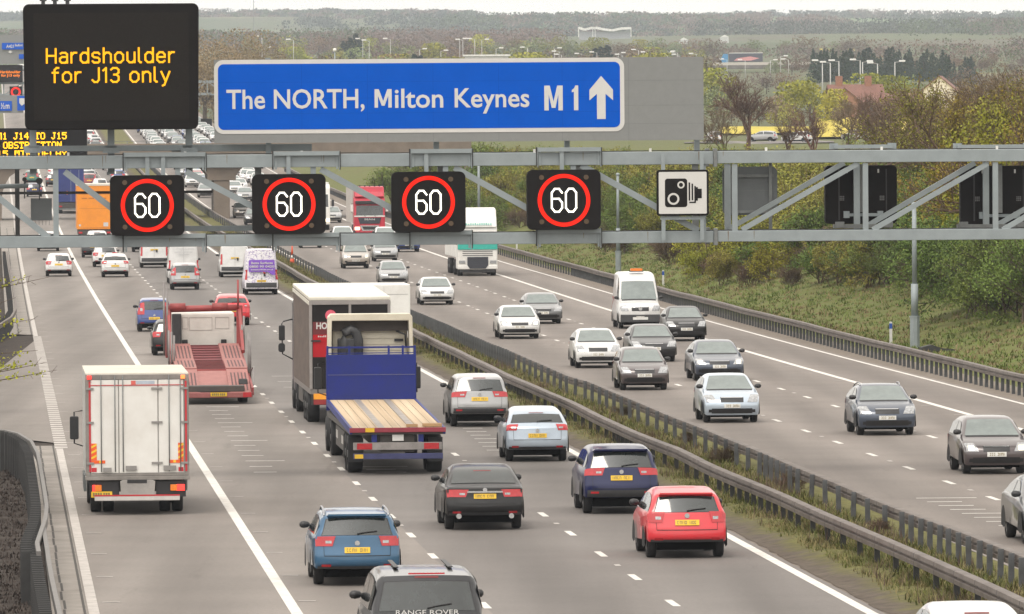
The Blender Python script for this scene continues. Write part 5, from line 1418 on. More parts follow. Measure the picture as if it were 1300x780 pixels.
# ------------------------------------------------------------------ vans and lorries
def vwheel(parent, x, y, r=.5, w=.28, m=None):
    b = MB(); sg = 1 if x > 0 else -1
    b.lathe_x([(-w / 2, r * .6), (-w / 2, r * .94), (-w / 2 + .03, r), (w / 2 - .03, r), (w / 2, r * .94), (w / 2, r * .62)], (0, 0, 0), 24)
    o = b.build('wheel', RUBBER, parent, loc=(x, y, r))
    b = MB(); b.lathe_x([(sg * (w / 2 - .03), r * .62), (sg * (w / 2 - .12), r * .5), (sg * (w / 2 - .1), r * .25), (sg * w / 2, r * .2), (sg * w / 2, 0)], (0, 0, 0), 20)
    b.build('rim', pm('steel_rim', (.16, .16, .16), .6, .2, .3, 8), o, fix=True)
    return o
def plate(parent, x, y, z, w=.5, h=.12, m=None, face=-1):
    o = MB().box(x - w / 2, x + w / 2, min(y, y + face * .015), max(y, y + face * .015), z, z + h).build('number_plate', m or PLY, parent)
    b = MB()
    for k in range(7):
        xx_ = x - w * .42 + w * .84 * (k + (.3 if k > 3 else 0)) / 7.3; b.box(xx_, xx_ + w * .085, y + face * .02 - .002, y + face * .02 + .002, z + h * .2, z + h * .8)
    b.build('plate_letters', PLK, o)
def lightset(parent, x, y, z, w=.36, h=.13, lit=False, face=-1):
    sg = 1 if x > 0 else -1
    MB().box(x - w / 2, x + w / 2, y - .03, y + .03, z - h / 2, z + h / 2).build('tail_light', REDLIT if lit else REDL, parent, .01)
    MB().box(x - sg * w / 2 - .14, x - sg * w / 2 + .02, y - .032, y + .02, z - h / 2, z + h / 2).build('indicator', ORL, parent, .01)
def mirror(parent, x, y, z, h=.42, m=BLACK):
    sg = 1 if x > 0 else -1
    o = MB().prism(rr(x - .11, x + .11, z - h, z + h * .15, .04), y - .08, y + .08).build('mirror', m, parent, .02)
    b = MB(); b.tube([(x - sg * .25, y, z + .22), (x, y, z + .18), (x, y, z - h - .1), (x - sg * .25, y, z - h - .18)], .022, 6); b.build('mirror_arm', BLACK, o)

def box_lorry():
    c, rz = place(238, 649, 2.45, 0)
    r = empty('box_lorry', c, rz, 'white box lorry with red-edged rear doors, lit tail lamps and folded tail lift', 'lorry')
    yb = -1.75; L = 6.8; z0, z1 = .93, 3.35; w = 1.225
    MB().box(-w, w, yb, yb + L, z0, z1).build('box_body', pm('alu_panel', (.52, .52, .50), .45, .1, .08, 1.2, dirt=(.36, .33, .29)), r, .02)
    MB().box(-w - .003, w + .003, yb - .001, yb + L, z1 - .001, z1 + .03).build('roof', CREAMP, r)
    FR = pm('door_frame_grey', (.20, .185, .17), .6, 0, .25, 3)
    b = MB().box(-w - .01, -w + .1, yb - .05, yb - .002, z0, z1).box(w - .1, w + .01, yb - .05, yb - .002, z0, z1).box(-w + .1, w - .1, yb - .05, yb - .002, z1 - .12, z1).box(-w + .1, w - .1, yb - .05, yb - .002, z0, z0 + .06)
    b.build('rear_frame', FR, r, .008)
    DW = pm('door_white', (.66, .655, .63), .45, 0, .05, 1.2, dirt=(.52, .49, .45))
    seams = [-w + .105, -.44, .50, w - .105]
    for k, (a, e) in enumerate(zip(seams, seams[1:])):
        d = MB().box(a + .014, e - .014, yb - .045, yb - .004, z0 + .07, z1 - .13).build('rear_door', DW, r, .006)
        if k < 3:
            b = MB()
            for x in ((a + .26, e - .09) if k != 1 else (a + .1, )): b.tube([(x, yb - .07, z0 + .1), (x, yb - .07, z1 - .02)], .013, 6)
            b.build('lock_rod', STEELD, d)
        b = MB()
        for z in (z0 + .28, z0 + 1.25, z1 - .36): 
            x = {0: -w + .06, 1: .47, 2: w - .06}[k]; b.box(x - .13 if k else x - .05, x + .13 if k < 2 else x + .05, yb - .075, yb - .046, z, z + .05)
        b.build('hinge', pm('hinge_grey', (.25, .24, .23), .5, .3), d)
        if k == 0:
            MB().box(a + .3, a + .5, yb - .09, yb - .05, z0 + .1, z0 + .2).build('lock', pm('hinge_grey', (0, 0, 0)), d)
        if k == 1:
            MB().box(a + .16, a + .42, yb - .09, yb - .05, z0 + .13, z0 + .24).build('lock', pm('hinge_grey', (0, 0, 0)), d)
            MB().box(-.02, .42, yb - .05, yb - .046, z1 - .23, z1 - .15).build('maker_label', pm('label_blue_grey', (.38, .43, .5), .5), d); MB().box(-.14, -.03, yb - .05, yb - .046, z1 - .24, z1 - .15).build('maker_badge', pm('label_red', (.6, .12, .1), .5), d)
        if k == 2: MB().box(e - .5, e - .2, yb - .09, yb - .05, z0 + .13, z0 + .24).build('lock', pm('hinge_grey', (0, 0, 0)), d)
    RS = pm('red_strip', (.45, .02, .03), .4, 0, .1, 5)
    for x in (-w + .06, w - .10): MB().box(x + .015, x + .06, yb - .06, yb - .051, z0 + .1, z1 - .16).build('reflective_strip', RS, r)
    MB().box(-w + .11, w - .11, yb - .058, yb - .047, z1 - .265, z1 - .245).build('reflective_strip', RS, r)
    for x in (-w + .09, w - .13): MB().box(x - .05, x + .05, yb - .1, yb - .051, z1 - .11, z1 - .02).build('marker_lamp', REDLIT if x < 0 else pm('amber_lit', (.8, .2, .05), .4, emit=(1, .2, .05), es=1), r, .01)
    OR = pm('marker_orange', (.72, .10, .015), .5, 0, .05, 9); YL = pm('marker_yellow', (.75, .48, .03), .5)
    for sg in (-1, 1):
        x = sg * (w - .19)
        o = MB().box(x - .065, x + .065, yb - .056, yb - .047, z0 + .38, z0 + .78).build('chevron_board', OR, r)
        o2 = MB().box(min(x - .065, x - .065 - sg * .2), max(x + .065, x + .065 - sg * .2), yb - .0562, yb - .047, z0 + .30, z0 + .375).build('chevron_board', OR, r)
        b = MB()
        for k in range(3): z = z0 + .4 + .13 * k; b.add([(x - .065, yb - .058, z), (x + .065, yb - .058, z + .07), (x + .065, yb - .058, z + .12), (x - .065, yb - .058, z + .05)], [(0, 1, 2, 3)])
        b.build('stripes', YL, o)
        MB().box(x - sg * .15 - .03, x - sg * .15 + .03, yb - .058, yb - .057, z0 + .31, z0 + .37).build('stripes', YL, o2)
        MB().box(x - .06, x + .06, yb - .056, yb - .047, z0 + .1, z0 + .2).build('side_reflector', RS, r)
    MB().box(-w - .02, w + .02, yb - .08, yb + .5, z0 - .1, z0 - .005).build('bed_frame', FR, r, .01)
    MB().box(-1.0, 1.0, yb + .15, yb + L + 1.6, .55, z0 - .11).build('chassis', CHASSIS, r)
    MB().prism([(-.42, .80), (-.36, z0 - .1), (.36, z0 - .1), (.42, .80), (.40, .46), (-.40, .46)], yb - .1, yb - .02).build('tail_lift', pm('tail_lift_grey', (.30, .285, .27), .55, .1, .15, 3), r, .01)
    MB().box(-.25, .22, yb - .11, yb - .101, .76, .84).build('lift_slot', BLACK, r)
    o = MB().box(-1.03, 1.0, yb - .16, yb - .03, .34, .47).build('rear_bumper', pm('bumper_pale', (.5, .48, .46), .5, 0, .12, 4), r, .015)
    MB().box(-1.03, 1.0, yb - .165, yb - .161, .45, .485).build('reflective_strip', RS, o)
    MB().box(-1.15, -.44, yb + .02, yb + .1, .42, .80).build('light_panel', BLACK, r); MB().box(.44, 1.15, yb + .02, yb + .1, .42, .80).build('light_panel', BLACK, r)
    for x in (-.98, 1.02): lightset(r, x, yb - .0, .64, .2, .15, True)
    plate(r, -.86, yb - .02, .42, .5, .14)
    for x in (-.98, -.68, .68, .98): vwheel(r, x, 0, .47, .26)
    for x in (-1.0, 1.0): vwheel(r, x, 4.4, .47, .28)
    MB().box(-1.14, 1.14, yb + L + .1, yb + L + 1.9, .5, 2.75).build('cab', WHITEP, r, .08)
    mirror(r, -1.42, yb + L + 1.5, 2.0, .5); mirror(r, 1.30, yb + L + 1.5, 2.0, .5)
    for sg in (-1, 1): MB().box(sg * 1.22 - .03, sg * 1.22 + .03, .9, 3.7, .45, .85).build('side_guard', STEELD, r)
    return r
box_lorry()

def transporter():
    c, rz = place(318, 511, 2.5, 0)
    r = empty('car_transporter', c, rz, 'empty red car transporter with sloping slatted ramps and tall poles', 'lorry')
    RD = pm('transporter_red', (.24, .03, .03), .5, 0, .25, 3, dirt=(.17, .05, .045)); RDD = pm('transporter_dark_red', (.16, .02, .025), .55, 0, .3, 3)
    PK = pm('ramp_pink', (.27, .108, .096), .6, 0, .25, 3, dirt=(.22, .075, .065))
    def sloped(name, x0, x1, y0, z0, y1, z1, m, parent, th=.08):
        return MB().add([(x, y, z + t) for (y, z) in ((y0, z0), (y1, z1)) for x in (x0, x1) for t in (0, -th)], [(0, 2, 6, 4), (1, 5, 7, 3), (0, 1, 3, 2), (4, 6, 7, 5), (0, 4, 5, 1), (2, 3, 7, 6)]).build(name, m, parent, fix=True)
    def slats(x0, x1, y0, z0, y1, z1, n, parent):
        b = MB()
        for k in range(n):
            xa = x0 + (x1 - x0) * (k + .28) / n; xe = x0 + (x1 - x0) * (k + .68) / n
            fy0, fy1 = y0 + (y1 - y0) * .12, y0 + (y1 - y0) * .85; f = lambda y: z0 + (z1 - z0) * (y - y0) / (y1 - y0) + .006
            b.add([(xa, fy0, f(fy0)), (xe, fy0, f(fy0)), (xe, fy1, f(fy1)), (xa, fy1, f(fy1))], [(0, 1, 2, 3)])
        b.build('slots', pm('slot_dark', (.07, .03, .03), .7), parent)
    # rear deck: near slope, then upper slope up to the cab
    decks = [(-1.9, .36, 2.4, 1.06), (2.5, 1.10, 6.2, 1.30), (6.4, 1.25, 11.8, 1.70)]
    for k, (y0, z0, y1, z1) in enumerate(decks):
        for sg in (-1, 1):
            a, e = sorted((sg * 1.22, sg * .50))
            o = sloped('wheel_ramp', a, e, y0, z0, y1, z1, PK, r); slats(a + .08, e - .04, y0, z0, y1, z1, 5, o)
        sloped('centre_deck', -.5, .5, y0, z0 - .05, y1, z1 - .05, PK if k == 0 else (RD if k == 1 else RDD), r)
        if k:
            for q in range(7):
                y = y0 + (y1 - y0) * (q + .5) / 7; z = z0 + (z1 - z0) * (q + .5) / 7; MB().box(-.48, .48, y - .07, y + .07, z - .04, z - .02).build('deck_step', pm('deck_dark', (.11, .02, .022), .6), r)
        MB().box(-1.25, 1.25, y1 - .05, y1 + .08, z1 - .16, z1 - .085).build('cross_beam', RD, r)
    MB().box(-1.26, 1.26, -2.0, -1.88, .22, .40).build('rear_sill', pm('sill_pink', (.27, .09, .085), .6, 0, .2, 4), r, .02)
    plate(r, .12, -2.01, .27, .55, .13)
    for x in (-1.08, 1.08): MB().box(x - .14, x + .14, -2.04, -1.99, .24, .40).build('tail_light', REDL, r)
    MB().box(-1.0, 1.0, -1.6, 15.5, .42, .60).build('chassis', CHASSIS, r)
    for x in (-1.0, 1.0):
        for y in (0, 1.15, 11.0, 15.2): vwheel(r, x, y, .40, .3)
    for sg in (-1, 1): MB().bar((sg * 1.27, -1.9, .42), (sg * 1.27, 11.8, 1.45), .07, .26).build('side_beam', RD, r)
    # cab back and frame
    yc = 12.6
    MB().box(-1.1, 1.1, yc, yc + 2.4, 1.0, 2.78).build('cab', pm('cab_cream', (.62, .60, .56), .5, 0, .06, 1.5, dirt=(.48, .45, .41)), r, .07)
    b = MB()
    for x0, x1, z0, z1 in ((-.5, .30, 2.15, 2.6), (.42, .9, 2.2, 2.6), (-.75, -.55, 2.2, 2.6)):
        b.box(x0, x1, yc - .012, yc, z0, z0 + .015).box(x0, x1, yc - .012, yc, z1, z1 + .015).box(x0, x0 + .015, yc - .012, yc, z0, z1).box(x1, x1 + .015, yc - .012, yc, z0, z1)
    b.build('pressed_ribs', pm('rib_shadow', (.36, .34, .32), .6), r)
    MB().box(-1.12, -.78, yc - .2, yc - .02, 1.35, 2.75).build('air_intake', DGREY, r, .04)
    for x in (-.66, .72): MB().box(x - .1, x + .1, yc - .06, yc - .01, 1.6, 1.82).build('cab_vent', BLACK, r, .02)
    for sg in (-1, 1):
        MB().box(sg * 1.26 - .11, sg * 1.26 + .11, yc - .9, yc - .65, 1.2, 3.05).build('frame_post', RD, r, .02)
        MB().bar((sg * 1.26, yc - .8, 2.9), (sg * 1.26, yc - 4.6, 1.5), .1, .12).build('frame_brace', RD, r)
    MB().tube([(-1.2, yc - .8, 2.92), (1.2, yc - .8, 2.96)], .115, 12).build('top_beam', RD, r)
    for x in (-.75, .75): MB().tube([(x - .45, yc - .8, 2.98), (x + .1, yc - .8, 2.99)], .15, 12).build('beam_sleeve', RD, r)
    GP = pm('pole_grey', (.20, .185, .18), .5, .2, .2, 4)
    for x, y, z0, z1, m in ((-1.42, yc - 1.2, 1.3, 3.9, GP), (-1.31, yc - 1.4, 1.3, 3.75, GP), (1.21, yc - .9, 2.9, 3.95, RD), (-1.36, yc - 6, .8, 2.3, GP), (-1.28, yc - 6.6, .8, 2.25, GP), (-1.2, yc - 7.0, .8, 2.15, GP), (1.36, yc - 9.4, .5, 2.35, GP), (1.28, yc - 9.8, .5, 2.35, GP), (1.36, yc - 2.5, 1.4, 2.7, GP), (1.28, yc - 2.8, 1.4, 2.4, GP)):
        MB().tube([(x, y, z0), (x, y, z1)], .035, 8).build('stake_pole', m, r)
    b = MB()
    b.tube([(1.32, -1.0, .6), (1.38, .4, 1.2), (1.34, 1.6, 1.05), (1.3, 2.0, .8)], .025, 6); b.build('ratchet_rail', GP, r)
transporter()

def curtain_lorry():
    c, rz = place(490, 535, 2.5, 0)
    r = empty('articulated_lorry', c, rz, 'brown curtain-sided lorry with red and black rear doors', 'lorry')
    CUR = pm('curtain_brown', (.115, .088, .074), .75, 0, .25, 1.0, stretch=(1, .5, 3), dirt=(.07, .055, .047), spec=.25); ROOF = pm('roof_cream', (.62, .60, .53), .55, 0, .12, .8, dirt=(.45, .42, .35))
    FRM = pm('trailer_frame_grey', (.16, .145, .135), .5, .2, .2, 3)
    yb = -3.0; L = 13.6; z0 = 1.12; zr_, zf = 4.0, 4.18; w = 1.25
    def wedge(x0, x1, za0, za1, zb0_, zb1_, y0, y1): 
        return [(x0, y0, za0), (x1, y0, za0), (x1, y0, za1), (x0, y0, za1), (x0, y1, zb0_), (x1, y1, zb0_), (x1, y1, zb1_), (x0, y1, zb1_)], [(0, 1, 2, 3), (7, 6, 5, 4), (0, 4, 5, 1), (1, 5, 6, 2), (2, 6, 7, 3), (3, 7, 4, 0)]
    MB().add(*wedge(-w, w, z0, zr_ - .12, z0, zf - .12, yb + .05, yb + L)).build('curtain_sides', CUR, r, fix=True)
    MB().add(*wedge(-w - .02, w + .02, zr_ - .12, zr_, zf - .12, zf, yb, yb + L)).build('roof', ROOF, r, .03, fix=True)
    b = MB()
    for sg in (-1, 1): b.add(*wedge(sg * w - .03, sg * w + .03, zr_ - .26, zr_ - .15, zf - .26, zf - .15, yb, yb + L))
    b.build('roof_rails', ROOF, r, fix=True)
    b = MB().box(-w - .02, -w + .07, yb - .04, yb + .05, z0, zr_ - .121).box(w - .07, w + .02, yb - .04, yb + .05, z0, zr_ - .121).box(-w + .07, w - .07, yb - .04, yb + .05, zr_ - .25, zr_ - .121).box(-.04, .04, yb - .05, yb + .05, z0, zr_ - .25)
    b.build('rear_frame', pm('frame_pale', (.27, .25, .24), .5, .3, .15, 3), r, .008)
    BK = pm('door_black', (.012, .010, .010), .5, 0, .3, 2, spec=.2); RE = pm('door_red', (.36, .010, .016), .5, 0, .12, 2, spec=.2)
    for x0, x1 in ((-w + .08, -.05), (.05, w - .08)):
        d = MB().box(x0, x1, yb - .01, yb + .04, z0 + .02, zr_ - .26).build('rear_door', BK, r)
        a = MB(); zs = [1.95 + .22, 3.08]
        a.prism([(x0 + .01, 2.12), (x1 - .01, 2.12), (x1 - .01, 2.85), (x0 + .01, 2.85)], yb - .0125, yb - .010).build('red_lower_panel', RE, d)
        MB().box(x0 + .01, x1 - .01, yb - .0135, yb - .0125, 2.82, 3.22).build('dark_red_band', pm('door_dark_red', (.12, .012, .015), .4, 0, .1, 2), d)
        MB().box(x0 - .05, x0 + .25, yb - .05, yb - .015, 2.60, 2.65).build('door_latch', BLACK, d)
    text('lettering', 'HOWDENS', WSIGN, r, -1.05, .10, 3.0, .19, yb - .018, bold=.03, ext=.002)
    b = MB()
    for x0, x1, z in ((-.66, -.1, 2.90), (-1.0, .02, 2.74)):
        x = x0
        while x < x1: b.box(x, x + .035, yb - .018, yb - .014, z, z + R_.uniform(.03, .06)); x += R_.choice((.055, .055, .09))
    b.build('small_lettering', WSIGN, r)
    MB().tube([(-.60, yb - .02, 3.42), (-.60, yb - .014, 3.42)], .17, 28).build('round_logo', pm('logo_pink', (.62, .10, .15), .5, 0, .2, 14), r)
    MB().box(-w, w, yb - .02, yb + L, z0 - .16, z0 - .002).build('bed_frame', FRM, r)
    MB().box(-1.2, 1.2, yb, yb + .3, .62, .955).build('light_board', BLACK, r)
    o = MB().box(-1.15, -.5, yb - .03, yb - .002, .8, .98).build('marker_board', pm('marker_amber', (.8, .32, .02), .45), r); MB().box(-1.15, -.5, yb - .03, yb - .002, .64, .79).build('marker_red', pm('marker_red', (.25, .02, .02), .5), o)
    MB().box(.5, 1.15, yb - .03, yb - .002, .8, .98).build('marker_board', pm('marker_amber', (0, 0, 0)), r)
    for y in (0, 1.31, 2.62):
        for x in (-1.05, 1.05): vwheel(r, x, y, .5, .38)
    MB().box(-.5, .5, yb + .4, yb + L, .7, z0 - .17).build('chassis', CHASSIS, r)
    for sg in (-1, 1):
        MB().box(sg * 1.22 - .02, sg * 1.22 + .02, 3.4, 6.9, .5, .95).build('side_guard', CHASSIS, r)
    yt = yb + L + .5
    MB().box(-1.2, 1.2, yt, yt + 2.2, .6, 3.6).build('cab', pm('cab_dark', (.05, .05, .055), .4), r, .1)
    for x in (-1.05, 1.05):
        for y in (yt - 1.6, yt + 1.5): vwheel(r, x, y, .5, .34)
    MB().box(-1.0, 1.0, yt - 3.0, yt, .6, 1.0).build('tractor_chassis', CHASSIS, r)
    for sg in (-1, 1):
        o = MB().prism(rr(sg * 1.56 - .1, sg * 1.56 + .1, 2.25, 2.75, .04), yt + 1.6, yt + 1.75).build('mirror', BLACK, r, .02)
        MB().prism(rr(sg * 1.56 - .12, sg * 1.56 + .1, 1.86, 2.16, .08), yt + 1.6, yt + 1.74).build('wide_mirror', BLACK, r, .02)
        b = MB(); b.tube([(sg * 1.2, yt + 1.7, 2.95), (sg * 1.5, yt + 1.7, 2.88), (sg * 1.56, yt + 1.68, 2.8), (sg * 1.54, yt + 1.68, 1.8), (sg * 1.2, yt + 1.7, 1.62)], .025, 6); b.build('mirror_arm', BLACK, o)
curtain_lorry()

def flatbed():
    c, rz = place(561, 599, 2.55, 0)
    r = empty('flatbed_lorry', c, rz, 'empty flatbed lorry with timber deck, blue headboard and cream cab', 'lorry')
    BL = pm('flatbed_blue', (.010, .020, .17), .5, 0, .15, 2, dirt=(.02, .03, .13), spec=.3); FRM = CHASSIS
    yb = -1.9; L = 14.6; w = 1.27; za, zf = 1.24, 1.52
    def zd(y): return za + (zf - za) * (y - yb) / L
    WD = nt('timber_deck'); m, t, N, Lk = WD
    o_ = N.new('ShaderNodeOutputMaterial'); p = N.new('ShaderNodeBsdfPrincipled'); Lk.new(p.outputs[0], o_.inputs[0]); p.inputs['Roughness'].default_value = .75
    tc = N.new('ShaderNodeTexCoord'); mp = N.new('ShaderNodeMapping'); mp.inputs['Scale'].default_value = (5.5, .05, 1); Lk.new(tc.outputs['Object'], mp.inputs[0])
    nz = N.new('ShaderNodeTexNoise'); nz.inputs['Scale'].default_value = 1; nz.inputs['Detail'].default_value = 7; Lk.new(mp.outputs[0], nz.inputs['Vector'])
    rp = N.new('ShaderNodeValToRGB'); e = rp.color_ramp.elements; e[0].position = .3; e[0].color = (.40, .295, .185, 1); e[1].position = .7; e[1].color = (.56, .445, .31, 1); Lk.new(nz.outputs['Fac'], rp.inputs[0]); Lk.new(rp.outputs[0], p.inputs['Base Color'])
    dk = MB()
    n = 11
    for k in range(n):
        x0 = -w + .06 + (2 * w - .12) * k / n; x1 = -w + .06 + (2 * w - .12) * (k + 1) / n - .012
        dk.add([(x0, yb, zd(yb)), (x1, yb, zd(yb)), (x1, yb + L, zf), (x0, yb + L, zf)], [(0, 1, 2, 3)])
    d = dk.build('timber_deck', m, r)
    b = MB()
    for x in (-.42, .42): b.add([(x - .09, yb, zd(yb) + .006), (x + .09, yb, zd(yb) + .006), (x + .09, yb + L, zf + .006), (x - .09, yb + L, zf + .006)], [(0, 1, 2, 3)])
    b.build('steel_strips', pm('strip_steel', (.31, .28, .255), .5, .2, .2, 2), d)
    for sg in (-1, 1): MB().bar((sg * (w - .03), yb, zd(yb) - .07), (sg * (w - .03), yb + L, zf - .07), .07, .17).build('side_rail', BL, r)
    MB().box(-w, w, yb + .02, yb + L, za - .17, za - .02).build('bed_frame', CHASSIS, r)
    MB().box(-w - .01, w + .01, yb - .05, yb, za - .11, za + .015).build('rear_rail', pm('rail_maroon', (.27, .03, .05), .5, 0, .15, 4), r, .01)
    MB().box(-.86, -.62, yb - .056, yb - .051, za - .10, za + .01).build('yellow_patch', PLY, r)
    b = MB(); b.box(.25, .55, yb + .3, yb + .55, za + .02, za + .09).box(.7, 1.2, yb + .35, yb + .9, za + .02, za + .1); b.build('dunnage', pm('dunnage_wood', (.42, .27, .14), .8), r)
    yh = yb + L
    hb = MB().box(-w, w, yh, yh + .09, zf, zf + 1.28).build('headboard', BL, r, .01)
    MB().box(-w + .03, w - .03, yh - .012, yh, zf + .70, zf + .715).build('weld_line', pm('weld_grey', (.11, .12, .22), .5), hb)
    b = MB(); zt = zf + 1.28
    b.box(-w, w, yh + .02, yh + .08, zt + .18, zt + .23)
    b.box(-w, w, yh + .02, yh + .08, zt + .03, zt + .055)
    for x in (-w + .03, -.62, .5, .9, w - .03): b.box(x - .03, x + .03, yh + .018, yh + .082, zt, zt + .25)
    b.build('top_rails', BL, hb)
    for sg in (-1, 1): MB().box(sg * (w - .05) - .06, sg * (w - .05) + .06, yh + .09, yh + .2, zf - .3, zt).build('headboard_post', BL, r)
    # rear end
    MB().box(-1.18, 1.18, yb + .06, yb + .14, .66, .86).build('light_bar', pm('bar_grey', (.27, .25, .24), .55, .1, .2, 4), r, .01)
    for x in (-.88, .9): MB().box(x - .2, x + .2, yb + .03, yb + .06, .68, .84).build('tail_light', REDL, r)
    MB().box(-1.18, 1.2, yb - .02, yb + .08, .42, .57).build('rear_bumper', pm('bumper_blue_grey', (.035, .04, .12), .55, 0, .25, 3), r, .01)
    MB().box(-1.15, -.92, yb - .027, yb - .021, .44, .55).build('yellow_patch', PLY, r)
    for x in (-.62, .62): MB().box(x - .07, x + .07, yb + .06, yb + .16, .87, za - .12).build('bracket', BL, r)
    MB().box(-.14, .16, yb + .05, yb + .07, .90, 1.10).build('number_plate', PLW, r)
    MB().box(-.45, .45, yb + .15, yb + L, .6, za - .18).build('chassis', CHASSIS, r)
    for y in (0, 1.31):
        for x in (-1.06, 1.06): vwheel(r, x, y, .5, .40)
    for sg in (-1, 1):
        MB().box(sg * 1.2 - .02, sg * 1.2 + .02, 2.6, 8.0, .45, 1.0).build('side_guard', CHASSIS, r)
        for y in (-.7, 2.2): MB().box(sg * 1.06 - .2, sg * 1.06 + .2, y, y + .03, .3, .95).build('mud_flap', BLACK, r)
        for y, z in ((3.2, .62), (6.6, .66)): MB().box(sg * 1.222, sg * 1.23, y, y + 1.1, z, z + .22).build('side_marker', pm('side_board_grey', (.4, .38, .36), .5), r)
    # cab
    yt = yh + .55
    CB = pm('cab_ivory', (.60, .56, .46), .5, 0, .08, 1.4, dirt=(.46, .42, .33))
    MB().box(-1.08, 1.08, yt + .25, yt + 2.3, .7, 3.65).build('cab', CB, r, .1)
    b = MB()
    for k in range(6): b.box(-.8, .95, yt + .238, yt + .25, 2.55 + .17 * k, 2.565 + .17 * k)
    b.build('cab_ribs', pm('rib_cream', (.42, .38, .31), .6), r)
    b = MB(); b.prism([(-1.22, 2.3), (-1.13, 2.3), (-1.09, 3.75), (1.09, 3.75), (1.13, 2.3), (1.22, 2.3), (1.2, 3.86), (1.12, 3.95), (-1.12, 3.95), (-1.2, 3.86)], yt - .15, yt + .5); b.build('wind_deflector', CB, r, .02, fix=True)
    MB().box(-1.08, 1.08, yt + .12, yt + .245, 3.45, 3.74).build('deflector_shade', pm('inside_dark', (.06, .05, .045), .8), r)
    b = MB(); b.tube([(-.78, yt + .05, 2.2), (-.78, yt + .05, 3.2), (-.72, yt + .05, 3.42), (-.55, yt + .05, 3.5), (-.40, yt + .05, 3.42), (-.34, yt + .05, 3.2), (-.34, yt + .05, 2.2)], .15, 10)
    b.build('air_intake', DGREY, r)
    MB().box(-.93, -.2, yt - .02, yt + .12, 2.2, 3.25).build('intake_duct', DGREY, r, .04)
    b = MB(); b.tube([(.75, yt + .1, 3.45), (1.0, yt + .0, 3.35), (1.02, yt + .0, 3.0)], .03, 6); b.build('air_hose', BLACK, r)
    MB().box(.7, .95, yt + .2, yt + .245, 3.15, 3.22).build('grab_handle', BLACK, r)
    MB().box(-1.0, 1.0, yt - 3.2, yt + 2.0, .6, .95).build('tractor_chassis', CHASSIS, r)
    for x in (-1.05, 1.05):
        for y in (yt - 1.7, yt + 1.4): vwheel(r, x, y, .5, .34)
    for sg in (-1, 1): mirror(r, sg * 1.42, yt + 1.9, 2.3, .55)
flatbed()

def luton(xr, yb, label, h=2.95, box=WHITEP, w=2.15):
    c, rz = place(xr, yb, w, 0)
    r = empty('box_van', c, rz, label, 'van')
    MB().box(-w / 2, w / 2, -1.2, 3.0, .75, h).build('box_body', box, r, .04)
    b = MB().box(-.004, .004, -1.206, -1.2, .8, h - .1).box(-w / 2 + .1, w / 2 - .1, -1.206, -1.2, h - .42, h - .40); b.build('door_seams', pm('seam_grey', (.3, .3, .3), .6), r)
    MB().box(-.9, .9, 2.9, 4.6, .5, 2.2).build('cab', WHITEP, r, .1)
    MB().box(-w / 2 + .05, w / 2 - .05, -1.25, -1.1, .45, .62).build('rear_bumper', DGREY, r)
    for x in (-.85, .85):
        MB().box(x - .07, x + .07, -1.26, -1.2, .65, .85).build('tail_light', REDL, r)
        for y in (0, 3.6): vwheel(r, x, y, .36, .26)
luton(519.5, 452, 'white box van showing beyond the roof of the brown curtain-sided lorry')

def far_box(xr, yb, w, h, L, m, label, name='box_lorry', cat='lorry', deco=None, z0=.95, w2=None):
    c, rz = place(xr, yb, w, 0)
    r = empty(name, c, rz, label, cat)
    MB().box(-w / 2, w / 2, -1.8, L, z0, h).build('box_body', m, r, .03)
    MB().box(-w / 2 - .01, w / 2 + .01, -1.83, L, h - .01, h + .14).build('roof', CREAMP if deco == 'orange' else m, r)
    MB().box(-w / 2 + .1, w / 2 - .1, -1.75, L, .5, z0 - .02).build('chassis', CHASSIS, r)
    MB().box(-w / 2 + .1, w / 2 - .1, -1.8, -1.7, .35, .5).build('rear_bumper', STEELD, r)
    for x in (-w / 2 + .25, w / 2 - .25):
        vwheel(r, x, 0, .5, .35); MB().box(x - .15, x + .15, -1.84, -1.78, .62, .76).build('tail_light', REDL, r)
    return r
OG = pm('lorry_orange', (.72, .25, .015), .5, 0, .08, 1.2, dirt=(.6, .2, .02))
r = far_box(141.5, 306, 2.75, 4.45, 9, OG, 'orange box lorry with white roof behind the first lit signal', deco='orange')
b = MB().box(-1.2, 1.2, -1.806, -1.8, 3.75, 3.78).box(-1.2, 1.2, -1.806, -1.8, 2.6, 2.62).box(-1.2, 1.2, -1.806, -1.8, 1.05, 1.08); b.build('door_lines', pm('orange_dark', (.38, .12, .01), .6), r)
b = MB()
for k in range(22):
    if k % 6 != 5: b.box(-1.0 + k * .09, -.93 + k * .09, -1.81, -1.806, 3.38, 3.48)
b.build('small_lettering', pm('orange_dark', (0, 0, 0)), r)
b = MB().box(.72, 1.1, -1.812, -1.806, 1.18, 1.5).box(-1.25, -1.08, -1.812, -1.806, 1.2, 1.36); b.build('stickers', WSIGN, r)
BLU = pm('lorry_blue', (.022, .035, .16), .5, 0, .12, 1.2)
r = far_box(106.5, 271, 2.5, 4.3, 12, BLU, 'dark blue box lorry ahead of the orange one', z0=1.1)
b = MB().box(-.02, .02, -1.806, -1.8, 1.15, 4.2).box(.75, .8, -1.83, -1.8, 1.15, 4.2); b.build('door_rods', pm('rod_blue_grey', (.2, .23, .3), .5), r)
MB().prism([(-1.1, 1.9), (-.4, 1.9), (-.4, 1.8), (-.1, 2.0), (-.4, 2.2), (-.4, 2.1), (-1.1, 2.1)], -1.81, -1.801).build('orange_arrow', pm('arrow_orange', (.7, .2, .03), .5), r, fix=True)
plate(r, .7, -1.82, 1.2, .5, .25)

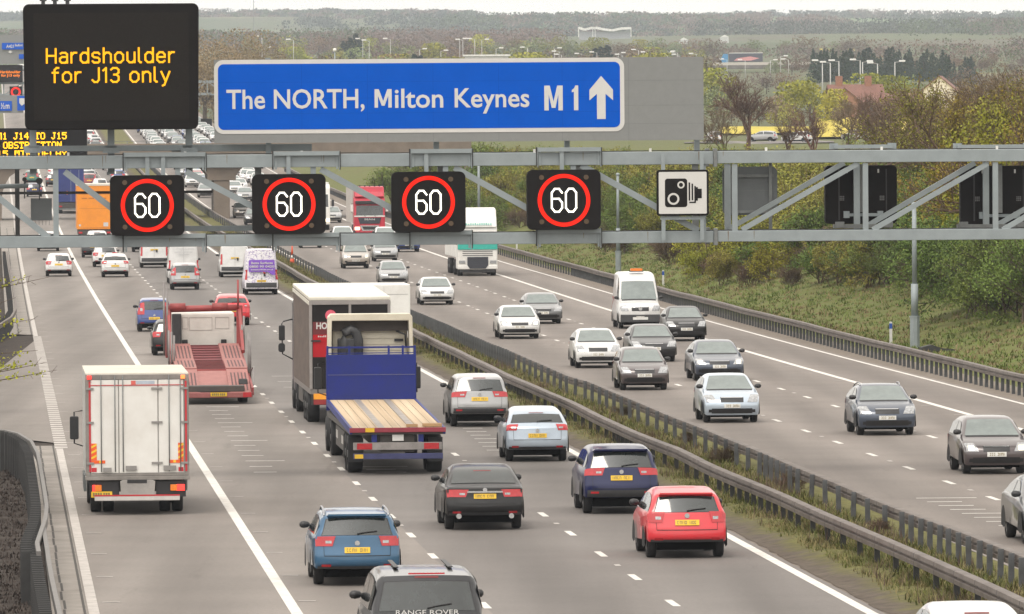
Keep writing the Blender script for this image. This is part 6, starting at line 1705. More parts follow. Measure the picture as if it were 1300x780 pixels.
def cab_front(r, yf, w, z0, z1, m, depth=2.0, visor=None, grille=(.3, .55, .8, 1.5), bump=None, lamps=False, deflect=None, ws=(.44, .75)):
    """cab facing +y, front face at y=yf"""
    pr = [(yf, z0), (yf, z0 + (z1 - z0) * .42), (yf - .22, z1 - .35), (yf - .5, z1), (yf - depth, z1), (yf - depth, z0)]
    cb = MB().prism(pr, -w / 2, w / 2, 'x').build('cab', m, r, .07, fix=True)
    def fy(z):
        zk = z0 + (z1 - z0) * .42
        return yf if z < zk else yf - .22 * (z - zk) / (z1 - .35 - zk)
    za, ze = z0 + (z1 - z0) * ws[0], z0 + (z1 - z0) * ws[1]
    MB().add([(-w * .44, fy(za) + .012, za), (w * .44, fy(za) + .012, za), (w * .43, fy(ze) + .012, ze), (-w * .43, fy(ze) + .012, ze)], [(3, 2, 1, 0)]).build('windscreen', GLASS, r)
    b = MB()
    for x in (-.5, .3): b.bar((x, fy(za) + .03, za + .02), (x + .5, fy(za + .3) + .03, za + .12), .03, .03)
    b.build('wipers', BLACK, r)
    return fy
def daf():
    c, rz = place(630, 350, 2.5, 0, False)
    r = empty('articulated_lorry', c, rz, 'white oncoming lorry with black grille and teal sun visor stripe', 'lorry')
    yf = 1.35; w = 2.5
    fy = cab_front(r, yf, w, .42, 3.3, WHITEP, 2.2, ws=(.56, .82))
    TE = pm('teal', (.03, .36, .30), .45)
    MB().prism([(-.66, 1.2), (-.66, .68), (-.5, .46), (.5, .46), (.66, .68), (.66, 1.2)], yf + .062, yf + .10).build('grille', pm('grille_dark', (.03, .033, .045), .5), r, .02, fix=True)
    b = MB()
    for k in range(5): b.box(-.6, .6, yf + .10, yf + .112, .58 + .13 * k, .60 + .13 * k)
    b.build('grille_bars', DGREY, r)
    b = MB()
    for k in range(3): b.box(-.95, .95, yf + .001, yf + .02, 1.27 + .13 * k, 1.32 + .13 * k)
    b.build('front_slots', pm('slot_grey', (.12, .12, .12), .6), r)
    MB().box(-w / 2, w / 2, yf - .3, yf + .06, 1.66, 2.0).build('teal_band', TE, r, .02)
    MB().prism([(yf - .1, 3.05), (yf - .35, 3.55), (yf - 1.0, 4.2), (yf - 2.2, 4.3), (yf - 2.2, 3.05)], -w / 2 + .02, w / 2 - .02, 'x').build('roof_deflector', WHITEP, r, .08, fix=True)
    b = MB(); x = -.9
    while x < .9: b.box(x, x + .09, yf - .135, yf - .09, 3.2, 3.2 + R_.uniform(.1, .16)); x += .14
    b.build('faded_lettering', pm('letter_teal', (.25, .55, .5), .5), r)
    MB().box(-w / 2 - .01, w / 2 + .01, yf - .25, yf + .06, .42, .66).build('bumper', WHITEP, r, .04)
    MB().box(-1.1, 1.1, yf - .2, yf + .02, .22, .41).build('air_dam', BLACK, r)
    for sg in (-1, 1):
        MB().box(sg * .98 - .2, sg * .98 + .2, yf + .005, yf + .04, .78, .98).build('headlight', WHL, r, .02); mirror(r, sg * 1.42, yf - .5, 2.6, .5, WHITEP)
        for y in (0, -3.7): vwheel(r, sg * 1.05, y, .5, .33)
    MB().box(-1.0, 1.0, -5.5, .6, .5, .95).build('chassis', CHASSIS, r)
    MB().box(-1.25, 1.25, -13, -1.2, 1.15, 3.95).build('trailer_body', WHITEP, r, .04)
    for sg in (-1, 1):
        for y in (-9, -10.3): vwheel(r, sg * 1.05, y, .5, .33)
daf()
def man():
    c, rz = place(488, 301.5, 2.5, 0, False)
    r = empty('articulated_lorry', c, rz, 'red oncoming lorry with dark windscreen and curtain trailer', 'lorry')
    yf = 1.35; w = 2.5; RD = pm('lorry_red', (.42, .018, .04), .4, 0, .1, 2)
    fy = cab_front(r, yf, w, .45, 3.3, RD, 2.2)
    MB().prism([(-.95, 1.62), (-.8, 1.12), (.8, 1.12), (.95, 1.62)], yf + .005, yf + .05).build('grille', pm('grille_dark', (0, 0, 0)), r, .02, fix=True)
    text('lettering', 'MAN', CHROME, r, -.42, .42, 1.40, .15, yf + .055, bold=.02, face=-1)
    MB().prism([(-.78, .98), (-.6, .55), (.6, .55), (.78, .98)], yf + .004, yf + .03).build('chrome_lower_grille', CHROME, r, fix=True); MB().prism([(-.62, .9), (-.5, .64), (.5, .64), (.62, .9)], yf + .03, yf + .045).build('lower_grille', BLACK, r, fix=True)
    MB().box(-w / 2, w / 2, yf - .2, yf + .02, 1.68, 1.78).build('white_stripe', WHITEP, r)
    MB().box(-1.15, 1.15, yf - .35, yf + .12, 2.72, 2.98).build('sun_visor', BLACK, r, .03)
    MB().prism([(yf - .25, 3.3), (yf - .5, 3.7), (yf - 1.0, 4.1), (yf - 2.1, 4.15), (yf - 2.1, 3.3)], -w / 2 + .05, w / 2 - .05, 'x').build('roof_deflector', RD, r, .06, fix=True)
    b = MB(); b.box(-1.1, 1.1, yf - .75, yf - .7, 4.16, 4.2)
    for x in (-.9, -.5, -.1, .3, .7): b.box(x, x + .12, yf - .76, yf - .66, 4.12, 4.24)
    b.build('lamp_bar', BLACK, r)
    MB().box(-w / 2, w / 2, yf - .25, yf + .05, .25, .5).build('bumper', RD, r, .03)
    for sg in (-1, 1):
        MB().box(sg * 1.0 - .2, sg * 1.0 + .2, yf + .005, yf + .05, .62, .86).build('headlight', HEADLIT, r, .03); mirror(r, sg * 1.42, yf - .4, 2.6, .5, WHITEP)
        for y in (0, -3.7): vwheel(r, sg * 1.05, y, .5, .33)
    MB().box(-1.0, 1.0, -5.5, .6, .5, .95).build('chassis', CHASSIS, r)
    MB().box(-1.27, 1.27, -13, -1.3, 1.15, 4.05).build('trailer_body', pm('curtain_grey', (.42, .39, .36), .6, 0, .15, 2), r, .03)
man()
c, rz = place(418.5, 292, 2.5, 0, False)
r = empty('articulated_lorry', c, rz, 'white oncoming lorry mostly hidden by the second lit signal, one mirror showing', 'lorry')
cab_front(r, 1.35, 2.5, .45, 3.9, WHITEP, 2.2)
for sg in (-1, 1): mirror(r, sg * 1.5, .9, 2.5, .5); MB().box(sg * 1.0 - .2, sg * 1.0 + .2, 1.355, 1.4, .7, .95).build('headlight', HEADLIT, r, .03); vwheel(r, sg * 1.05, 0, .5, .33)
MB().box(-1.25, 1.25, -12, -1.3, 1.15, 4.05).build('trailer_body', WHITEP, r)

# ---- vans
def van(key, xr, yb, label, onc=False, deco=None, pt=P_WHITE):
    cc = CARS[key]; c, rz = place(xr, yb, cc['W'], cc['wb'] / 2, not onc)
    r = make_car(key, pt, c, rz, label, 'van', name='van')
    yr = -cc['L'] / 2 - .02
    if not onc:
        zt = 2.45 if key == 'van' else 1.9
        b = MB(); sl = lambda z: yr + .03 + max(0, (z - 1.3)) * .10 - .012
        b.bar((0, sl(.75) - .004, .72), (0, sl(1.3) - .004, 1.3), .012, .012).bar((0, sl(1.3), 1.3), (0, sl(zt), zt), .012, .012); b.build('door_seam', pm('seam_grey', (0, 0, 0)), r)
        MB().box(.12, .22, sl(1.2) - .01, sl(1.2) + .03, 1.05, 1.22).build('door_handle', BLACK, r)
    else:
        pass
    return r, yr
pv = pm('van_print', (.62, .61, .66), .45, 0, .08, 2)
def print_mat():
    m, t, N, L = nt('van_print_lilac'); o = N.new('ShaderNodeOutputMaterial'); p = N.new('ShaderNodeBsdfPrincipled'); L.new(p.outputs[0], o.inputs[0]); p.inputs['Roughness'].default_value = .4
    tc = N.new('ShaderNodeTexCoord'); n = N.new('ShaderNodeTexNoise'); n.inputs['Scale'].default_value = 5; n.inputs['Detail'].default_value = 4; n.inputs['Distortion'].default_value = 2.5; L.new(tc.outputs['Object'], n.inputs['Vector'])
    r_ = N.new('ShaderNodeValToRGB'); e = r_.color_ramp.elements; e[0].position = .40; e[0].color = (.30, .25, .42, 1); e[1].position = .5; e[1].color = (.68, .67, .69, 1); L.new(n.outputs['Fac'], r_.inputs[0]); L.new(r_.outputs[0], p.inputs['Base Color'])
    return m
r, yr = van('van', 353.5, 374, 'white van with lilac printed pattern and purple surfaces advert', pt=print_mat())
PU = pm('purple_panel', (.17, .06, .42), .45, 0, .06, 4)
def leany(z): return yr + .03 + max(0, (z - 1.3)) * .10 - .03
b = MB(); pp = [(-.72, 1.3), (.35, 1.3), (.6, 1.12), (.78, 1.12), (.74, 1.98), (-.68, 1.98), (-.72, 1.9)]
b.add([(x, leany(z), z) for x, z in pp], [tuple(range(len(pp)))]); b.build('advert_panel', PU, r)
for s_, z, h, x0, x1 in (('Betta Surfaces', 1.74, .13, -.58, .64), ('0800 90 0420', 1.54, .12, -.68, .72), ('bettasurfaces.co.uk', 1.39, .08, -.6, .68)):
    t_ = text('lettering', s_, WSIGN, r, x0, x1, z, h, leany(z + .06) - .03, bold=.02, ext=.002)
MB().prism([(.1, 1.22), (.28, 1.2), (.1, 1.33)], yr - .02, yr - .012).build('red_mark', REDL, r, fix=True)
r, yr = van('lowvan', 317.5, 352, 'plain white van without rear glass, ahead of the purple printed van')
r, yr = van('van', 253.5, 360, 'tall white panel van with faint grey lettering, behind it a silver car')
LG = pm('faint_letters', (.45, .45, .46), .5)
text('lettering', 'C Pugh-Lewis', LG, r, -.66, .66, 2.05, .15, leany(2.1) - .02, ext=.002)
for k, (x0, x1, z) in enumerate(((-.55, .55, 1.88), (-.3, .35, 1.74))):
    b = MB(); x = x0
    while x < x1: b.box(x, x + .05, leany(z) - .025, leany(z) - .02, z, z + .07); x += .085
    b.build('small_lettering', LG, r)
r, yr = van('lowvan', 214, 340, 'white pickup-like van partly hidden behind the tall white van')
r, yr = van('lowvan', 163, 246, 'white van roof just above the first lit signal')
r, yr = van('van', 838, 417, 'tall white oncoming van with an amber beacon bar on its roof', True)
MB().box(-.32, .32, .2, .45, 2.60, 2.64).build('beacon_base', DGREY, r); MB().prism(rr(-.28, .28, 2.64, 2.76, .05), .22, .43).build('beacon', pm('amber_beacon', (.75, .2, .03), .3), r)
MB().tube([(0, 2.575, .93), (0, 2.60, .93)], .09, 16).build('badge', BADGE, r)
MB().box(-.35, .35, 2.53, 2.60, .42, .54).build('number_plate', PLW, r)
MB().box(-.92, .92, 2.50, 2.585, .30, .66).build('front_bumper', DGREY, r, .03)
# ---- articulated lorry on the distant road
# ------------------------------------------------------------------ trees, shrubs, grass
RV = random.Random(5)
def leafm(name, a, c, rnd=.25, scale=.9):
    if name in MATS: return MATS[name]
    m, t, N, L = nt(name); o = N.new('ShaderNodeOutputMaterial'); p = N.new('ShaderNodeBsdfPrincipled'); L.new(p.outputs[0], o.inputs[0])
    p.inputs['Roughness'].default_value = .75; p.inputs['Specular IOR Level'].default_value = .2
    tc = N.new('ShaderNodeTexCoord'); n = N.new('ShaderNodeTexNoise'); n.inputs['Scale'].default_value = scale; n.inputs['Detail'].default_value = 5; n.inputs['Roughness'].default_value = .8; L.new(tc.outputs['Object'], n.inputs['Vector'])
    r = N.new('ShaderNodeValToRGB'); e = r.color_ramp.elements; e[0].position = .36; e[0].color = (*a, 1); e[1].position = .64; e[1].color = (*c, 1); L.new(n.outputs['Fac'], r.inputs[0])
    oi = N.new('ShaderNodeObjectInfo'); hv = N.new('ShaderNodeHueSaturation'); mr = N.new('ShaderNodeMapRange'); mr.inputs['To Min'].default_value = 1 - rnd; mr.inputs['To Max'].default_value = 1 + rnd
    L.new(oi.outputs['Random'], mr.inputs[0]); L.new(mr.outputs[0], hv.inputs['Value']); L.new(r.outputs[0], hv.inputs['Color'])
    mm = N.new('ShaderNodeMath'); mm.operation = 'MULTIPLY'; mm.inputs[1].default_value = 13.7; fr = N.new('ShaderNodeMath'); fr.operation = 'FRACT'; L.new(oi.outputs['Random'], mm.inputs[0]); L.new(mm.outputs[0], fr.inputs[0])
    mh = N.new('ShaderNodeMapRange'); mh.inputs['To Min'].default_value = .485; mh.inputs['To Max'].default_value = .515; L.new(fr.outputs[0], mh.inputs[0]); L.new(mh.outputs[0], hv.inputs['Hue'])
    L.new(hv.outputs[0], p.inputs['Base Color']); MATS[name] = m
    return m
BARK = leafm('bark', (.055, .042, .032), (.10, .078, .058), .2, 3)
TWIG = leafm('twigs_brown', (.085, .058, .04), (.15, .105, .07), .2, 2)
TWIGR = leafm('twigs_reddish', (.10, .055, .042), (.17, .10, .075), .2, 2)
L_OLIVE = leafm('leaves_olive', (.125, .125, .022), (.26, .245, .05))
L_GREEN = leafm('leaves_green', (.07, .11, .022), (.155, .205, .048))
L_YEL = leafm('leaves_yellow_green', (.17, .18, .02), (.34, .33, .035))
L_GOLD = leafm('leaves_gold', (.15, .115, .02), (.27, .21, .03))
L_DARK = leafm('needles_dark', (.012, .024, .016), (.03, .05, .03))
L_BROWN = leafm('buds_brown', (.11, .075, .045), (.20, .14, .085))
L_PURP = leafm('buds_purple_brown', (.10, .07, .058), (.17, .125, .10))
L_PALE = leafm('leaves_pale_green', (.11, .14, .055), (.21, .235, .10))

def rdir(rng):
    while True:
        v = Vector((rng.uniform(-1, 1), rng.uniform(-1, 1), rng.uniform(-1, 1)))
        if .05 < v.length < 1: return v.normalized()
def quad(b, p, s, rng, flat=0):
    n = rdir(rng); u = n.orthogonal().normalized(); v = n.cross(u); a = rng.uniform(.6, 1.0) * s
    i = len(b.v); b.v += [tuple(p - u * s - v * a * .3), tuple(p - v * a), tuple(p + u * s), tuple(p + v * a)]
    b.f.append((i, i + 1, i + 2, i + 3)); b.m.append(0); b.sm.append(False)
def grow(b, p, d, ln, r, lvl, rng, tips, spread=.65, kids=4, up=.12, segs=3, minr=.012):
    pts = [p]; rs = [r]
    for k in range(segs):
        d = (d + rdir(rng) * .16 + Vector((0, 0, up * .5))).normalized()
        p = p + d * (ln / segs); pts.append(p); rs.append(max(minr, r * (1 - .45 * (k + 1) / segs)))
    b.tube(pts, rs, 6 if lvl >= 3 else (4 if lvl == 2 else 3), cap=False)
    if lvl == 0: tips.append((pts[-1], d)); tips.append((pts[len(pts) // 2], d)); return
    for k in range(kids):
        t = rng.uniform(.35, 1.0) if k else 1.0
        i = min(segs - 1, int(t * segs)); f = t * segs - i
        q = pts[i].lerp(pts[i + 1], min(1, f))
        nd = (d + rdir(rng) * spread + Vector((0, 0, up))).normalized()
        grow(b, q, nd, ln * rng.uniform(.55, .8), max(minr, r * .5), lvl - 1, rng, tips, spread, kids, up, segs, minr)
PROTO = {}
def tree_proto(key, h, lvl, kids, spread, stems, leaf, leaf_s, per_tip, scatter, bark, seed, up=.12, trunkf=.3, minr=.014):
    rng = random.Random(seed); tr = MB(); tips = []
    for s_ in range(stems):
        base = Vector((rng.uniform(-.25, .25), rng.uniform(-.25, .25), -.3)) * (1 if stems > 1 else 0) + Vector((0, 0, -.3))
        d = Vector((rng.uniform(-1, 1) * .5, rng.uniform(-1, 1) * .5, 1)).normalized() if stems > 1 else Vector((rng.uniform(-.06, .06), rng.uniform(-.06, .06), 1))
        grow(tr, base, d, h * trunkf, h * (.022 if stems == 1 else .011), lvl, rng, tips, spread, kids, up, 3, minr)
    top = max(t[0].z for t in tips); k = h / top
    tr.v = [(x * k, y * k, z * k) for x, y, z in tr.v]
    cr = MB()
    for p, d in tips:
        p = p * k
        for q in range(per_tip if per_tip >= 1 else (1 if rng.random() < per_tip else 0)):
            quad(cr, p + rdir(rng) * rng.uniform(0, scatter), leaf_s * rng.uniform(.6, 1.25), rng)
    PROTO[key] = (tr.mesh('trunk', bark), cr.mesh('crown', leaf) if cr.v else None)
def conifer_proto(key, h, w, seed):
    rng = random.Random(seed); tr = MB(); tr.tube([(0, 0, -.3), (0, 0, h * .97)], [h * .016, .02], 6); cr = MB()
    lay = int(h * 2.2)
    for i in range(lay):
        z = h * (.06 + .92 * i / lay); R = w * (1 - i / lay) ** .8 * rng.uniform(.75, 1.12) + .12
        for k in range(max(5, int(16 * (1 - i / lay)))):
            a = rng.uniform(0, 6.28)
            for f in (.35, .6, .85, 1.0):
                if rng.random() < .8: quad(cr, Vector((math.cos(a) * R * f, math.sin(a) * R * f, z - .25 * f + rng.uniform(-.2, .3))), .38 * rng.uniform(.6, 1.2), rng)
    PROTO[key] = (tr.mesh('trunk', BARK), cr.mesh('crown', L_DARK))
tree_proto('bush_olive', 4.2, 3, 5, .85, 5, L_OLIVE, .068, 9, .42, TWIG, 11, .10, .42)
tree_proto('bush_green', 3.6, 3, 5, .9, 5, L_GREEN, .068, 9, .40, TWIG, 12, .08, .42)
tree_proto('bush_yellow', 3.4, 3, 5, .9, 4, L_YEL, .062, 7, .38, TWIG, 13, .08, .42)
tree_proto('bush_bare', 3.0, 3, 5, .8, 6, L_BROWN, .045, .8, .3, TWIG, 14, .10, .42)
tree_proto('thorn_dark', 5.0, 3, 5, .9, 3, L_GREEN, .05, 22, .5, BARK, 15, .08, .42)
tree_proto('tree_bare', 10.0, 5, 4, .60, 1, L_PURP, .035, 3, .35, TWIGR, 21, .10, .30, .013)
tree_proto('tree_bare_b', 9.0, 5, 4, .7, 1, L_BROWN, .035, 2, .35, TWIG, 22, .07, .30, .013)
tree_proto('tree_bud', 9.0, 5, 4, .7, 1, L_GOLD, .045, 6, .5, TWIG, 23, .08, .30, .013)
tree_proto('tree_leaf', 8.0, 3, 6, .8, 2, L_YEL, .085, 22, .95, BARK, 24, .06, .38)
tree_proto('tree_olive', 9.0, 5, 4, .7, 1, L_OLIVE, .05, 8, .55, TWIG, 25, .07, .32, .013)
conifer_proto('conifer', 12.0, 2.3, 31); conifer_proto('conifer_b', 10.5, 2.8, 32)
def far_proto(key, h, w, leaf, seed, n=1000, s=.34):
    rng = random.Random(seed); tr = MB(); tr.tube([(0, 0, -.5), (0, 0, h * .55)], [h * .025, h * .012], 5, cap=False)
    cr = MB(); lob = [(Vector((rng.uniform(-.5, .5) * w, rng.uniform(-.5, .5) * w, h * rng.uniform(.3, .8))), rng.uniform(.22, .42) * w) for _ in range(9)]
    for k in range(7):
        q = lob[k][0]; tr.tube([(0, 0, h * .25), tuple(q)], [h * .012, .03], 3, cap=False)
    for k in range(n):
        c, r = lob[k % 9]; p = c + rdir(rng) * r * rng.uniform(.55, 1.05) ** .6
        if p.z > h: p.z = h - rng.uniform(0, .5)
        quad(cr, p, s * rng.uniform(.5, 1.2), rng)
    PROTO[key] = (tr.mesh('trunk', BARK), cr.mesh('crown', leaf))
far_proto('far_green', 9, 8, L_PALE, 41); far_proto('far_brown', 10, 9, L_BROWN, 42); far_proto('far_purple', 11, 9, L_PURP, 43); far_proto('far_yellow', 8, 7.5, L_YEL, 44); far_proto('far_olive', 9, 8, L_OLIVE, 45)
far_proto('willow', 13, 9, leafm('buds_fawn', (.17, .125, .07), (.27, .215, .115)), 46, 8000, .13)

def plant(key, loc, sc, label, cat='tree', group=None, name='tree', sq=1.0):
    r = empty(name, loc, RV.uniform(0, 6.28), label, cat, group); r.scale = (sc * sq, sc * sq, sc)
    for nm, me in zip(('trunk', 'crown'), PROTO[key]):
        if me is None: continue
        o = bpy.data.objects.new(nm, me); COL.objects.link(o); o.parent = r
    return r
# embankment planting: (kind, group words)
KIND = {'bush_olive': ('shrub', 'olive leafy shrub among the thicket on the embankment', 'olive shrubs on the embankment'),
        'bush_green': ('shrub', 'fresh green shrub among the thicket on the embankment', 'green shrubs on the embankment'),
        'bush_yellow': ('shrub', 'yellow green shrub among the thicket on the embankment', 'yellow shrubs on the embankment'),
        'bush_bare': ('shrub', 'brown bare-stemmed shrub at the foot of the embankment thicket', 'bare shrubs on the embankment'),
        'thorn_dark': ('tree', 'dense green small tree on the embankment', 'small trees on the embankment'),
        'tree_bare_b': ('tree', 'bare brown tree on top of the embankment', 'bare trees on the embankment'),
        'tree_bud': ('tree', 'golden budding tree on top of the embankment', 'budding trees on the embankment'),
        'tree_olive': ('tree', 'olive thin-leaved tree on top of the embankment', 'thin-leaved trees on the embankment')}
def emb(Y, off, key, sc):
    X = hs(Y) + off; k = KIND[key]
    h0 = {'bush_olive': 4.2, 'bush_green': 3.6, 'bush_yellow': 3.4, 'bush_bare': 3.0, 'thorn_dark': 5.0}[key]
    px, _ = project(X, Y, land(X, Y))
    if px < 1215:
        lim = (CP + ray(px, 186 + RV.uniform(-2, 12)) * Y)[2] - land(X, Y)
        sc = min(sc, max(.3, lim / h0))
    plant(key, (X, Y, land(X, Y) - .05), sc, k[1], k[0], k[2], 'shrub' if k[0] == 'shrub' else 'tree')
Y = 290.0; ne = 0
while Y < 930:
    near = Y < 430
    X0 = hs(Y)
    edge = 40.5 if Y < 340 else (39.5 if Y < 430 else 37.0)
    if project(hs(Y) + 44, Y, 3)[0] > 1060: edge -= 2.2
    rows = ((edge, .45, .7), (edge + 1.8, .55, .9), (edge + 5, .8, 1.1), (edge + 3.2, .75, 1.05), (edge + 6.5, .9, 1.25), (edge + 10.5, .95, 1.3))
    for j, (o_, a, c_) in enumerate(rows):
        off = o_ + RV.uniform(-1.2, 1.2)
        px, py = project(hs(Y) + off, Y, land(hs(Y) + off, Y))
        if px > 1345 or px < 535: continue
        if j <= (0 if px < 1080 else -1): key = RV.choice(['bush_bare', 'bush_bare', 'bush_green', 'bush_olive', 'bush_bare', 'bush_yellow'])
        elif px > 1080: key = RV.choice(['bush_green', 'thorn_dark', 'bush_bare', 'bush_olive', 'bush_bare', 'bush_green', 'bush_bare'])
        else: key = RV.choice(['bush_olive', 'bush_green', 'bush_olive', 'bush_yellow', 'thorn_dark', 'bush_olive'])
        emb(Y + RV.uniform(-2, 2), off, key, RV.uniform(a, c_)); ne += 1
    Y += 5.2 if Y < 420 else 9.5
# trees standing over the thicket on the right
for px, Yt, key, ht in ((1300, 345, 'tree_bud', 10.5), (1270, 372, 'tree_olive', 9.5), (1238, 395, 'tree_bud', 9.8), (1205, 420, 'tree_bare_b', 9.0), (1180, 440, 'tree_bud', 8.2), (1318, 385, 'tree_bud', 10.5), (1262, 430, 'tree_bare_b', 10),
                        (1290, 450, 'tree_bud', 10.5), (1245, 500, 'tree_bud', 9.4), (1205, 520, 'tree_bare_b', 8.6), (1310, 520, 'tree_bare_b', 11), (1285, 335, 'thorn_dark', 5.2), (1240, 350, 'thorn_dark', 5.5), (1210, 370, 'thorn_dark', 5.0), (1262, 342, 'thorn_dark', 4.6), (1225, 362, 'thorn_dark', 4.8), (1180, 385, 'thorn_dark', 4.6), (1305, 328, 'thorn_dark', 5.0), (1100, 450, 'thorn_dark', 5.4), (1140, 420, 'thorn_dark', 5.6), (1190, 390, 'thorn_dark', 5.4)):
    X = (px - 650) / FPX * Yt; k = KIND[key]; h0 = {'tree_bud': 9, 'tree_bare_b': 9, 'tree_olive': 9, 'thorn_dark': 5}[key]
    lim = (CP + ray(px, max(86, 86 + (1300 - px) * .27)) * Yt)[2] - land(X, Yt) + .1
    plant(key, (X, Yt, land(X, Yt) - .1), min(ht, max(3, lim)) / h0, k[1], k[0], k[2])
def bgtree(key, px, pyb, pyt, Yt, label, group=None, h0=None, sq=1.0, z=None):
    """a tree whose top shows at pyt, standing Yt metres off"""
    X = (px - 650) / FPX * Yt; zg = land(X, Yt)
    ptop = CP + ray(px, pyt) * Yt; h = max(2.5, ptop[2] - zg)
    hh = {'tree_bare': 10, 'tree_bare_b': 9, 'tree_bud': 9, 'tree_leaf': 8, 'tree_olive': 9, 'conifer': 12, 'conifer_b': 10.5, 'far_green': 9, 'far_brown': 10, 'far_purple': 11, 'far_yellow': 8, 'far_olive': 9, 'willow': 13, 'bush_yellow': 3.4, 'bush_green': 3.6, 'bush_olive': 4.2}[key]
    return plant(key, (X, Yt, zg - .2), h / hh, label, 'tree', group, 'tree', sq)
bgtree('tree_bare', 952, 190, 86, 800, 'large reddish bare tree right of the blue sign board', sq=1.25)
bgtree('tree_bare_b', 925, 190, 130, 760, 'low bare tree at the right edge of the blue sign board')
for px, pyt, Yt in ((1032, 128, 720), (1070, 114, 740), (1118, 108, 690), (1146, 118, 660), (1176, 108, 620), (1000, 142, 760)):
    bgtree(RV.choice(['tree_bare', 'tree_bare_b', 'tree_bare']), px, 190, pyt, Yt, 'bare brown tree in front of the yellow field', 'bare trees before the yellow field', sq=1.1)
for px, pyt, Yt in ((1288, 128, 400), (1300, 135, 360), (1262, 150, 380)):
    bgtree('tree_leaf', px, 190, pyt, Yt, 'bright yellow green leafy tree at the right edge', 'bright leafy trees at the right edge', sq=.9)
for px, pyt, Yt, key in ((1030, 101, 1420, 'far_yellow'), (1050, 112, 1400, 'far_yellow'), (1012, 105, 1440, 'far_yellow'), (1105, 92, 1600, 'far_yellow'), (1120, 95, 1620, 'far_yellow'), (1150, 93, 1650, 'far_green'), (1172, 102, 1600, 'far_green'), (1140, 98, 1580, 'far_olive'), (905, 85, 1700, 'far_yellow'), (890, 92, 1600, 'far_olive'), (912, 105, 1500, 'far_green'), (1225, 100, 1500, 'far_brown'), (1250, 95, 1500, 'far_brown'), (1275, 92, 1450, 'far_brown'), (1300, 88, 1500, 'far_brown'), (1165, 110, 1450, 'far_brown'), (1210, 108, 1450, 'far_brown'), (1140, 112, 1400, 'far_brown'), (985, 118, 1400, 'far_brown'), (1000, 128, 1300, 'far_olive'), (965, 125, 1350, 'far_brown'), (930, 120, 1400, 'far_brown'), (1075, 125, 1380, 'far_brown'), (1215, 85, 1900, 'far_purple'), (1245, 80, 1900, 'far_purple'), (1285, 78, 1900, 'far_brown'), (975, 88, 2000, 'far_purple'), (1000, 90, 2000, 'far_brown'), (1020, 95, 1900, 'far_green'), (895, 72, 2500, 'far_purple')):
    nm = {'far_yellow': 'yellow green', 'far_green': 'pale green', 'far_olive': 'olive', 'far_brown': 'brown budding', 'far_purple': 'purplish brown'}[key]
    bgtree(key, px, 0, pyt, Yt, f'{nm} round tree among the fields on the right', f'{nm} trees among the fields', sq=1.0)
# dark conifer belt
for k in range(58):
    px = 1035 + 205 * (k / 57) + RV.uniform(-3, 3); Yt = RV.uniform(2250, 2450)
    top = 62 + 5 * math.sin(k * .9) + RV.uniform(-4, 6) + (4 if px > 1150 else 0) + (8 if px > 1200 else 0)
    bgtree(RV.choice(['conifer', 'conifer_b']), px, 0, top - (5 if k in (3, 4) else 0), Yt, 'dark conifer in the long belt behind the street lamps', 'dark conifers in the belt')
# trees above the blue sign and beyond
for k, (px, pyt, Yt, key) in enumerate([(275, 26, 1350, 'willow'), (300, 34, 1400, 'willow'), (262, 32, 1300, 'willow'), (316, 52, 1450, 'willow')]):
    bgtree(key, px, 0, pyt, Yt, 'tall fuzzy brown tree between message board and blue sign', 'fuzzy brown trees', sq=1.05)
for px in range(318, 905, 9):
    for rowY, t0, t1 in ((2150, 66, 74), (2800, 54, 66), (3500, 44, 56)):
        if RV.random() < (.55 if rowY < 3000 else .7):
            key = RV.choice(['far_brown', 'far_purple', 'far_green', 'far_purple', 'far_brown', 'far_olive', 'far_yellow'] if rowY > 2200 else ['far_yellow', 'far_green', 'far_brown', 'far_olive'])
            nm = {'far_yellow': 'yellow green', 'far_green': 'pale green', 'far_olive': 'olive', 'far_brown': 'brown budding', 'far_purple': 'purplish brown'}[key]
            bgtree(key, px + RV.uniform(-5, 5), 0, RV.uniform(t0, t1) - (px > 550) * 1, rowY + RV.uniform(-150, 150), f'distant {nm} tree rising behind the blue sign', f'distant {nm} trees behind the sign', sq=1.1)
for px, pyt, Yt in ((455, 40, 3000), (447, 46, 3000), (438, 50, 3000), (765, 57, 2600), (773, 55, 2600), (758, 59, 2600), (528, 66, 2300), (536, 68, 2300)):
    bgtree('conifer_b', px, 0, pyt, Yt, 'dark distant conifer behind the blue sign', 'dark distant conifers behind the sign', sq=1.5)
for px in range(905, 1330, 10):
    for rowY, t0, t1 in ((2700, 64, 76), (3500, 42, 60)):
        if RV.random() < .6 and not (915 < px < 975 and rowY < 3000):
            key = RV.choice(['far_brown', 'far_purple', 'far_green', 'far_purple']); nm = {'far_green': 'pale green', 'far_brown': 'brown budding', 'far_purple': 'purplish brown'}[key]
            bgtree(key, px + RV.uniform(-5, 5), 0, RV.uniform(t0, t1), rowY + RV.uniform(-150, 150), f'distant {nm} tree on the plain at the right', f'distant {nm} trees on the plain', sq=1.15)

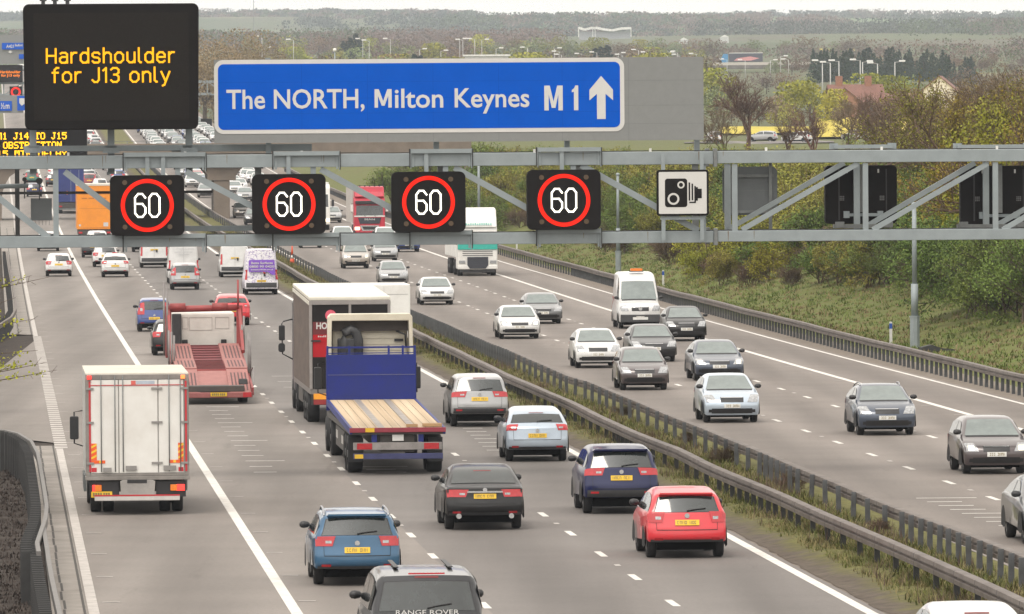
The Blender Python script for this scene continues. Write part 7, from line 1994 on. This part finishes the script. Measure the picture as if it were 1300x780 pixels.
# far woods: one mass per colour
def woods(name, n, leaf, seed, y0, y1, thr, label=None):
    rng = random.Random(seed); b = MB(); k = 0; tries = 0
    while k < n and tries < n * 40:
        tries += 1
        t = rng.random() ** 1.3; Yt = y0 + (y1 - y0) * t; X = rng.uniform(-.075, .075) * Yt
        hedge = abs(math.sin(Yt / (Yt * .035 + 60) * 1.0 + wav(X, Yt, 700) * 1.5)) < .09
        if not hedge and wav(X + seed * 77, Yt * .45, 170) < thr: continue
        k += 1; z = land(X, Yt); h = rng.uniform(6, 11) * (.55 if hedge else 1); w = rng.uniform(7, 13)
        for q in range(75):
            p = Vector((X + rng.gauss(0, .34) * w, Yt + rng.gauss(0, .3) * w, z + h * rng.uniform(.05, 1) ** .8))
            quad(b, p, Yt * .000115 * rng.uniform(.7, 1.6), rng)
    tag(b.build(name, leaf), label, 'woodland', kind='stuff')
woods('distant_woodland', 1500, L_PURP, 1, 2900, 10500, .42, 'hazy purplish woods and hedgerows across the far plain')
woods('distant_woodland', 900, leafm('far_leaf_green', (.05, .075, .04), (.10, .13, .06), .1), 2, 2900, 9500, .5, 'hazy green woods and hedgerows across the far plain')
woods('distant_woodland', 900, leafm('far_leaf_dark', (.055, .065, .055), (.09, .10, .08), .1), 3, 5200, 11400, .3, 'dark bluish woods along the far ridge')

# ---- ground cover
def tufts(name, pts, m, label, hmin, hmax, blades, w=.03, seed=1, cat='grass', lean=.5):
    rng = random.Random(seed); b = MB()
    for (x, y, z, s) in pts:
        for k in range(blades):
            a = rng.uniform(0, 6.28); h = rng.uniform(hmin, hmax) * s; l = rng.uniform(.1, lean) * h; ww = w * rng.uniform(.7, 1.4) * s
            bx, by = x + rng.gauss(0, .12) * s, y + rng.gauss(0, .12) * s; px_, py_ = -math.sin(a) * ww, math.cos(a) * ww
            i = len(b.v); b.v += [(bx - px_, by - py_, z - .03), (bx + px_, by + py_, z - .03), (bx + math.cos(a) * l, by + math.sin(a) * l, z + h)]
            b.f.append((i, i + 1, i + 2)); b.m.append(0); b.sm.append(False)
    return tag(b.build(name, m), label, cat, kind='stuff')
G1 = leafm('grass_fresh', (.075, .105, .022), (.155, .175, .045), .1, .45); G2 = leafm('grass_dry', (.13, .105, .045), (.23, .185, .095), .1, .6); G3 = leafm('weed_green', (.055, .075, .018), (.13, .14, .04), .1, .7); G4 = leafm('stalks_brown', (.09, .06, .045), (.16, .12, .085), .1, 1.2)
rg = random.Random(9); pa, pb = [], []
for k in range(15000):
    Yg = 262 + 330 * rg.random() ** 1.5; off = 32.2 + rg.random() * 14
    X = hs(Yg) + off
    px, py = project(X, Yg, land(X, Yg))
    if not (620 < px < 1330): continue
    (pa if rg.random() < .62 + .3 * wav(X, Yg, 4) else pb).append((X, Yg, land(X, Yg), rg.uniform(.7, 1.5)))
tufts('grass', pa, G1, 'fresh green grass on the embankment slope', .04, .13, 9, .022, 1, lean=1.6)
tufts('grass', pb, G2, 'dry straw grass on the embankment slope', .04, .13, 9, .02, 2, lean=1.6)
pa, pb, pc = [], [], []
def reserve_off(Yg):
    t = rg.random(); a = interp_path(PL, Yg) - hs(Yg); c = interp_path(PR, Yg) - hs(Yg)
    return 11.75 + (c - .15 - 11.75) * t
for k in range(19000):
    Yg = 128 + 560 * rg.random() ** 1.8; o_ = reserve_off(Yg); X = hs(Yg) + o_; z = zr(Yg) + .15
    v = rg.random() + .35 * wav(X * 2, Yg, 2.2)
    inner = o_ > interp_path(PL, Yg) - hs(Yg) + .1
    s = rg.uniform(.6, 1.3) * (1.25 if inner else .8)
    (pa if v < .45 else (pb if v < .9 else pc)).append((X, Yg, z, s))
tufts('weeds', pa, G3, 'low green weeds between the central barriers', .04, .15, 8, .014, 3, 'weeds', 1.6)
tufts('weeds', pb, G2, 'straw-coloured grass on the central reserve', .04, .13, 8, .012, 4, 'weeds', 1.6)
tufts('weeds', pc, G4, 'brown dead stalks on the central reserve', .08, .32, 4, .01, 5, 'weeds', .4)
pts = []
for k in range(1600):
    Yg = 150 + 500 * rg.random() ** 1.4; X = hs(Yg) - rg.uniform(5.9, 12)
    pts.append((X, Yg, land(X, Yg), rg.uniform(.5, 1.2)))
for k in range(4200):
    Yg = 140 + 110 * rg.random(); X = hs(Yg) - rg.uniform(4.9, 9)
    pts.append((X, Yg, land(X, Yg), rg.uniform(.4, 1.0)))
def in_layby(p): return G(10, 552)[1] < p[1] < G(10, 455)[1]
tufts('weeds', [p for p in pts if not in_layby(p)], leafm('litter', (.035, .028, .024), (.085, .07, .06), .1, 2), 'brown litter and dead growth on the left verge', .02, .075, 6, .03, 6, 'weeds', 1.4)
# shrubs low in the reserve
for Yg, of, s in ((198, 14.2, .2), (206, 14.4, .16), (214, 14.0, .2), (228, 14.2, .17), (176, 13.9, .16), (250, 14.1, .18)):
    plant('bush_bare', (hs(Yg) + of, Yg, zr(Yg) + .05), s, 'small brown dead shrub between the central barriers', 'shrub', 'dead shrubs between the barriers', 'shrub')
# sapling with fresh leaves leaning in from the left
def sapling():
    g = Vector((-18.6, 262, 0)); g.z = land(g.x, g.y)
    r = empty('sapling', g, 0, 'thin sapling with yellow green spring leaves leaning in at the left edge', 'tree')
    rng = random.Random(3); b = MB(); lf = MB()
    b.tube([(0, 0, -.2), (.1, 0, 1.5), (.3, 0, 3.0), (.5, .1, 4.6)], [.06, .05, .04, .015], 6)
    for (px, py, n) in ((72, 470, 12), (60, 460, 12), (45, 405, 10), (40, 350, 7), (62, 352, 7), (12, 350, 6), (10, 400, 8), (28, 420, 8), (5, 455, 8), (48, 445, 9), (20, 378, 7), (35, 462, 10)):
        P = CP + ray(px, py) * (262 + rng.uniform(-1, 1)); e = Vector(P) - g
        s0 = Vector((.2 + rng.uniform(-.1, .2), 0, max(.6, e.z - rng.uniform(.3, .9)))); mid = (s0 + e) / 2 + Vector((0, 0, rng.uniform(-.25, .1)))
        b.tube([s0, mid, e], [.022, .015, .006], 4, cap=False)
        for q in range(3):
            f = rng.uniform(.4, .95); a = s0.lerp(e, f) + Vector((0, 0, -.06)); b.tube([a, a + Vector((rng.uniform(.05, .35), 0, rng.uniform(-.1, .3)))], [.01, .005], 3, cap=False)
        for q in range(n):
            t = rng.uniform(.25, .9); base = s0.lerp(e, t)
            for u in range(5): quad(lf, base + Vector((rng.gauss(0, .08), rng.gauss(0, .1), rng.gauss(0, .08))), .05 * rng.uniform(.6, 1.3), rng)
    b.build('trunk', BARK, r); lf.build('leaves', leafm('leaves_spring', (.28, .30, .02), (.46, .44, .04), .1), r)
sapling()
print('shrubs', ne)
# ------------------------------------------------------------------ distant land: fields, houses, lamps, traffic
YELF = pm('rape_flowers', (.43, .345, .02), .85, 0, .2, .25); 
def sheet(name, px0, px1, Y0, Y1, m, dz=.25, n=14):
    b = MB(); rows = 6
    for j in range(rows + 1):
        Yt = Y0 + (Y1 - Y0) * j / rows
        for i in range(n + 1):
            X = (px0 + (px1 - px0) * i / n - 650) / FPX * Yt; b.v.append((X, Yt, land(X, Yt) + dz))
    for j in range(rows):
        for i in range(n): k = j * (n + 1) + i; b.f.append((k, k + 1, k + n + 2, k + n + 1)); b.m.append(0); b.sm.append(True)
    return tag(b.build(name, m), kind='structure')
sheet('yellow_field', 1035, 1265, 1095, 1470, YELF, .35)
sheet('yellow_field', 915, 1036, 1180, 1300, YELF, .35)
sheet('side_road', 870, 1060, 1020, 1052, AS2, .12)
GF = pm('field_green', (.075, .12, .035), .9, 0, .2, .02)
sheet('green_field', 600, 960, 6100, 7000, GF, 1.5); sheet('green_field', 980, 1420, 7400, 8600, GF, 1.5); sheet('pale_field', 1010, 1120, 9000, 9600, pm('field_pale', (.24, .25, .11), .9, 0, .1, .02), 1.5)
sheet('yellow_field', 1040, 1095, 3700, 3900, YELF, 1.0)
for px, key, m, lb, rz in ((917, 'estate', P_WHITE, 'white car driving away on the side road beyond the sign board', .1), (1022, 'hatch', P_WHITE, 'white car on the side road behind bare trees', 1.2), (978, 'hatch', P_SILVER, 'silver car on the side road behind the large bare tree', 1.3), (1098, 'hatch', P_WHITE, 'white car glimpsed through trees in front of the yellow field', 1.3)):
    Yt = 1036; X = (px - 9 - 650) / FPX * Yt
    make_car(key, m, (X, Yt, land(X, Yt) + .14), rz, lb)
def house(px, Yt, pyt, w, d, label, wallm, roofm, rot=0, chim=((-.3, 0), (.25, 0))):
    X = (px - 650) / FPX * Yt; zg = land(X, Yt); top = (CP + ray(px, pyt) * Yt)[2] - zg; ev = max(2.5, top - d * .42)
    r = empty('house', (X, Yt, zg - .2), rot, label, 'house')
    MB().prism([(-d / 2, 0), (d / 2, 0), (d / 2, ev), (0, top - .05), (-d / 2, ev)], -w / 2, w / 2, 'x').build('wall', wallm, r, fix=True)
    rf = MB(); 
    for sg in (-1, 1): rf.add([(x, sg * y, z) for x in (-w / 2 - .3, w / 2 + .3) for y, z in ((d / 2 + .4, ev - .3), (0, top), (0, top + .15), (d / 2 + .4, ev - .12))], [(0, 1, 2, 3), (7, 6, 5, 4), (0, 4, 5, 1), (2, 6, 7, 3), (3, 7, 4, 0)])
    rf = rf.build('roof', roofm, r, fix=True)
    for fx, fy in chim:
        MB().box(w * fx - .6, w * fx + .6, -.45, .45, top - 1.0, top + 1.7).build('chimney', pm('chimney_brick', (.26, .12, .075), .85, 0, .2, 3), rf)
    for k in (-1, 1):
        o = MB().box(k * w * .27 - .6, k * w * .27 + .6, -d / 2 - .06, -d / 2 + .02, ev - 1.9, ev - .7).build('window', GLASS, r)
        MB().box(k * w * .27 - .7, k * w * .27 + .7, -d / 2 - .09, -d / 2 - .061, ev - 2.0, ev - 1.9).build('sill', WHITEP, o)
BRK = pm('house_brick', (.23, .115, .08), .85, 0, .2, 1.5); TILE = pm('roof_tile', (.17, .078, .06), .8, 0, .2, 1.2); REN = pm('render_cream', (.62, .58, .5), .8, 0, .08, 1)
house(1087, 1480, 107, 10, 7.5, 'red-roofed brick house with two chimneys among the trees', BRK, TILE, .15)
house(1075, 1470, 111, 6, 5, 'lower red roof in front of the two-chimney house', BRK, TILE, 1.5, ())
house(1150, 1500, 118, 13, 7, 'long low red roof half hidden behind bare trees', BRK, TILE, .05, ())
house(1196, 1420, 96, 9, 5.5, 'cream gabled house end among the trees at the right', REN, TILE, 1.45, ())
def street_lamp(px, pyt, pyb, Yt, arm=1, dbl=False, label='distant street lamp on a thin pole', group='distant street lamps'):
    X = (px - 650) / FPX * Yt; zt = (CP + ray(px, pyt) * Yt)[2]; zg = min(land(X, Yt), zt - 5)
    r = empty('street_lamp', (X, Yt, zg), 0, label, 'street lamp', group); h = zt - zg
    t = .13 if Yt < 1900 else .10
    MB().tube([(0, 0, -.3), (0, 0, h)], [t * 1.3, t], 6).build('pole', pm('lamp_pole', (.42, .42, .41), .6, .1, .1, 2), r)
    for sg in ((arm,) if not dbl else (-1, 1)):
        MB().bar((0, 0, h - .05), (sg * 1.2, 0, h + .12), .09, .09).build('arm', pm('lamp_pole', (0, 0, 0)), r)
        MB().prism(rr(min(sg * .9, sg * 2.3), max(sg * .9, sg * 2.3), h + .05, h + .42, .12), -.25, .25).build('lamp_head', pm('lamp_head', (.72, .71, .70), .5), r, .04)
for px, pyt, pyb, ar in ((1046, 78, 108, -1), (1056, 80, 108, -1), (1067, 78, 107, -1), (1094, 77, 100, -1), (1097, 79, 98, 1), (1116, 81, 92, -1), (1138, 79, 100, 1)):
    street_lamp(px, pyt, pyb, 1750, ar, label='street lamp in the group before the dark conifers', group='street lamps before the conifers')
for px, pyt in ((335, 47), (338, 61), (375, 51), (463, 50), (471, 52), (498, 50), (535, 63), (562, 65), (586, 50), (590, 51), (605, 50), (614, 51), (632, 62), (672, 61), (706, 62), (712, 66), (741, 69), (715, 70), (760, 67), (787, 68), (792, 70), (813, 64), (825, 67), (828, 70), (845, 69), (850, 66), (862, 67), (864, 70), (886, 69), (925, 76), (948, 77), (980, 77), (993, 72), (1003, 76)):
    street_lamp(px, pyt, 0, 2450, RV.choice((-1, 1)))
# lorry on the raised road
Yt = 2650; px = 945; X = (px - 650) / FPX * Yt; z = (CP + ray(px, 83) * Yt)[2]
r = empty('articulated_lorry', (X, Yt, z), 0, 'distant lorry with blue cab and dark trailer on the raised road', 'lorry')
MB().box(-4.6, 6.6, -1.25, 1.25, 1.1, 4.0).build('trailer_body', pm('far_trailer', (.05, .055, .075), .5), r, .05)
b = MB().prism([(-3, 1.5), (2.6, 1.5), (5.6, 2.3), (2.4, 2.9), (-2, 2.3)], -1.27, -1.25); b.build('trailer_mark', pm('far_trailer_mark', (.55, .25, .25), .5), r, fix=True)
MB().box(-4.6, 6.6, -1.26, 1.26, 3.95, 4.15).build('trailer_roof', WHITEP, r)
MB().prism([(-7.2, .6), (-4.9, .6), (-4.9, 3.7), (-6.4, 3.8), (-7.1, 2.4)], -1.2, 1.2).build('cab', pm('far_cab_blue', (.05, .22, .42), .45), r, .06, fix=True)
for x in (-6.2, -3.5, 3.2, 4.5, 5.8):
    for y in (-1.05, 1.05): MB().tube([(x, y - .15, .5), (x, y + .15, .5)], .5, 12).build('wheel', RUBBER, r)
sheetb = MB(); 
sheetb.box(X - 14, X + 26, Yt - 6, Yt + 6, z - 1.2, z - .02)
tag(sheetb.build('raised_road', AS2), kind='structure')
r = empty('road_fence', (X + 13, Yt - 5.8, z), 0, 'pale parapet fence along the distant raised road', 'fence'); MB().box(-24, 14, -.1, .1, -.02, .9).build('panel', pm('fence_pale', (.45, .42, .38), .7), r)
# pale steel roof structure on the plain
Yt = 5200
def wp(px, py): p = CP + ray(px, py) * Yt; return Vector(p)
base = wp(768, 42); g0 = Vector((base.x, Yt, land(base.x, Yt)))
r = empty('arena_roof', g0, 0, 'long white steel roof structure standing out on the far plain', 'building')
TOP = [(735, 35.5), (742, 38), (752, 35.5), (754, 36.5), (756, 35.5), (766, 37.5), (777, 39), (789, 36.5), (801, 36)]
b = MB()
for a, c in zip(TOP, TOP[1:]): b.bar(wp(*a) - g0, wp(*c) - g0, 8, 1.5)
b.build('roof_truss', WHITEP, r)
for px, y0 in ((734.5, 34.5), (752.5, 35), (755.5, 35), (801, 35.5)):
    t = wp(px, y0) - g0; MB().box(t.x - .35, t.x + .35, -2, 2, wp(px, 41.5).z - g0.z - 3, t.z).build('mast', WHITEP, r)
a = wp(735, 42) - g0; c = wp(801, 40) - g0
MB().box(a.x, c.x, -1, 12, -1, wp(760, 40.3).z - g0.z).build('hall', pm('hall_grey', (.34, .35, .36), .6), r)
for px, py, w_, lb in ((920, 47.5, 5, 'small white shed on the far plain under the ridge'), (868, 51, 5, 'low pale warehouse far behind the grey board')):
    p = CP + ray(px, py) * 4800; zg = land(p[0], 4800)
    r = empty('shed', (p[0], 4800, zg), 0, lb, 'shed'); MB().box(-w_ / 2, w_ / 2, 0, 12, -1, max(2.2, min(4, p[2] - zg))).build('wall', pm('shed_wall', (.5, .5, .49), .6), r); MB().prism([(-w_ / 2 - .3, max(2.2, min(4, p[2] - zg))), (w_ / 2 + .3, max(2.2, min(4, p[2] - zg))), (0, max(2.2, min(4, p[2] - zg)) + 1.5)], -.3, 12.3).build('roof', WHITEP, r)
p = CP + ray(600, 73) * 2000
r = empty('warehouse', (p[0], 2000, land(p[0], 2000)), 0, 'long white warehouse roof just over the top edge of the blue sign', 'building')
hz = (CP + ray(620, 71.5) * 2000)[2] - land(p[0], 2000)
MB().box(-2, 9, 0, 20, -1, hz).build('wall', WHITEP, r); MB().box(-2.5, 9.5, -.5, 20.5, hz, hz + .4).build('roof', WHITEP, r)
p = CP + ray(425, 74) * 1150
r = empty('camera_mast', (p[0], 1150, land(p[0], 1150)), 0, 'white camera head on a mast peeping over the blue sign', 'camera')
ht = (CP + ray(425, 66) * 1150)[2] - land(p[0], 1150)
MB().tube([(0, 0, -.3), (0, 0, ht)], [.16, .1], 8).build('mast', STEEL, r); MB().lathe_x([(-.25, 0), (-.22, .2), (0, .3), (.22, .2), (.25, 0)], (0, 0, ht + .25), 12).build('camera_head', WHITEP, r)
p = CP + ray(322, 18) * 6000
r = empty('radio_mast', (p[0], 6000, land(p[0], 6000)), 0, 'hair-thin radio mast on the horizon left of centre', 'mast')
hm = (CP + ray(322.5, -2) * 6000)[2] - land(p[0], 6000); MB().tube([(0, 0, -1), (0, 0, hm)], .28, 6).build('lattice_mast', STEELD, r)
# trees at the bridge's right end and on the left verge
for px, Yt, key, ht in ((548, 790, 'thorn_dark', 6), (566, 770, 'bush_olive', 5), (590, 760, 'thorn_dark', 6.5), (520, 800, 'tree_bare_b', 6), (500, 790, 'bush_green', 4), (612, 700, 'thorn_dark', 6), (585, 680, 'bush_olive', 4.5), (600, 640, 'thorn_dark', 5), (545, 850, 'tree_bare_b', 8), (575, 860, 'tree_olive', 8), (520, 880, 'tree_bare_b', 7)):
    X = (px - 650) / FPX * Yt; zg = land(X, Yt); h0 = {'thorn_dark': 5, 'bush_olive': 4.2, 'tree_bare_b': 9, 'bush_green': 3.6, 'tree_olive': 9}[key]
    plant(key, (X, Yt, zg - .1), ht / h0, 'dense tree or shrub at the right end of the bridge', 'tree', 'trees at the right end of the bridge')
for k in range(9):
    Yt = 330 + 45 * k + RV.uniform(-8, 8); X = hs(Yt) - RV.uniform(9.5, 13)
    plant('bush_bare', (X, Yt, land(X, Yt)), RV.uniform(.3, .6), 'low brown scrub on the left verge', 'shrub', 'brown scrub on the left verge', 'shrub')

# ------------------------------------------------------------------ haze
hb = MB().box(-6000, 6000, -40, 14500, -4, 265)
m, t, N, L = nt('haze'); o = N.new('ShaderNodeOutputMaterial'); v = N.new('ShaderNodeVolumePrincipled')
v.inputs['Color'].default_value = (.80, .88, 1.0, 1); v.inputs['Density'].default_value = 0.00006; v.inputs['Anisotropy'].default_value = .1
L.new(v.outputs[0], o.inputs['Volume'])
tag(hb.build('haze', m), kind='stuff')
